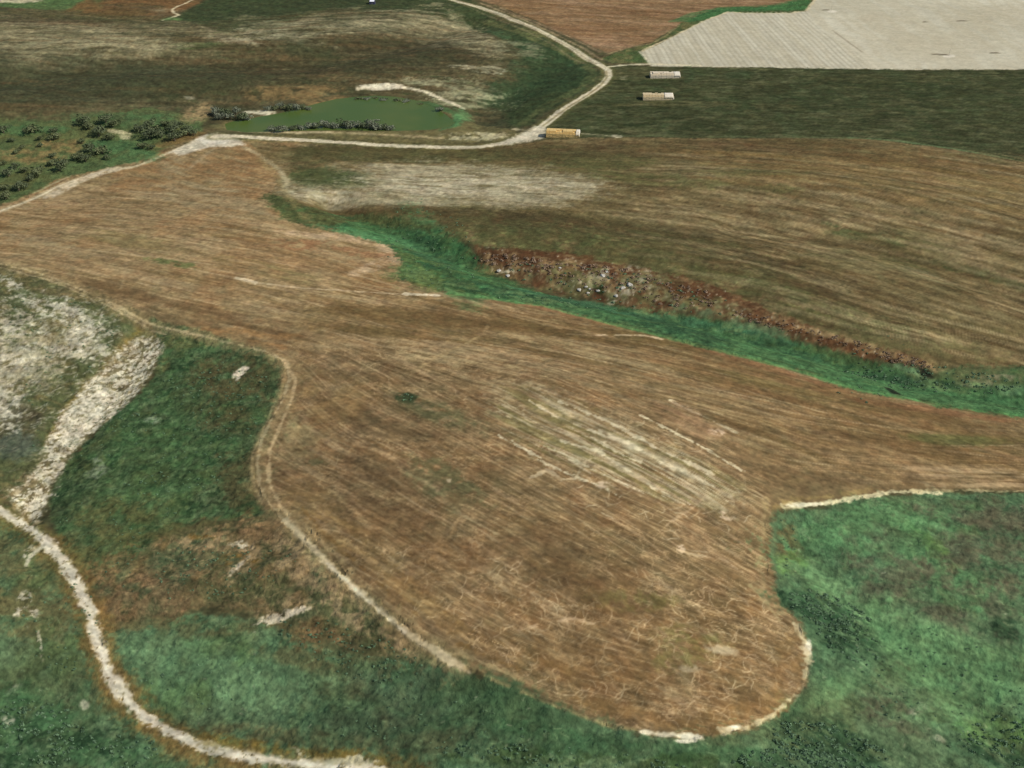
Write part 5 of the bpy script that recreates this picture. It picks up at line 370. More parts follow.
["E",[[-264.8,570.4,0.04422,0.00601,-0.04992,-0.08817],[-244.1,545.5,0.07442,0.00646,-0.03117,-0.05893],[-271.4,489.1,0.09422,0.03517,-0.00035,-0.05338],[-279.1,522.0,0.06016,0.02152,-0.00032,-0.07082],[-277.1,551.8,0.06581,0.0162,-0.03457,-0.12235],[-263.5,468.0,0.1387,0.05244,-0.00062,-0.15106],[-232.8,530.6,0.14881,0.04375,-0.0005,-0.09313],[-309.9,605.2,0.10222,-0.0004,-0.21242,-0.19671],[-264.9,532.7,0.07307,0.01655,-0.03947,-0.14838]],[206,200,178],1,1.4,0.85,["n",0,3.4,3.4,0.42,0.6],None],
["E",[[-268.4,510.6,0.04579,0.0161,-0.00034,-0.08226],[-249.1,501.8,0.09262,0.0308,-0.00082,-0.11603],[-266.5,537.3,0.04424,0.01486,-0.00044,-0.06783]],[168,158,128],1,1.4,0.6,["n",-10,8,2.5,0.4,0.6],None],
["E",[[-54.1,658.0,0.05241,8e-05,-0.06235,-0.03832],[-25.8,605.0,0.06205,-0.00239,-0.04639,-0.13334],[-7.3,599.4,0.04076,-0.00244,-0.04933,-0.16098],[29.1,590.8,0.03326,-0.00278,-0.01115,-0.09525],[97.6,558.2,0.0343,-0.00702,-0.03347,-0.06092],[159.1,543.1,0.03356,-0.0127,-0.10861,-0.19515],[213.9,514.5,0.03006,-0.01053,-0.06163,-0.27993]],[49,76,54],0.9,1,0.7,["n",-16,10,3,0.25,0.5],None],
["E",[[-41.1,604.1,0.05383,-0.0009,-0.04046,-0.10972],[-57.6,618.9,0.07588,-0.00518,-0.08648,-0.10496],[16.9,589.0,0.04126,-0.0037,-0.04813,-0.15546],[77.3,585.7,0.04114,-0.0063,-0.08948,-0.32],[133.6,562.3,0.05565,-0.01569,-0.09849,-0.22672],[245.1,508.3,0.03673,-0.01168,-0.03186,-0.26044]],[112,134,88],0.9,1,0.6,["n",-14,7,2.5,0.4,0.58],None],
["E",[[112.4,579.3,0.04529,-0.0118,-0.09666,-0.23166],[152.8,556.9,0.06264,-0.02445,-0.10896,-0.19854],[134.2,567.6,0.05533,-0.01565,-0.12268,-0.27925]],[95,118,85],0.9,1,0.7,["n",0,6,6,0.25,0.55],None],
["E",[[-109.5,684.1,0.037,0.00168,-0.06859,-0.19765],[-69.0,679.6,0.04881,-0.00178,-0.10075,-0.10479]],[85,128,86],0.9,0.8,0.7,["n",-20,12,3,0.3,0.5],None],
["E",[[-122.4,375.0,0.08547,0.02809,0.01537,-0.17417],[-115.8,363.1,0.09893,0.06343,0.14044,-0.1236],[-94.2,337.2,0.07902,0.02963,0.03587,-0.27102],[-65.4,332.6,0.07252,-0.05307,-0.15399,-0.14946],[-48.2,314.6,0.0569,-0.03302,-0.18141,-0.23925],[-90.9,359.4,0.06677,-0.03494,-0.13951,-0.12962],[-136.8,376.8,0.08946,0.00766,-0.11288,-0.35291],[-76.1,344.9,0.12909,-0.02588,-0.11866,-0.19933]],[168,144,108],1,1.3,0.7,["n",0,3.2,3.2,0.36,0.6],None],
["E",[[-120.5,374.7,0.24611,0.04898,-0.05046,-0.33499],[-118.5,361.0,0.17053,0.13007,0.43428,-0.32635],[-92.9,334.0,0.10833,0.04055,0.07352,-0.54512],[-86.8,335.8,0.39434,0.05689,-0.19707,-1.03747]],[218,204,176],0.9,1,0.95,["n",0,2,2,0.3,0.5],None],
["E",[[152.3,371.3,0.02792,-0.00394,0.01902,-0.08975],[140.9,340.5,0.04509,-0.02392,-0.06262,-0.11417],[176.6,309.3,0.0293,-0.0196,-0.04631,-0.07093],[161.4,296.9,0.041,-0.02446,-0.02704,-0.07177],[155.1,315.9,0.03656,-0.02716,-0.07469,-0.08823],[188.7,299.5,0.06566,-0.02177,-0.0035,-0.06721],[121.1,292.9,0.04728,0.00395,0.07487,-0.16426]],[96,136,90],1,1,0.55,["n",0,20,20,0.2,0.6],None],
["E",[[212.2,385.3,0.03673,-0.01645,-0.01189,-0.06455],[214.3,360.6,0.05804,-0.02112,0.0002,-0.05709],[181.5,352.0,0.074,-0.04329,-0.08036,-0.14512]],[100,94,74],1,1.2,0.65,["n",0,7,7,0.3,0.6],None],
["E",[[-133.8,316.2,0.04013,0.00331,-0.02436,-0.09978],[-94.7,300.8,0.04081,-0.00033,-0.02757,-0.10188],[-108.5,312.2,0.04014,0.00096,-0.03843,-0.14405]],[102,132,95],1,1,0.5,["n",0,16,16,0.2,0.6],None],
["E",[[-39.0,293.8,0.0368,-0.00032,-0.01835,-0.0908],[-60.7,282.2,0.04411,0.00525,-0.01305,-0.12697]],[76,92,70],1,1,0.5,["n",0,14,14,0.2,0.6],None],
["L",[[-257.3,414.4],[-239.3,404.0],[-230.5,399.2],[-217.9,389.8],[-207.3,379.4],[-199.1,370.7],[-191.7,361.3],[-184.2,351.2],[-177.8,341.4],[-173.3,332.1],[-168.2,323.0],[-163.0,313.3],[-155.7,304.3],[-147.3,296.0],[-138.5,289.3],[-127.8,282.7],[-114.7,276.1],[-102.4,271.7],[-91.7,268.7],[-77.1,265.7],[-62.1,262.7],[-39.8,257.2],[-11.1,246.0],[15.9,226.3],[39.0,192.5]],11,[112,92,54],7,5,0.75,["n",0,5,5,0.1,0.4],None],
["L",[[-177.8,341.4],[-167.9,322.0],[-155.1,301.9],[-138.1,285.2],[-115.5,271.6],[-91.7,264.9]],9,[140,110,66],8,5,0.5,["n",0,5,5,0.25,0.5],None],
["L",[[-257.3,414.4],[-239.3,404.0],[-230.5,399.2],[-217.9,389.8],[-207.3,379.4],[-199.1,370.7],[-191.7,361.3],[-184.2,351.2],[-177.8,341.4],[-173.3,332.1],[-168.2,323.0],[-163.0,313.3],[-155.7,304.3],[-147.3,296.0],[-138.5,289.3],[-127.8,282.7],[-114.7,276.1],[-102.4,271.7],[-91.7,268.7],[-77.1,265.7],[-62.1,262.7],[-39.8,257.2],[-11.1,246.0],[15.9,226.3],[39.0,192.5]],4.3,[212,203,180],2.4,2.6,1,["n",0,1.6,1.6,0.16,0.4],"dirt_track"],
["L",[[-257.3,414.4],[-239.3,404.0],[-230.5,399.2],[-217.9,389.8],[-207.3,379.4],[-199.1,370.7],[-191.7,361.3],[-184.2,351.2],[-177.8,341.4],[-173.3,332.1],[-168.2,323.0],[-163.0,313.3],[-155.7,304.3],[-147.3,296.0],[-138.5,289.3],[-127.8,282.7],[-114.7,276.1],[-102.4,271.7],[-91.7,268.7],[-77.1,265.7],[-62.1,262.7],[-39.8,257.2],[-11.1,246.0],[15.9,226.3],[39.0,192.5]],1,[236,230,212],1,1,0.5,["n",0,5,5,0.3,0.6],None],
["L",[[-117.5,280.1],[-85.6,271.9],[-62.6,267.2],[-47.6,263.4]],4,[120,104,52],4,4,0.6,["n",0,4,4,0.3,0.5],None],
["E",[[-77.9,270.4,0.24501,-0.04187,-0.3779,-0.79375],[-58.6,264.4,0.11414,0.01349,-0.05592,-0.61556],[-55.1,265.7,0.19532,0.02153,-0.07529,-0.82149]],[196,190,160],0.8,0.8,0.8,["n",0,2.5,2.5,0.3,0.5],None],
["L",[[-211.4,378.1],[-214.1,373.2],[-213.7,367.1]],1.6,[206,198,172],1.5,1.5,0.8,None,None],
["L",[[-374.7,653.7],[-326.8,635.0],[-295.4,619.6],[-262.9,597.3],[-239.2,579.6],[-216.6,562.2],[-189.4,547.3],[-157.5,532.3],[-134.0,520.7],[-121.6,509.7],[-117.7,492.8],[-118.0,475.5],[-121.5,459.7],[-123.8,444.6],[-122.7,428.3],[-118.1,411.3],[-110.8,397.0],[-100.2,383.3],[-90.7,371.9],[-80.0,358.4],[-67.5,343.7],[-53.4,328.2],[-40.3,315.6],[-28.0,306.2],[-18.1,300.1]],8,[158,138,100],6,4,0.6,["n",0,7,7,0.1,0.45],None],
["L",[[-374.7,653.7],[-326.8,635.0],[-295.4,619.6],[-262.9,597.3],[-239.2,579.6],[-216.6,562.2],[-189.4,547.3],[-157.5,532.3],[-134.0,520.7],[-121.6,509.7],[-117.7,492.8],[-118.0,475.5],[-121.5,459.7],[-123.8,444.6],[-122.7,428.3],[-118.1,411.3],[-110.8,397.0],[-100.2,383.3],[-90.7,371.9],[-80.0,358.4],[-67.5,343.7],[-53.4,328.2],[-40.3,315.6],[-28.0,306.2],[-18.1,300.1]],1.3,[190,172,134],1.4,2,0.7,["n",0,6,6,0.15,0.4],"dirt_track"],
["L",[[-324.2,628.6],[-285.6,609.7],[-253.6,587.2],[-222.8,563.9],[-197.9,546.3]],1.4,[176,160,124],1.4,1.5,0.8,["n",0,6,6,0.15,0.4],None],
["L",[[-123.6,511.8],[-113.9,492.1],[-113.4,476.3],[-115.3,456.9],[-117.8,436.4],[-114.8,414.2],[-106.0,396.0],[-94.0,378.4]],1.7,[190,166,126],1.4,1.5,0.85,["n",0,6,6,0.15,0.45],None],
["L",[[-121.8,476.3],[-124.0,453.9],[-126.3,433.9],[-122.7,415.6],[-114.9,399.0]],1.3,[176,158,118],1.4,1.5,0.55,["n",0,4,4,0.2,0.5],None],
["L",[[-102.0,386.0],[-90.7,371.9],[-80.0,358.4],[-67.5,343.7],[-53.4,328.2],[-40.3,315.6],[-28.8,306.7],[-23.2,302.5]],3,[204,188,152],1.6,1.6,0.85,["n",0,5,5,0.1,0.35],"dirt_track"],
["L",[[-98.5,390.1],[-87.1,374.6],[-76.4,361.0],[-64.0,346.5],[-50.0,331.4],[-36.9,318.6],[-24.6,308.7],[-8.8,299.9],[10.2,290.7]],1.7,[182,158,116],1,2.5,0.6,["n",0,9,9,0.35,0.55],None],
["L",[[-95.1,391.9],[-83.7,376.2],[-73.1,362.6],[-60.7,348.0],[-46.8,332.9],[-33.8,320.1],[-21.5,310.1],[-5.8,301.4],[13.2,292.4]],1.7,[120,92,54],1,2.5,0.5,["n",0,9,9,0.35,0.55],None],
["L",[[-90.8,394.3],[-79.5,378.3],[-69.0,364.5],[-56.7,349.9],[-42.9,334.8],[-29.9,322.0],[-17.6,312.0],[-1.9,303.4],[17.1,294.6]],1.7,[178,152,110],1,2.5,0.55,["n",0,9,9,0.35,0.55],None],
["L",[[-86.0,396.0],[-74.8,379.8],[-64.3,366.0],[-52.1,351.4],[-38.5,336.3],[-25.6,323.5],[-13.3,313.5],[2.3,305.1],[21.3,296.3]],1.7,[112,90,56],1,2.5,0.4,["n",0,9,9,0.35,0.55],None],
["L",[[-81.1,400.8],[-69.9,384.1],[-59.5,370.1],[-47.4,355.3],[-33.8,340.1],[-20.9,327.2],[-8.7,317.2],[7.0,308.7],[26.0,299.4]],1.7,[176,150,110],1,2.5,0.4,["n",0,9,9,0.35,0.55],None],
["L",[[-79.9,357.8],[-72.4,349.2],[-62.6,337.9],[-51.2,325.6],[-42.4,317.1]],1.3,[232,220,190],1,1,0.75,["n",0,5,5,0.2,0.45],None],
["L",[[-28.0,307.0],[-23.1,302.1],[-16.1,298.0]],2,[200,182,148],1.5,1.5,0.7,["n",0,4,4,0.2,0.4],None],
["L",[[-18.0,299.7],[-4.5,292.1],[17.8,281.0],[39.3,272.4],[49.9,269.9]],1.2,[176,156,110],1.4,1.5,0.6,["n",0,5,5,0.3,0.5],None],
["L",[[46.4,270.4],[55.2,269.0],[63.5,268.8],[67.8,268.2]],1.8,[232,220,190],1.2,1.5,0.95,["n",0,3,3,0.15,0.35],None],
["E",[[64.2,268.4,0.27582,-0.05637,-0.05027,-0.81285],[80.9,273.0,0.33037,-0.00093,0.21448,-0.81859],[116.7,312.0,0.62433,-0.13368,0.02425,-0.26137],[62.2,266.7,0.2772,-0.03407,0.03775,-1.24618]],[232,224,198],0.6,0.6,0.95,["n",0,2,2,0.15,0.35],None],
["L",[[76.3,271.5],[85.1,273.7],[95.4,279.2],[104.5,287.0],[111.1,294.7],[115.5,306.2],[115.9,315.8],[114.3,323.5]],1.6,[204,188,150],1.6,3.5,0.8,["n",0,4,4,0.15,0.4],None],
["L",[[122.1,389.0],[129.8,390.8],[141.7,393.0],[151.5,395.6],[163.8,398.9],[174.0,402.2],[188.4,403.7],[197.4,402.9]],2.6,[214,204,164],1.3,2,0.9,["n",0,3,3,0.2,0.4],None],
["E",[[132.7,391.4,0.09896,-0.01627,0.11928,-0.77888]],[228,220,190],0.6,0.7,0.95,["n",0,2,2,0.2,0.4],None],
["L",[[178.9,403.2],[198.1,405.0],[212.5,405.9],[226.4,405.4],[246.1,407.6]],1.6,[192,176,134],1.3,2,0.7,["n",0,4,4,0.3,0.5],None],
["L",[[115.1,386.2],[125.7,393.2],[145.1,397.7],[164.9,403.0]],2.5,[160,138,90],2,2,0.6,["n",0,4,4,0.2,0.5],None],
["L",[[-387.1,727.4],[-370.9,740.9],[-361.0,753.3],[-352.4,765.9],[-345.6,782.7],[-335.4,797.6],[-320.8,812.4],[-313.7,819.9]],7,[186,168,134],3,3,0.85,["n",0,10,10,0.05,0.35],"dirt_track"],
["L",[[-387.1,727.4],[-370.9,740.9],[-361.0,753.3],[-352.4,765.9],[-345.6,782.7],[-335.4,797.6],[-320.8,812.4],[-313.7,819.9]],2.2,[216,202,172],1.4,1,0.9,None,None],
["L",[[-358.4,774.0],[-352.5,787.1],[-346.4,800.3],[-338.4,813.6],[-326.6,820.8]],2.4,[190,178,140],2,1.5,0.8,None,None],
["L",[[-343.8,767.1],[-333.4,791.6],[-322.8,806.6],[-310.6,817.7]],9,[206,192,166],4,3,0.8,["n",0,6,6,0.1,0.4],None],
["L",[[-316.9,820.2],[-299.2,818.9],[-287.2,832.5],[-277.1,848.8],[-269.0,861.4],[-259.9,867.7]],4,[206,190,156],2,2,0.9,None,"dirt_track"],
["P",[[-277.7,851.0],[-264.6,870.1],[-260.1,885.7],[-248.6,890.2],[-225.2,878.3],[-218.2,864.3],[-229.5,860.1],[-244.3,860.6],[-252.6,854.2],[-265.7,841.8]],[206,196,174],5,4,0.95,None,"dirt_track"],
["E",[[-245.4,876.4,0.07555,0.01712,-0.00169,-0.08787]],[214,206,190],0.6,0.5,0.8,None,None],
["L",[[-251.1,815.3],[-245.9,842.9],[-241.3,858.2]],4,[176,156,124],4,3,0.5,None,None],
["L",[[-218.0,859.8],[-205.5,845.8],[-191.9,825.0],[-179.1,806.5],[-169.7,783.8],[-167.3,766.1]],4,[176,162,128],4,3,0.75,["n",0,10,10,0.1,0.4],None],
["L",[[-200.1,834.3],[-180.5,793.2],[-159.8,740.3],[-138.6,698.0]],5,[140,124,84],5,4,0.5,["n",0,10,10,0.1,0.4],None],
["P",[[-437.2,915.4],[-385.6,912.8],[-364.3,926.4],[-334.8,943.3],[-319.7,951.6],[-266.0,929.0],[-261.2,890.3],[-279.5,864.0],[-295.9,835.1],[-314.9,824.1],[-348.6,802.4],[-360.0,770.3],[-374.7,750.5],[-481.0,677.0],[-669.9,883.6]],[92,98,62],6,5,1,None,"grassland"],
["P",[[-437.2,915.4],[-385.6,912.8],[-364.3,926.4],[-334.8,943.3],[-319.7,951.6],[-266.0,929.0],[-261.2,890.3],[-279.5,864.0],[-295.9,835.1],[-314.9,824.1],[-348.6,802.4],[-360.0,770.3],[-374.7,750.5],[-481.0,677.0],[-669.9,883.6]],[80,100,64],6,5,0.7,["n",0,20,20,0.35,0.65],None],
["E",[[-413.3,895.3,0.02401,0.00839,0.00886,-0.10635],[-329.8,867.8,0.04678,0.01408,-0.00273,-0.09681],[-307.1,846.2,0.04131,0.01197,-0.00371,-0.06883],[-333.7,924.5,0.0233,0.00663,0.004,-0.05708]],[76,106,68],0.7,0.7,0.8,["n",0,12,12,0.1,0.5],None],
["E",[[-367.0,868.4,0.05537,0.01829,-5e-05,-0.08386],[-388.6,848.6,0.04136,0.01479,0.00033,-0.06412],[-359.6,858.4,0.12275,0.04042,-0.00166,-0.09998]],[142,120,80],0.8,0.8,0.75,["n",0,7,7,0.25,0.55],None],
["E",[[-331.2,894.9,0.09781,0.02152,-0.10197,-0.26604],[-322.3,884.4,0.23999,0.06917,-0.00252,-0.23774]],[196,188,150],0.6,0.7,0.8,None,None],
["E",[[-354.7,923.0,0.01297,0.00387,0.0056,-0.08026],[-308.2,941.6,0.02298,0.00623,0.00792,-0.05984]],[82,90,60],0.8,0.7,0.7,["n",0,10,10,0.35,0.65],None],
["E",[[-277.9,945.8,0.06594,0.02332,0.0732,-0.03218],[-271.6,934.2,0.08117,0.03438,0.12417,-0.03086]],[156,134,98],0.8,0.8,0.8,["n",0,6,6,0.2,0.5],None],
["E",[[-274.6,877.0,0.05833,0.02046,0.10108,-0.11912],[-265.3,890.3,0.11942,0.02866,-0.00169,-0.21993]],[128,101,66],0.8,0.7,0.7,None,None],
["P",[[-260.2,904.2],[-227.7,931.7],[-186.4,945.6],[-153.8,965.0],[-120.1,986.1],[-102.2,989.0],[-74.0,976.0],[-50.2,946.3],[-36.6,933.3],[-10.2,904.7],[6.7,884.2],[-9.8,865.8],[-50.6,863.6],[-91.7,867.1],[-142.2,877.4],[-184.9,885.0],[-228.1,892.4]],[104,98,66],6,4,0.95,["n",0,14,14,0,0.3],None],
["E",[[-291.9,981.4,0.22179,0.04995,0.02466,-0.33148],[-295.0,983.2,0.3692,0.08338,0.0369,-0.50583]],[170,160,136],0.7,0.7,0.7,None,None],
["E",[[-203.6,995.8,0.02716,0.00512,0.00852,-0.06382],[-173.8,980.2,0.03681,0.00528,-0.00078,-0.08016]],[132,110,74],0.8,0.8,0.8,["n",0,10,10,0.2,0.5],None],
["L",[[-142.4,1006.2],[-127.7,1015.7],[-104.1,1012.4],[-80.0,999.5],[-60.5,976.6],[-43.7,959.3]],4.5,[216,204,174],2.5,1.5,0.95,["n",0,20,20,0,0.2],None],
["E",[[-120.8,1012.0,0.04894,0.00473,0.00399,-0.14805]],[226,216,190],0.5,0.4,0.95,None,None],
["E",[[-220.0,945.5,0.09445,0.0191,-0.00906,-0.11013],[-231.2,948.4,0.14214,0.02984,0.0156,-0.14519]],[206,198,170],0.6,0.5,0.95,None,None],
["P",[[-106.5,986.3],[-73.8,973.4],[-54.9,953.7],[-43.7,935.6],[-44.3,908.1],[-60.6,896.7],[-49.6,932.7],[-63.7,951.8],[-82.7,970.8]],[78,104,66],4,3,0.9,None,None],
["E",[[-43.8,940.1,0.10827,-0.01864,-0.05969,-0.05826],[-46.9,928.6,0.1927,0.00826,0.02899,-0.0535]],[94,136,88],0.8,0.7,0.7,None,None],
["E",[[-30.7,882.8,0.04012,0.00117,-0.00625,-0.09372],[-19.9,879.3,0.07548,0.00142,-0.01406,-0.16016],[-28.3,885.4,0.15006,0.00403,-0.00847,-0.12101]],[196,186,150],0.7,0.8,0.85,["n",0,8,8,0.3,0.5],None],
["L",[[-198.7,892.3],[-161.0,892.1],[-127.1,889.5],[-93.2,884.2],[-59.6,878.6]],5,[170,154,118],4,3,0.8,["n",0,14,14,0.1,0.4],None],
["L",[[-228.6,894.8],[-177.5,891.0],[-152.6,892.1]],4,[190,176,140],3,2,0.7,["n",0,14,14,0.1,0.4],None],
["L",[[-242.0,1633.8],[-105.1,1376.6],[-78.9,1336.7],[-60.5,1318.7],[-39.0,1298.7],[-13.6,1273.3],[19.6,1219.6],[42.2,1175.7],[64.3,1131.0],[79.5,1095.0],[87.9,1073.5],[92.6,1058.9],[92.1,1039.0],[85.8,1016.9],[72.9,990.2],[56.1,962.7],[41.8,936.9],[30.7,911.9],[21.8,892.4],[8.2,873.8],[-5.7,862.9],[-25.9,854.9],[-50.2,855.1],[-74.7,858.3],[-99.4,861.2],[-132.7,867.7],[-166.5,874.0],[-200.3,878.0],[-230.3,883.1],[-247.0,883.3]],13,[104,100,62],8,3,0.7,["n",0,20,20,0.1,0.4],None],
["L",[[-242.0,1633.8],[-105.1,1376.6],[-78.9,1336.7],[-60.5,1318.7],[-39.0,1298.7],[-13.6,1273.3],[19.6,1219.6],[42.2,1175.7],[64.3,1131.0],[79.5,1095.0],[87.9,1073.5],[92.6,1058.9],[92.1,1039.0],[85.8,1016.9],[72.9,990.2],[56.1,962.7],[41.8,936.9],[30.7,911.9],[21.8,892.4],[8.2,873.8],[-5.7,862.9],[-25.9,854.9],[-50.2,855.1],[-74.7,858.3],[-99.4,861.2],[-132.7,867.7],[-166.5,874.0],[-200.3,878.0],[-230.3,883.1],[-247.0,883.3]],7.0,[206,195,168],2.2,1,1,None,"dirt_track"],
["L",[[41.9,939.6],[30.7,911.9],[21.8,892.4],[8.2,873.8],[-5.7,862.9]],7,[206,195,170],3,2,0.9,None,"dirt_track"],
["L",[[90.5,1055.7],[90.0,1035.8],[82.6,1010.9],[68.8,981.6],[51.2,952.1],[38.0,926.7],[26.2,902.1]],2.2,[140,128,94],1.8,0.4,0.8,None,None],
["L",[[-79.1,1341.8],[-39.0,1298.7],[-2.2,1257.0],[35.1,1187.0],[64.3,1131.0],[82.6,1082.5]],2.2,[146,132,100],1.8,0.4,0.55,None,None],
["L",[[91.5,1069.4],[110.4,1075.1],[137.1,1077.8],[183.0,1070.8]],4.6,[204,194,164],2,1,0.95,None,"dirt_track"],
["P",[[0.0,874.8],[10.9,891.4],[20.3,903.0],[30.2,896.4],[27.1,871.2],[14.7,865.4],[-1.6,860.0],[-17.8,854.2]],[208,198,174],5,4,0.9,None,"dirt_track"],
["L",[[2.5,898.2],[15.1,890.8]],4,[190,178,146],3,2,0.8,None,None],
["L",[[-60.1,1309.3],[-13.4,1253.7],[29.4,1171.1],[72.2,1088.0]],2,[170,150,118],3,2,0.4,None,None],
["L",[[-37.2,1316.6],[3.4,1263.5],[45.7,1187.7],[79.1,1123.2],[89.4,1094.9]],3,[176,154,122],3,2,0.6,None,None]
]
# ------------------------------------------------------------------ noise and height
rng=np.random.default_rng(5)
TAB=rng.random((512,512)).astype(np.float32)
def vnoise(x,y):
    xi=np.floor(x); yi=np.floor(y); fx=(x-xi).astype(np.float32); fy=(y-yi).astype(np.float32)
    fx=fx*fx*(3-2*fx); fy=fy*fy*(3-2*fy)
    a=xi.astype(np.int64)&511; b=yi.astype(np.int64)&511; a1=(a+1)&511; b1=(b+1)&511
    return (TAB[a,b]*(1-fx)+TAB[a1,b]*fx)*(1-fy)+(TAB[a,b1]*(1-fx)+TAB[a1,b1]*fx)*fy
def fbm(x,y,o=3):
    s=0;a=.5;t=0
    for i in range(o):
        s=s+a*vnoise(x*2**i+37.1*i,y*2**i+91.7*i); t+=a; a*=.55
    return s/t
def sstep(v,lo,hi):
    t=np.clip((v-lo)/(hi-lo),0,1); return t*t*(3-2*t)
def sdist(px,py,pts,closed):
    d=np.full(px.shape,1e9,np.float32); inside=np.zeros(px.shape,bool); n=len(pts)
    for i in range(n if closed else n-1):
        ax,ay=pts[i]; bx,by=pts[(i+1)%n]; ex,ey=bx-ax,by-ay; L=ex*ex+ey*ey+1e-9
        t=np.clip(((px-ax)*ex+(py-ay)*ey)/L,0,1)
        d=np.minimum(d,(px-ax-t*ex)**2+(py-ay-t*ey)**2)
        if closed:
            c=((ay>py)!=(by>py))&(px<(bx-ax)*(py-ay)/((by-ay) or 1e-9)+ax); inside^=c
    d=np.sqrt(d)
    return np.where(inside,-d,d) if closed else d
def base_height(x,y):
    num=np.zeros_like(x); den=np.full_like(x,1e-9)
    for cx,cy,h,s in HC:
        wt=np.exp(-((x-cx)**2+(y-cy)**2)/(2.0*(s*1.35)**2)); num+=wt*h; den+=wt
    return num/den
def height(x,y):
    x=np.asarray(x,float); y=np.asarray(y,float)
    h=base_height(x,y)
    for pts,hw,dep in CARVE: h=h-dep*np.exp(-(sdist(x,y,pts,False)/hw)**2)
    d=sdist(x,y,POND,True)
    k=sstep(-d,-26,-3); h=h*(1-k)+(PONDZ+.5)*k
    h=h-2.2*sstep(-d,-1.5,5)
    return h
def hz(x,y): return float(height(np.array([x]),np.array([y]))[0])
# ------------------------------------------------------------------ terrain grid (fan of rows reaching away, widening with distance)
ys=[-600,-300,-150,-60,-20,10,35,55,70,82,90]+[96+.95*i for i in range(136)]; y=225.0
while y<1560:
    ys.append(y); y+=min(2.3,max(.50,.82*(y*y+CAMZ**2)/(1098*CAMZ)))
st=4.0
while y<9000: ys.append(y); y+=st; st*=1.25
ys=np.array(ys)
ss=np.linspace(-1,1,1290); ex=1+np.cumsum(np.array([.02*1.35**i for i in range(20)])); ss=np.concatenate([-ex[::-1],ss,ex])
half=.60*np.sqrt(np.clip(ys,120,1e9)**2+CAMZ**2)
X=(ss[None,:]*half[:,None]); Y=np.repeat(ys[:,None],len(ss),1)
ny,nx=X.shape; X=X.ravel(); Y=Y.ravel()
Hh=height(X,Y)
near=(np.abs(np.tile(ss,ny))<=1)&(Y<1600)&(Y>100)
rough=(fbm(X/9,Y/9,4)-.5)*1.6
lump=(fbm(X/3.4+7,Y/3.4+3,3)-.5)*1.1
rough=rough+lump
rough*=sstep(np.abs(sdist(X,Y,POND,True)),6,22)
# ------------------------------------------------------------------ ground colours: what grows or lies where (albedo, plus pole-shadow streaks painted in)
def lin(c):
    c=np.asarray(c,np.float32)/255; return np.where(c<=.04045,c/12.92,((c+.055)/1.055)**2.4)
col=np.tile(np.array([88,78,56],np.float32),(len(X),1)); zone=np.zeros(len(X),np.int16); zones=['hillside']
wn=(fbm(X/14,Y/14,3)-.5)*1.9+(fbm(X/3+50,Y/3+9,2)-.5)*1.4+(vnoise(X/1.1+5,Y/1.1+3)-.5)*.9     # -1..1 edge wobble
def texture(tx,x,y):
    kind,an,lu,lv,lo,hi=tx; c,s=math.cos(R(an)),math.sin(R(an)); u=x*c+y*s; v=-x*s+y*c
    if kind=='w': return sstep(.5+.5*np.sin(v*2*math.pi/lv+(fbm(u/60,v/60,2)-.5)*3),lo,hi)*(.55+.6*(fbm(u/40,v/4,2)))
    if kind=='r':
        q=fbm(u/lu+3.3,v/lv+8.1,3); return sstep(1-np.abs(q-.5)*2,lo,hi)*sstep(fbm(u/(lu*2.2)+9,v/(lv*2.2),2),.35,.6)
    u=u+(fbm(x/25+5,y/25+2,2)-.5)*lv*.8; v=v+(fbm(x/40+15,y/40+12,2)-.5)*min(lv*2.5,14)
    n=fbm(u/lu+lu,v/lv+lv*3,4)
    return sstep(n,lo,hi)
SY=np.searchsorted(ys,0); n_s=len(ss)
def splat(px,py,val,A):
    # px,py sample points -> nearest four grid vertices
    i=np.clip(np.searchsorted(ys,py)-1,0,ny-2); fi=(py-ys[i])/(ys[i+1]-ys[i]); hf=half[i]*(1-fi)+half[i+1]*fi
    sv=px/hf; j=np.clip(np.searchsorted(ss,sv)-1,0,n_s-2); fj=(sv-ss[j])/(ss[j+1]-ss[j])
    ok=(py>ys[10])&(py<1600)&(np.abs(sv)<1)
    for a,b,w_ in((0,0,(1-fi)*(1-fj)),(0,1,(1-fi)*fj),(1,0,fi*(1-fj)),(1,1,fi*fj)):
        np.maximum.at(A,((i+a)*n_s+j+b)[ok],(w_*val)[ok].astype(np.float32)*1.25)
def direction(x,y):
    vx=np.zeros(len(x)); vy=np.zeros(len(x))
    for cx,cy,dx,dy,sg in DIRS:
        w_=np.exp(-((x-cx)**2+(y-cy)**2)/(2.0*sg*sg))+1e-7/(((x-cx)**2+(y-cy)**2)+1); vx+=w_*dx; vy+=w_*dy
    L=np.hypot(vx,vy)+1e-12; return vx/L,vy/L
def inpoly(x,y,pts):
    ins=np.zeros(len(x),bool); n=len(pts)
    for k in range(n):
        ax,ay=pts[k]; bx,by=pts[(k+1)%n]; ins^=((ay>y)!=(by>y))&(x<(bx-ax)*(y-ay)/((by-ay) or 1e-9)+ax)
    return ins
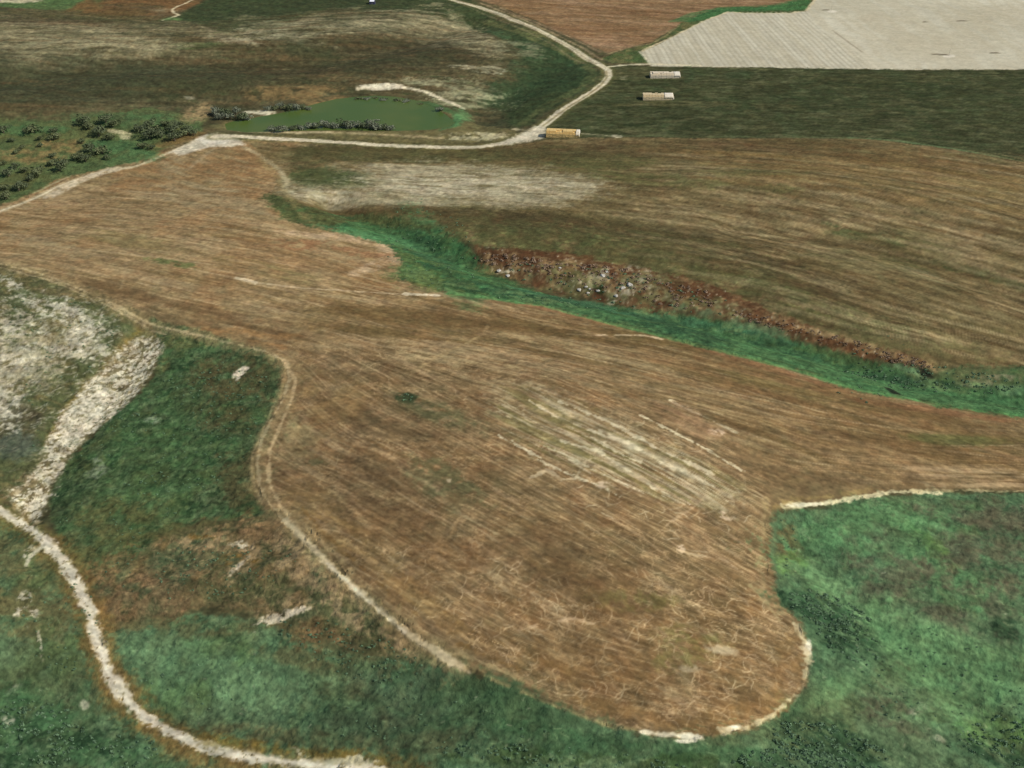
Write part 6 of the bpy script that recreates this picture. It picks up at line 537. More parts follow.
def streaks(ly):
    kind,pts,n,l0,l1,wd,c,al,jit=ly; p=np.array(pts); A=np.zeros(len(X),np.float32)
    lox,hix=max(p[:,0].min(),-800),min(p[:,0].max(),800); loy,hiy=max(p[:,1].min(),110),min(p[:,1].max(),1580)
    x=rng.uniform(lox,hix,n*3); y_=rng.uniform(loy,hiy,n*3)
    k=inpoly(x,y_,pts)&(np.abs(x)<.59*np.hypot(y_,CAMZ)); x=x[k]; y_=y_[k]
    if len(x)>n: x,y_=x[:n],y_[:n]
    m=len(x); Ls=rng.uniform(l0,l1,m); step=.35 if l1<30 else .5
    step=max(step,min(1.2,float(np.median(y_))/900)); amp=rng.uniform(.35,1,m); bend=rng.normal(0,R(jit),m); cu=rng.normal(0,.25 if kind=='N' else .01,m)
    ns=int(l1/step)
    for q in range(ns):
        vx,vy=direction(x,y_)
        if kind=='N': bend=bend+rng.normal(0,.22,m)
        co_,si=np.cos(bend),np.sin(bend); ux,uy=vx*co_-vy*si,vx*si+vy*co_
        x=x+ux*step; y_=y_+uy*step; t=q*step/Ls; live=(t<1)&inpoly(x,y_,pts)
        if not live.any(): break
        v=amp*np.clip(np.minimum(t,1-t)*5+.25,0,1)*live
        kk=max(1,int(round(wd/.45)))
        for o_ in range(kk):
            of=(o_-(kk-1)/2)*.45; splat((x-uy*of)[live],(y_+ux*of)[live],v[live],A)
    bb=np.nonzero(A>0)[0]; a=(np.clip(A[bb],0,1)*al)[:,None]
    col[bb]=col[bb]*(1-a)+np.array(c,np.float32)*a
for ly in LAYERS:
    if ly[0] in 'SN': streaks(ly); continue
    if ly[0]=='P':
        _,pts,c,fe,wa,al,tx,zn=ly; p=np.array(pts); m=fe+wa+2
    elif ly[0]=='L':
        _,pts,wd,c,fe,wa,al,tx,zn=ly; p=np.array(pts); m=fe+wa+wd+2
    else:
        _,els,c,so,wa,al,tx,zn=ly
    if ly[0] in 'PL':
        bb=np.nonzero((X>p[:,0].min()-m)&(X<p[:,0].max()+m)&(Y>p[:,1].min()-m)&(Y<p[:,1].max()+m))[0]
        if not len(bb): continue
        x,y_=X[bb],Y[bb]
        # feathering never finer than the grid, nor than the ground a metre-wide strip can resolve far off
        cell=.9*np.clip((y_*y_+CAMZ**2)/(1098*CAMZ),.45,2.6)
        d=sdist(x.astype(np.float32),y_.astype(np.float32),pts,ly[0]=='P')+wn[bb]*wa*.6
        if ly[0]=='L': d=d-wd*.5
        f2=np.maximum(fe,cell)
        a=sstep(-d,-f2*.5,f2*.5)
    else:
        idx=[];av=[]
        A=np.zeros(len(X),np.float32)
        for cx,cy,i0,i1,i2,i3 in els:
            det=i0*i3-i1*i2; rx=abs(i3/det)+abs(i1/det); ry=abs(i2/det)+abs(i0/det)
            bb=np.nonzero((np.abs(X-cx)<rx*1.6)&(np.abs(Y-cy)<ry*1.6))[0]
            dx,dy=X[bb]-cx,Y[bb]-cy; q=np.sqrt((i0*dx+i1*dy)**2+(i2*dx+i3*dy)**2)+wn[bb]*.55*wa
            A[bb]=np.maximum(A[bb],sstep(-q,-1-so*.5,-1+so*.5))
        bb=np.nonzero(A>0)[0]; a=A[bb]; x,y_=X[bb],Y[bb]
    if tx: 
        k=np.nonzero(a>0)[0]; t=np.zeros(len(a),np.float32); t[k]=texture(tx,x[k],y_[k])
        # ragged edges: where the mask is soft the texture decides
        a=a*t
    a=(a*al)[:,None].astype(np.float32)
    col[bb]=col[bb]*(1-a)+np.array(c,np.float32)*a
    if zn:
        if zn not in zones: zones.append(zn)
        zone[bb[a[:,0]>.5]]=zones.index(zn)
# field and crop rows carry less relief than open scrub
soft=np.isin(zone,[zones.index(z) for z in zones if z in('ploughed_field','pale_stubble_field','dirt_track','green_crop_field','stubble_field')])
Hh=Hh+rough*np.where(soft,.18,1.0)*near
# broad natural variation
uu=X*.92-Y*.39; vv=X*.39+Y*.92
fine=np.where(zone==zones.index('pale_stubble_field'),.3,1.0)*np.where(zone==zones.index('green_crop_field'),.8,1.0)
col*=(1+fine*(.16*(fbm(uu/11+11,vv/5.5+4,3)-.5)*2+.15*(fbm(uu/3.6,vv/1.8,2)-.5)*2+.10*(vnoise(uu/1.7+9,vv/.95)-.5)*2))[:,None]
hue=(fbm(X/6+31,Y/6+17,3)-.5)*2*fine*4; col[:,0]+=hue; col[:,2]-=hue*.3; col[:,1]-=hue*.35
alb=lin(np.clip(col,0,250))/np.array(LUM,np.float32)
alb=np.clip(alb,0,.85)
# ------------------------------------------------------------------ materials
def mat(name,rough=.9):
    m=bpy.data.materials.new(name); m.use_nodes=True; n=m.node_tree.nodes; b=n['Principled BSDF']; b.inputs['Roughness'].default_value=rough
    b.inputs['Specular IOR Level'].default_value=.2
    return m,m.node_tree,b
def ground_mat(name,s1,amp,bump,aniso=(1,1)):
    m,t,b=mat(name,.95); n=t.nodes; l=t.links; b.inputs['Specular IOR Level'].default_value=.05
    at=n.new('ShaderNodeAttribute'); at.attribute_name='albedo'
    tc=n.new('ShaderNodeTexCoord'); mp=n.new('ShaderNodeMapping'); mp.inputs['Scale'].default_value=(aniso[0],aniso[1],1); l.new(tc.outputs['Object'],mp.inputs[0])
    n1=n.new('ShaderNodeTexNoise'); n1.inputs['Scale'].default_value=s1; n1.inputs['Detail'].default_value=5; n1.inputs['Roughness'].default_value=.6; l.new(mp.outputs[0],n1.inputs['Vector'])
    r1=n.new('ShaderNodeMapRange'); r1.inputs[1].default_value=.3; r1.inputs[2].default_value=.7; r1.inputs[3].default_value=1-amp; r1.inputs[4].default_value=1+amp; l.new(n1.outputs[0],r1.inputs[0])
    mx=n.new('ShaderNodeMix'); mx.data_type='RGBA'; mx.blend_type='MULTIPLY'; mx.inputs[0].default_value=1
    l.new(at.outputs['Color'],mx.inputs[6]); l.new(r1.outputs[0],mx.inputs[7]); l.new(mx.outputs[2],b.inputs['Base Color'])
    bp=n.new('ShaderNodeBump'); bp.inputs['Strength'].default_value=bump; bp.inputs['Distance'].default_value=1.0; l.new(n1.outputs[0],bp.inputs['Height']); l.new(bp.outputs[0],b.inputs['Normal'])
    return m
GM={'hillside':ground_mat('hillside_ground',.16,.16,.5),'ploughed_field':ground_mat('ploughed_soil',.45,.10,.30),'pale_stubble_field':ground_mat('pale_stubble',.3,.03,.15),
    'green_crop_field':ground_mat('crop_rows',.28,.22,.7,(.7,1)),'stubble_field':ground_mat('stubble',.35,.14,.45),'grassy_gully':ground_mat('gully_grass',.35,.16,.7),
    'grassland':ground_mat('rough_grass',.5,.16,.8),'rocky_wash':ground_mat('pale_rock',.5,.12,.8),'dirt_track':ground_mat('dirt_track_ground',.6,.07,.25)}
# ------------------------------------------------------------------ ground objects: one sheet of terrain split where the land use changes
gi=np.arange(ny*nx).reshape(ny,nx)
F=np.stack([gi[:-1,:-1],gi[:-1,1:],gi[1:,1:],gi[1:,:-1]],-1).reshape(-1,4)
fz=zone[F[:,0]]
P3=np.stack([X,Y,Hh],1).astype(np.float32)
for zi,zn in enumerate(zones):
    f=F[fz==zi]
    if not len(f): continue
    u,inv=np.unique(f.ravel(),return_inverse=True)
    me=bpy.data.meshes.new(zn); me.vertices.add(len(u)); me.vertices.foreach_set('co',P3[u].ravel())
    me.loops.add(len(inv)); me.loops.foreach_set('vertex_index',inv.astype(np.int32).ravel())
    me.polygons.add(len(f)); me.polygons.foreach_set('loop_start',np.arange(0,len(inv),4,dtype=np.int32))
    me.polygons.foreach_set('use_smooth',np.ones(len(f),bool))
    ca=me.color_attributes.new('albedo','FLOAT_COLOR','POINT'); ca.data.foreach_set('color',np.concatenate([alb[u],np.ones((len(u),1),np.float32)],1).astype(np.float32).ravel())
    me.update(calc_edges=True); me.materials.append(GM[zn])
    o=bpy.data.objects.new(zn,me); C.objects.link(o); o['kind']='structure'
del F,fz
# ------------------------------------------------------------------ small builders
def obj(name,bm,m,parent=None,loc=None,smooth=False):
    me=bpy.data.meshes.new(name); bm.to_mesh(me); bm.free(); 
    for mm in (m if isinstance(m,list) else [m]): me.materials.append(mm)
    if smooth:
        for p in me.polygons: p.use_smooth=True
    o=bpy.data.objects.new(name,me); C.objects.link(o); 
    if parent: o.parent=parent
    if loc: o.location=loc
    return o
def tag(o,label,cat,group=None,kind=None):
    if label: o['label']=label
    if cat: o['category']=cat
    if group: o['group']=group
    if kind: o['kind']=kind
    return o
def empty(name,loc,rz=0):
    o=bpy.data.objects.new(name,None); C.objects.link(o); o.location=loc; o.rotation_euler=(0,0,rz); return o
def lm(name,c,rough=.9,var=.2,scale=1.5,c2=None,vec='Object'):
    m,t,b=mat(name,rough); n=t.nodes;l=t.links
    tc=n.new('ShaderNodeTexCoord'); nz=n.new('ShaderNodeTexNoise'); nz.inputs['Scale'].default_value=scale; nz.inputs['Detail'].default_value=4; l.new(tc.outputs[vec],nz.inputs['Vector'])
    r=n.new('ShaderNodeValToRGB'); r.color_ramp.elements[0].position=.35; r.color_ramp.elements[1].position=.65
    r.color_ramp.elements[0].color=(*[v*(1-var) for v in c],1); r.color_ramp.elements[1].color=(*(c2 or [min(1,v*(1+var)) for v in c]),1)
    l.new(nz.outputs[0],r.inputs[0]); l.new(r.outputs[0],b.inputs['Base Color']); return m
def box(bm,c,s,rz=0,jit=0,mi=0):
    v=[]
    cz,sz=math.cos(rz),math.sin(rz)
    for dx in(-1,1):
        for dy in(-1,1):
            for dz in(-1,1):
                a,b_=dx*s[0]/2+random.uniform(-jit,jit),dy*s[1]/2+random.uniform(-jit,jit)
                v.append(bm.verts.new((c[0]+a*cz-b_*sz,c[1]+a*sz+b_*cz,c[2]+dz*s[2]/2+random.uniform(-jit,jit))))
    for f in((0,1,3,2),(4,6,7,5),(0,4,5,1),(2,3,7,6),(0,2,6,4),(1,5,7,3)):
        q=bm.faces.new([v[i] for i in f]); q.material_index=mi
def tube(bm,a,b,r0,r1,n=6):
    a=np.array(a,float);b=np.array(b,float);d=b-a;d/=np.linalg.norm(d)+1e-9
    u=np.cross(d,[.31,.2,.93]);u/=np.linalg.norm(u);v=np.cross(d,u)
    A=[bm.verts.new(a+r0*(math.cos(2*math.pi*i/n)*u+math.sin(2*math.pi*i/n)*v)) for i in range(n)]
    B=[bm.verts.new(b+r1*(math.cos(2*math.pi*i/n)*u+math.sin(2*math.pi*i/n)*v)) for i in range(n)]
    for i in range(n): bm.faces.new((A[i],A[(i+1)%n],B[(i+1)%n],B[i]))
    bm.faces.new(A[::-1]); bm.faces.new(B)
# ------------------------------------------------------------------ pond water
m,t,b=mat('pond_water',.35); b.inputs['Base Color'].default_value=(.040,.098,.027,1); b.inputs['Specular IOR Level'].default_value=.06
nz=t.nodes.new('ShaderNodeTexNoise'); nz.inputs['Scale'].default_value=.5; bp=t.nodes.new('ShaderNodeBump'); bp.inputs['Strength'].default_value=.08
tc=t.nodes.new('ShaderNodeTexCoord'); t.links.new(tc.outputs['Object'],nz.inputs['Vector']); t.links.new(nz.outputs[0],bp.inputs['Height']); t.links.new(bp.outputs[0],b.inputs['Normal'])
n2=t.nodes.new('ShaderNodeTexNoise'); n2.inputs['Scale'].default_value=.025; t.links.new(tc.outputs['Object'],n2.inputs['Vector'])
rp=t.nodes.new('ShaderNodeValToRGB'); rp.color_ramp.elements[0].position=.4; rp.color_ramp.elements[1].position=.62
rp.color_ramp.elements[0].color=(.064,.106,.022,1); rp.color_ramp.elements[1].color=(.082,.116,.024,1); t.links.new(n2.outputs[0],rp.inputs[0]); t.links.new(rp.outputs[0],b.inputs['Base Color'])
bm=bmesh.new(); cx=sum(p[0] for p in POND)/len(POND); cy=sum(p[1] for p in POND)/len(POND)
pv=[bm.verts.new((p[0]+(3 if p[0]>cx else -3),p[1]+(4 if p[1]>cy else -4),PONDZ)) for p in POND]; bm.faces.new(pv)
bmesh.ops.triangulate(bm,faces=bm.faces[:])
for f in bm.faces:
    if f.normal.z<0: f.normal_flip()
o=obj('pond_water',bm,m); o['kind']='structure'
# ------------------------------------------------------------------ straw stacks
STRAW=[[130.4,1029.5,158.2,1029.3],[116.6,962.4,143.6,961.8],[27.9,871.1,54.7,867.5]]
straw_gold=lm('golden_straw',(.66,.46,.18),.95,.18,2.5); straw_old=lm('weathered_straw',(.60,.48,.28),.95,.18,2.5); straw_grey=lm('greyed_straw',(.66,.56,.40),.95,.15,2.5)
pale_sheet=lm('pale_sheeting',(.74,.67,.53),.7,.1,1.0); dark_sheet=lm('dark_sheeting',(.03,.03,.03),.6,.3,1.0)
def stack(ax,ay,bx,by,sm,label,wd=9.5,ht=5.2,cover=.2):
    L=math.hypot(bx-ax,by-ay); rz=math.atan2(by-ay,bx-ax); z=hz((ax+bx)/2,(ay+by)/2)-.2
    mx,my=(ax+bx)/2-math.sin(rz)*wd/2,(ay+by)/2+math.cos(rz)*wd/2
    e=empty('straw_stack',(mx,my,z),rz); tag(e,label,'straw stack','straw stacks beside the dirt road')
    bm=bmesh.new(); nl=int(L/2.5); lv=6; bh=ht/lv; bl=L/nl
    for k in range(lv):
        w2=wd-(0 if k<4 else (k-3)*1.5); nw=max(2,int(round(w2/1.9))); bw=w2/nw
        for i in range(nl):
            for j in range(nw):
                if random.random()<(.1 if k==lv-1 else 0): continue
                if 0<i<nl-1 and 0<j<nw-1 and k<3: continue
                bx_=-L/2+bl*(i+.5)+random.uniform(-.08,.08)
                box(bm,(bx_,-w2/2+bw*(j+.5)+random.uniform(-.08,.08),bh*(k+.5)+.003*((i+j)%2)),(bl*.97,bw*.96,bh*.985),random.uniform(-.02,.02),.03)
    obj('straw_bales',bm,sm,e)
    # pale sheet laid over the right-hand end, sagging between the bales
    bm=bmesh.new(); n=10; g=[]
    for i in range(n+1):
        r_=[]
        for j in range(13):
            s=(j/12-.5)*2; x_=L/2-L*cover+(L*cover+.45)*i/n; zz=ht+.12-max(0,abs(s)-.62)*6.5+random.uniform(-.12,.12); yy=s*wd*.5*(1.03 if abs(s)<.7 else 1.06)
            if i==n: zz-=ht*.45
            r_.append(bm.verts.new((x_,yy,max(.6,zz))))
        g.append(r_)
    for i in range(n):
        for j in range(12): bm.faces.new((g[i][j],g[i+1][j],g[i+1][j+1],g[i][j+1]))
    cv=obj('cover_sheet',bm,pale_sheet,e,smooth=True)
    so=cv.modifiers.new('thick','SOLIDIFY'); so.thickness=.06
    return e
stack(*STRAW[0],straw_grey,'weathered pale straw stack on the olive strip below the white field, farthest from the pond',9,4.6,.2)
stack(*STRAW[1],straw_old,'cream and pale gold straw stack standing inside the dark green crop',9,4.8,.3)
stack(*STRAW[2],straw_gold,'orange gold straw stack beside the dirt road junction',9.5,5.2,.1)
# ------------------------------------------------------------------ hut
HUT=[-160.5,1297.9]
hx,hy=HUT; z=hz(hx,hy)
e=empty('small_hut',(hx,hy+4,z)); tag(e,'small dark walled hut with a white roof on the far hill','hut')
bm=bmesh.new(); box(bm,(0,0,1.5),(6.5,6,3.4)); obj('wall',bm,lm('dark_blue_wall',(.05,.05,.09),.8,.2,1),e)
bm=bmesh.new()
for s in(-1,1):
    v=[bm.verts.new(p) for p in((-2.6,0,4.5),(2.6,0,4.5),(2.6,s*3.5,3.3),(-2.6,s*3.5,3.3),(-2.6,0,4.3),(2.6,0,4.3),(2.6,s*3.5,3.1),(-2.6,s*3.5,3.1))]
    for f in((0,1,2,3),(4,7,6,5),(2,6,7,3),(0,3,7,4),(1,5,6,2)): bm.faces.new([v[i] for i in f])
obj('roof',bm,lm('white_metal_roof',(.8,.8,.82),.5,.05,1),e)
bm=bmesh.new(); box(bm,(0,-3.03,1.0),(1.1,.08,2.1)); obj('door',bm,lm('grey_door',(.12,.12,.13),.6,.1,1),e)
# ------------------------------------------------------------------ poles in the pale field
wood=lm('weathered_pole_wood',(.42,.38,.32),.9,.2,3)
for (x,y),lb in zip([[432.7,1094.4],[361.3,1278.2]],('slim wooden utility pole in bare pale ring near the dark crop edge','slim wooden utility pole near the green corner of the white field')):
    e=empty('utility_pole',(x,y,hz(x,y))); tag(e,lb,'utility pole','utility poles in the pale field')
    bm=bmesh.new(); tube(bm,(0,0,-.3),(0,0,6.5),.13,.09,8); obj('pole',bm,wood,e)
    bm=bmesh.new(); box(bm,(0,-.17,5.9),(1.5,.12,.14)); obj('crossarm',bm,wood,e)
    for q in(-.6,0,.6):
        bm=bmesh.new(); tube(bm,(q,-.17,5.97),(q,-.17,6.2),.05,.03,6); obj('insulator',bm,pale_sheet,e)
# ------------------------------------------------------------------ rocks on the scrub bank
rockm=lm('pale_limestone',(.46,.43,.36),.95,.15,1.2)
RK=[[46.1,611.6],[48.4,609.5],[41.7,610.4],[47.1,606.9],[57.0,619.5],[59.9,624.0],[-2.6,631.7],[-8.4,637.9],[30.5,631.1],[68.5,606.0],[72.9,608.1],[63.9,600.8],[53.2,607.0]]
protos=[]
for k in range(4):
    bm=bmesh.new(); bmesh.ops.create_icosphere(bm,subdivisions=2,radius=1)
    for v in bm.verts:
        f=1+.28*math.sin(v.co.x*3.1+k)*math.cos(v.co.y*2.7+k*2)+random.uniform(-.1,.1); v.co=v.co*f; v.co.z=max(-.35,v.co.z*.6)
    me=bpy.data.meshes.new('boulder'); bm.to_mesh(me); bm.free(); me.materials.append(rockm); protos.append(me)
for i,(x,y) in enumerate(RK):
    o=bpy.data.objects.new('boulder',protos[i%4]); C.objects.link(o); s=random.uniform(.8,1.7); o.location=(x,y,hz(x,y)+.1); o.scale=(s*1.2,s,s); o.rotation_euler=(0,0,random.uniform(0,6))
    tag(o,'pale limestone boulder on the reddish brown bank above the green gully','boulder','boulders on the brown bank')
# ------------------------------------------------------------------ trees
def leafmat(name,c,c2): return lm(name,c,.8,.35,.9,c2)
LM=[leafmat('dark_green_leaves',(.05,.07,.032),(.15,.175,.085)),leafmat('grey_green_leaves',(.11,.125,.08),(.24,.26,.17)),leafmat('olive_leaves',(.065,.085,.035),(.17,.19,.085))]
bark=lm('grey_brown_bark',(.14,.11,.08),.95,.25,3)
def crown_bm(h,lobes,n,ls):
    bm=bmesh.new()
    for q in range(n):
        cx,cy,cz,r=random.choice(lobes); 
        a=random.uniform(0,6.283); u=random.uniform(-.75,1); rr=r*random.uniform(.55,1.05)
        s=math.sqrt(1-u*u); p=np.array([cx+rr*s*math.cos(a),cy+rr*s*math.sin(a),cz+rr*u*.8])
        nrm=np.array([s*math.cos(a),s*math.sin(a),u])+np.random.normal(0,.45,3); nrm/=np.linalg.norm(nrm)
        t1=np.cross(nrm,np.random.normal(0,1,3)); t1/=np.linalg.norm(t1)+1e-9; t2=np.cross(nrm,t1); k=ls*random.uniform(.6,1.3)
        pts=[p+k*(math.cos(w_)*t1+math.sin(w_)*t2*.7)*random.uniform(.7,1.1) for w_ in(0,1.25,2.5,3.77,5.0)]
        bm.faces.new([bm.verts.new(v) for v in pts])
    return bm
np.random.seed(3)
TP=[]
for k in range(9):
    kind=k//3; H=[1.25,1.15,.95][kind]
    lobes=[(random.uniform(-.55,.55),random.uniform(-.5,.5),H*random.uniform(.45,.8),random.uniform(.32,.5)) for _ in range(7)]
    lobes.append((0,0,H*.6,.5))
    c=crown_bm(H,lobes,420,.10); cm=bpy.data.meshes.new('crown'); c.to_mesh(cm); c.free(); cm.materials.append(LM[kind])
    bm=bmesh.new(); tube(bm,(0,0,-.08),(.03,0,H*.4),.07,.045); 
    for lb in lobes[:5]: tube(bm,(.03,0,H*.36),(lb[0]*.8,lb[1]*.8,lb[2]),.035,.012,5)
    tm=bpy.data.meshes.new('trunk'); bm.to_mesh(tm); bm.free(); tm.materials.append(bark); TP.append((cm,tm))
TREES={'scattered':[[-363.8,908.2,6.7],[-357.2,900.5,5.6],[-346.6,913.1,6.7],[-338.4,905.1,6.1],[-344.6,886.5,7.7],[-333.8,878.3,4.9],[-340.2,853.8,6.4],[-329.9,849.3,7.4],[-323.6,836.8,3.6],[-345.6,837.9,6.2],[-338.6,833.6,5.2],[-363.2,828.6,5.2],[-353.4,816.4,7.1],[-368.2,807.3,7.1],[-389.8,821.4,4.1],[-380.6,815.4,4.1],[-370.9,797.7,4.0],[-382.2,780.9,4.9],[-371.4,778.6,5.9],[-375.5,763.7,5.8],[-424.2,888.7,5.5],[-400.1,890.6,7.7],[-383.7,891.6,4.4],[-379.2,878.1,6.5],[-411.1,872.8,3.8],[-399.1,862.0,3.2],[-386.0,864.3,3.2],[-400.4,852.3,3.7],[-368.7,844.6,3.7],[-403.0,829.1,3.1],[-390.2,807.9,5.0],[-354.3,872.4,3.8],[-368.9,786.1,3.0],[-390.7,877.7,3.3]],
 'copse':[[-312.7,894.9,5.5],[-307.2,905.8,5.6],[-300.3,892.8,6.6],[-300.2,879.8,8.7],[-290.7,881.7,6.5],[-294.3,908.3,5.0],[-285.2,892.7,6.6],[-278.2,874.9,7.0],[-275.4,883.7,6.6],[-283.9,903.9,5.6],[-272.6,892.6,5.0],[-300.6,860.5,5.3],[-292.6,858.1,3.7],[-265.6,888.0,4.4]],
 'west':[[-258.7,938.5,5.8],[-252.0,924.3,5.7],[-249.0,930.1,6.9],[-242.6,924.8,5.1],[-241.7,940.3,5.2],[-233.2,925.2,6.3],[-229.0,925.5,4.6]],
 'north':[[-216.0,951.8,4.1],[-209.5,950.4,4.7],[-205.9,955.4,4.7],[-196.9,950.1,5.2],[-191.9,951.8,5.8],[-185.4,956.0,5.3],[-180.5,952.8,3.5]],
 'far':[[-138.9,983.2,4.8],[-132.5,983.3,4.2],[-124.6,986.1,4.2],[-116.0,981.0,4.8],[-104.0,978.5,5.4],[-95.6,976.0,4.8],[-82.5,968.2,4.1],[-63.5,949.4,4.1]],
 'south':[[-201.3,897.1,4.4],[-192.0,892.2,5.5],[-184.0,899.5,5.5],[-178.5,902.0,5.0],[-170.4,904.4,6.1],[-165.3,904.4,5.0],[-158.0,906.9,6.7],[-150.9,904.4,5.6],[-142.7,906.9,6.1],[-137.3,904.4,5.6],[-130.3,909.4,5.6],[-123.8,904.4,6.7],[-117.8,904.3,6.7],[-113.1,899.3,6.1],[-108.3,901.8,5.0],[-102.9,899.2,4.4]]}
INFO={'scattered':('scattered_tree','tree',(0,2),'small dark olive tree scattered over the grassy slope left of the copse','scattered trees on the slope at the upper left'),
 'copse':('copse_tree','tree',(0,0,2),'dark green tree in the dense copse just left of the pale road bend','trees of the copse by the road bend'),
 'west':('pond_tree','tree',(1,1,0),'grey green tree at the narrow left tip of the pond','trees at the left tip of the pond'),
 'north':('pond_tree','tree',(1,2),'small grey green tree on the far bank at the left half of the pond','trees on the far left bank of the pond'),
 'far':('pond_bush','bush',(2,1),'low green bush on the far bank under the white pond track','bushes on the far bank of the pond'),
 'south':('pond_tree','tree',(1,1,0),'grey leafy tree in the row between the pond and the dirt road','trees between the pond and the road')}
EXTRA={('scattered',19):'bushy dark tree nearest the dirt track at the left edge of the photo',('scattered',12):'largest grey green tree just above the left bend of the dirt track',
 ('scattered',2):'dark tree at the top right of the scattered trees, nearest the brown hillside',('copse',11):'lone dark bush just below the left end of the copse',('copse',3):'broadest dark tree at the lower left of the copse',
 ('south',0):'leftmost tree of the row between pond and road',('south',15):'rightmost tree of the row between pond and road',('north',6):'last small tree at the right end of the far bank clump',('west',0):'leftmost grey tree at the left tip of the pond',('far',7):'rightmost bush on the far bank of the pond'}
for key,lst in TREES.items():
    nm,cat,kinds,lab,grp=INFO[key]
    for i,(x,y,r) in enumerate(lst):
        kd=kinds[i%len(kinds)]; cm,tm=TP[kd*3+random.randrange(3)]
        e=empty(nm,(x,y,hz(x,y)-.1),random.uniform(0,6.28)); s=r*random.uniform(.95,1.1)
        e.scale=(s*1.15,s*1.15,s*random.uniform(.8,1.05)*(.7 if key=='far' else 1))
        tag(e,EXTRA.get((key,i),lab),cat,None if (key,i) in EXTRA else grp)
        for n_,me in(('crown',cm),('trunk',tm)):
            c=bpy.data.objects.new(n_,me); C.objects.link(c); c.parent=e
# ------------------------------------------------------------------ low scrub (countless small tufts)
def scrub(data,name,m,label,flat=.75,mult=1.3):
    V=[]
    for cx,cy,ax,ay,bx,by,n,sz in data:
        for _ in range(int(n*mult)):
            a=random.uniform(0,6.283); q=math.sqrt(random.random())
            V.append((cx+q*(math.cos(a)*ax+math.sin(a)*bx),cy+q*(math.cos(a)*ay+math.sin(a)*by),sz*random.uniform(.35,1.0)))
    arr=np.array(V); zz=height(arr[:,0],arr[:,1]); co=[];n_=30
    for (x,y,s),z in zip(V,zz):
        st_=random.uniform(1,1.8); ra=random.uniform(-.5,.2)
        a=np.random.uniform(0,6.283,n_); u=np.random.uniform(0,1,n_); r_=s*.62*np.sqrt(1-u*u)*np.random.uniform(.6,1.1,n_)
        lx=r_*st_*np.cos(a); ly=r_*np.sin(a); nr=np.stack([np.cos(a)*np.sqrt(1-u*u),np.sin(a)*np.sqrt(1-u*u),u],1)+np.random.normal(0,.35,(n_,3))
        p=np.stack([x+lx*math.cos(ra)-ly*math.sin(ra),y+lx*math.sin(ra)+ly*math.cos(ra),z-.1+u*s*flat],1)
        t1=np.cross(nr,np.random.normal(0,1,(n_,3))); t1/=np.linalg.norm(t1,axis=1)[:,None]; t2=np.cross(nr,t1); t2/=np.linalg.norm(t2,axis=1)[:,None]; k=s*.2
        co.append(np.stack([p+k*t1,p+k*t2,p-k*t1,p-k*t2*.8],1).reshape(-1,3))
    co=np.concatenate(co); nq=len(co)//4
    me=bpy.data.meshes.new(name); me.vertices.add(len(co)); me.vertices.foreach_set('co',co.astype(np.float32).ravel())
    me.loops.add(len(co)); me.loops.foreach_set('vertex_index',np.arange(len(co),dtype=np.int32)); me.polygons.add(nq); me.polygons.foreach_set('loop_start',np.arange(0,len(co),4,dtype=np.int32))
    me.update(calc_edges=True); me.materials.append(m)
    o=bpy.data.objects.new(name,me); C.objects.link(o); tag(o,label,'scrub',None,'stuff')
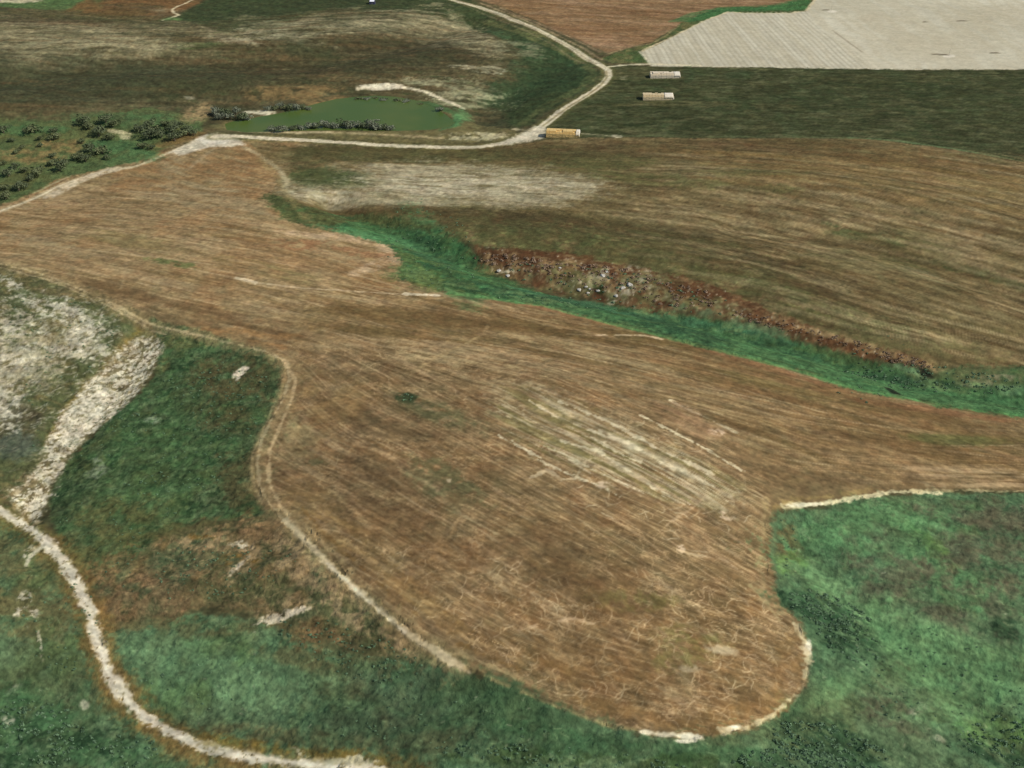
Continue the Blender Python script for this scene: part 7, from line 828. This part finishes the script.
scrub([[130.3,332.0,15.6,-6.0,-5.0,-9.2,170,1.5],[135.0,317.8,11.3,-6.9,-5.8,-9.0,70,1.3],[115.2,267.5,20.1,-5.0,-4.2,-9.1,190,1.5],[99.1,260.5,22.0,1.7,-1.2,-5.7,90,1.3],[180.3,273.3,11.6,-2.4,-6.1,-11.7,60,1.5],[165.5,297.3,28.3,-13.9,-14.8,-24.3,90,1.0],[-182.7,282.4,20.4,0.6,6.4,-17.4,150,1.4],[-150.3,275.6,18.9,-0.4,2.9,-9.2,50,1.2],[-168.4,459.9,34.6,17.5,22.3,-47.8,180,1.1],[-149.8,494.3,22.4,-4.0,4.4,-21.1,50,1.1],[-180.4,395.2,28.2,-1.4,5.6,-19.6,60,0.9],[-189.1,337.2,16.6,0.2,8.3,-25.8,40,1.0],[-123.6,306.7,32.4,-1.9,2.6,-12.6,50,0.9],[-64.2,313.2,31.8,-16.2,-2.7,-9.0,110,1.0],[-135.3,361.1,44.5,-1.6,4.7,-15.7,110,1.0],[-30.3,277.3,44.5,-10.3,-0.7,-13.0,60,0.9],[17.1,261.1,49.2,-6.3,-0.4,-3.9,80,1.1],[66.9,608.9,75.9,-32.4,-2.9,-15.0,60,1.7],[-54.6,666.0,32.7,-25.9,0.6,-73.8,110,1.3],[29.1,590.8,41.8,-3.6,-1.3,-14.8,40,1.3],[230.1,513.7,47.5,-6.0,-2.4,-8.1,150,1.6],[-239.5,488.9,26.4,0.1,16.6,-50.5,70,1.0],[-263.1,561.8,39.2,-16.7,4.5,-24.9,60,1.0],[-216.4,499.6,8.1,24.8,8.0,-7.7,40,0.6],[-53.7,467.9,4.6,-1.8,-0.1,-3.6,7,1.2],[118.8,368.0,5.8,1.9,-4.1,-19.5,14,1.0],[196.5,512.3,23.1,1.8,-13.4,-35.2,30,1.3]],'scrub',leafmat('scrub_leaves',(.08,.15,.08),(.17,.27,.14)),'low dark green scrub tufts over the grassy slopes and gully',.5)
scrub([[5.2,641.6,31.7,-14.1,-0.8,-7.5,50,2.4],[55.2,619.7,36.5,-10.6,-1.5,-12.5,80,2.4],[102.1,594.8,23.0,-7.7,-2.3,-11.1,50,2.2],[151.1,564.4,20.5,-10.9,-1.5,-4.3,40,1.6],[187.0,543.7,24.5,-12.5,-1.6,-3.9,40,1.5],[219.1,526.2,12.7,-5.1,-1.4,-3.1,50,1.5]],'dry_scrub',leafmat('rusty_scrub_leaves',(.20,.11,.065),(.34,.25,.16)),'rusty brown dry scrub along the bank above the green gully',.45)
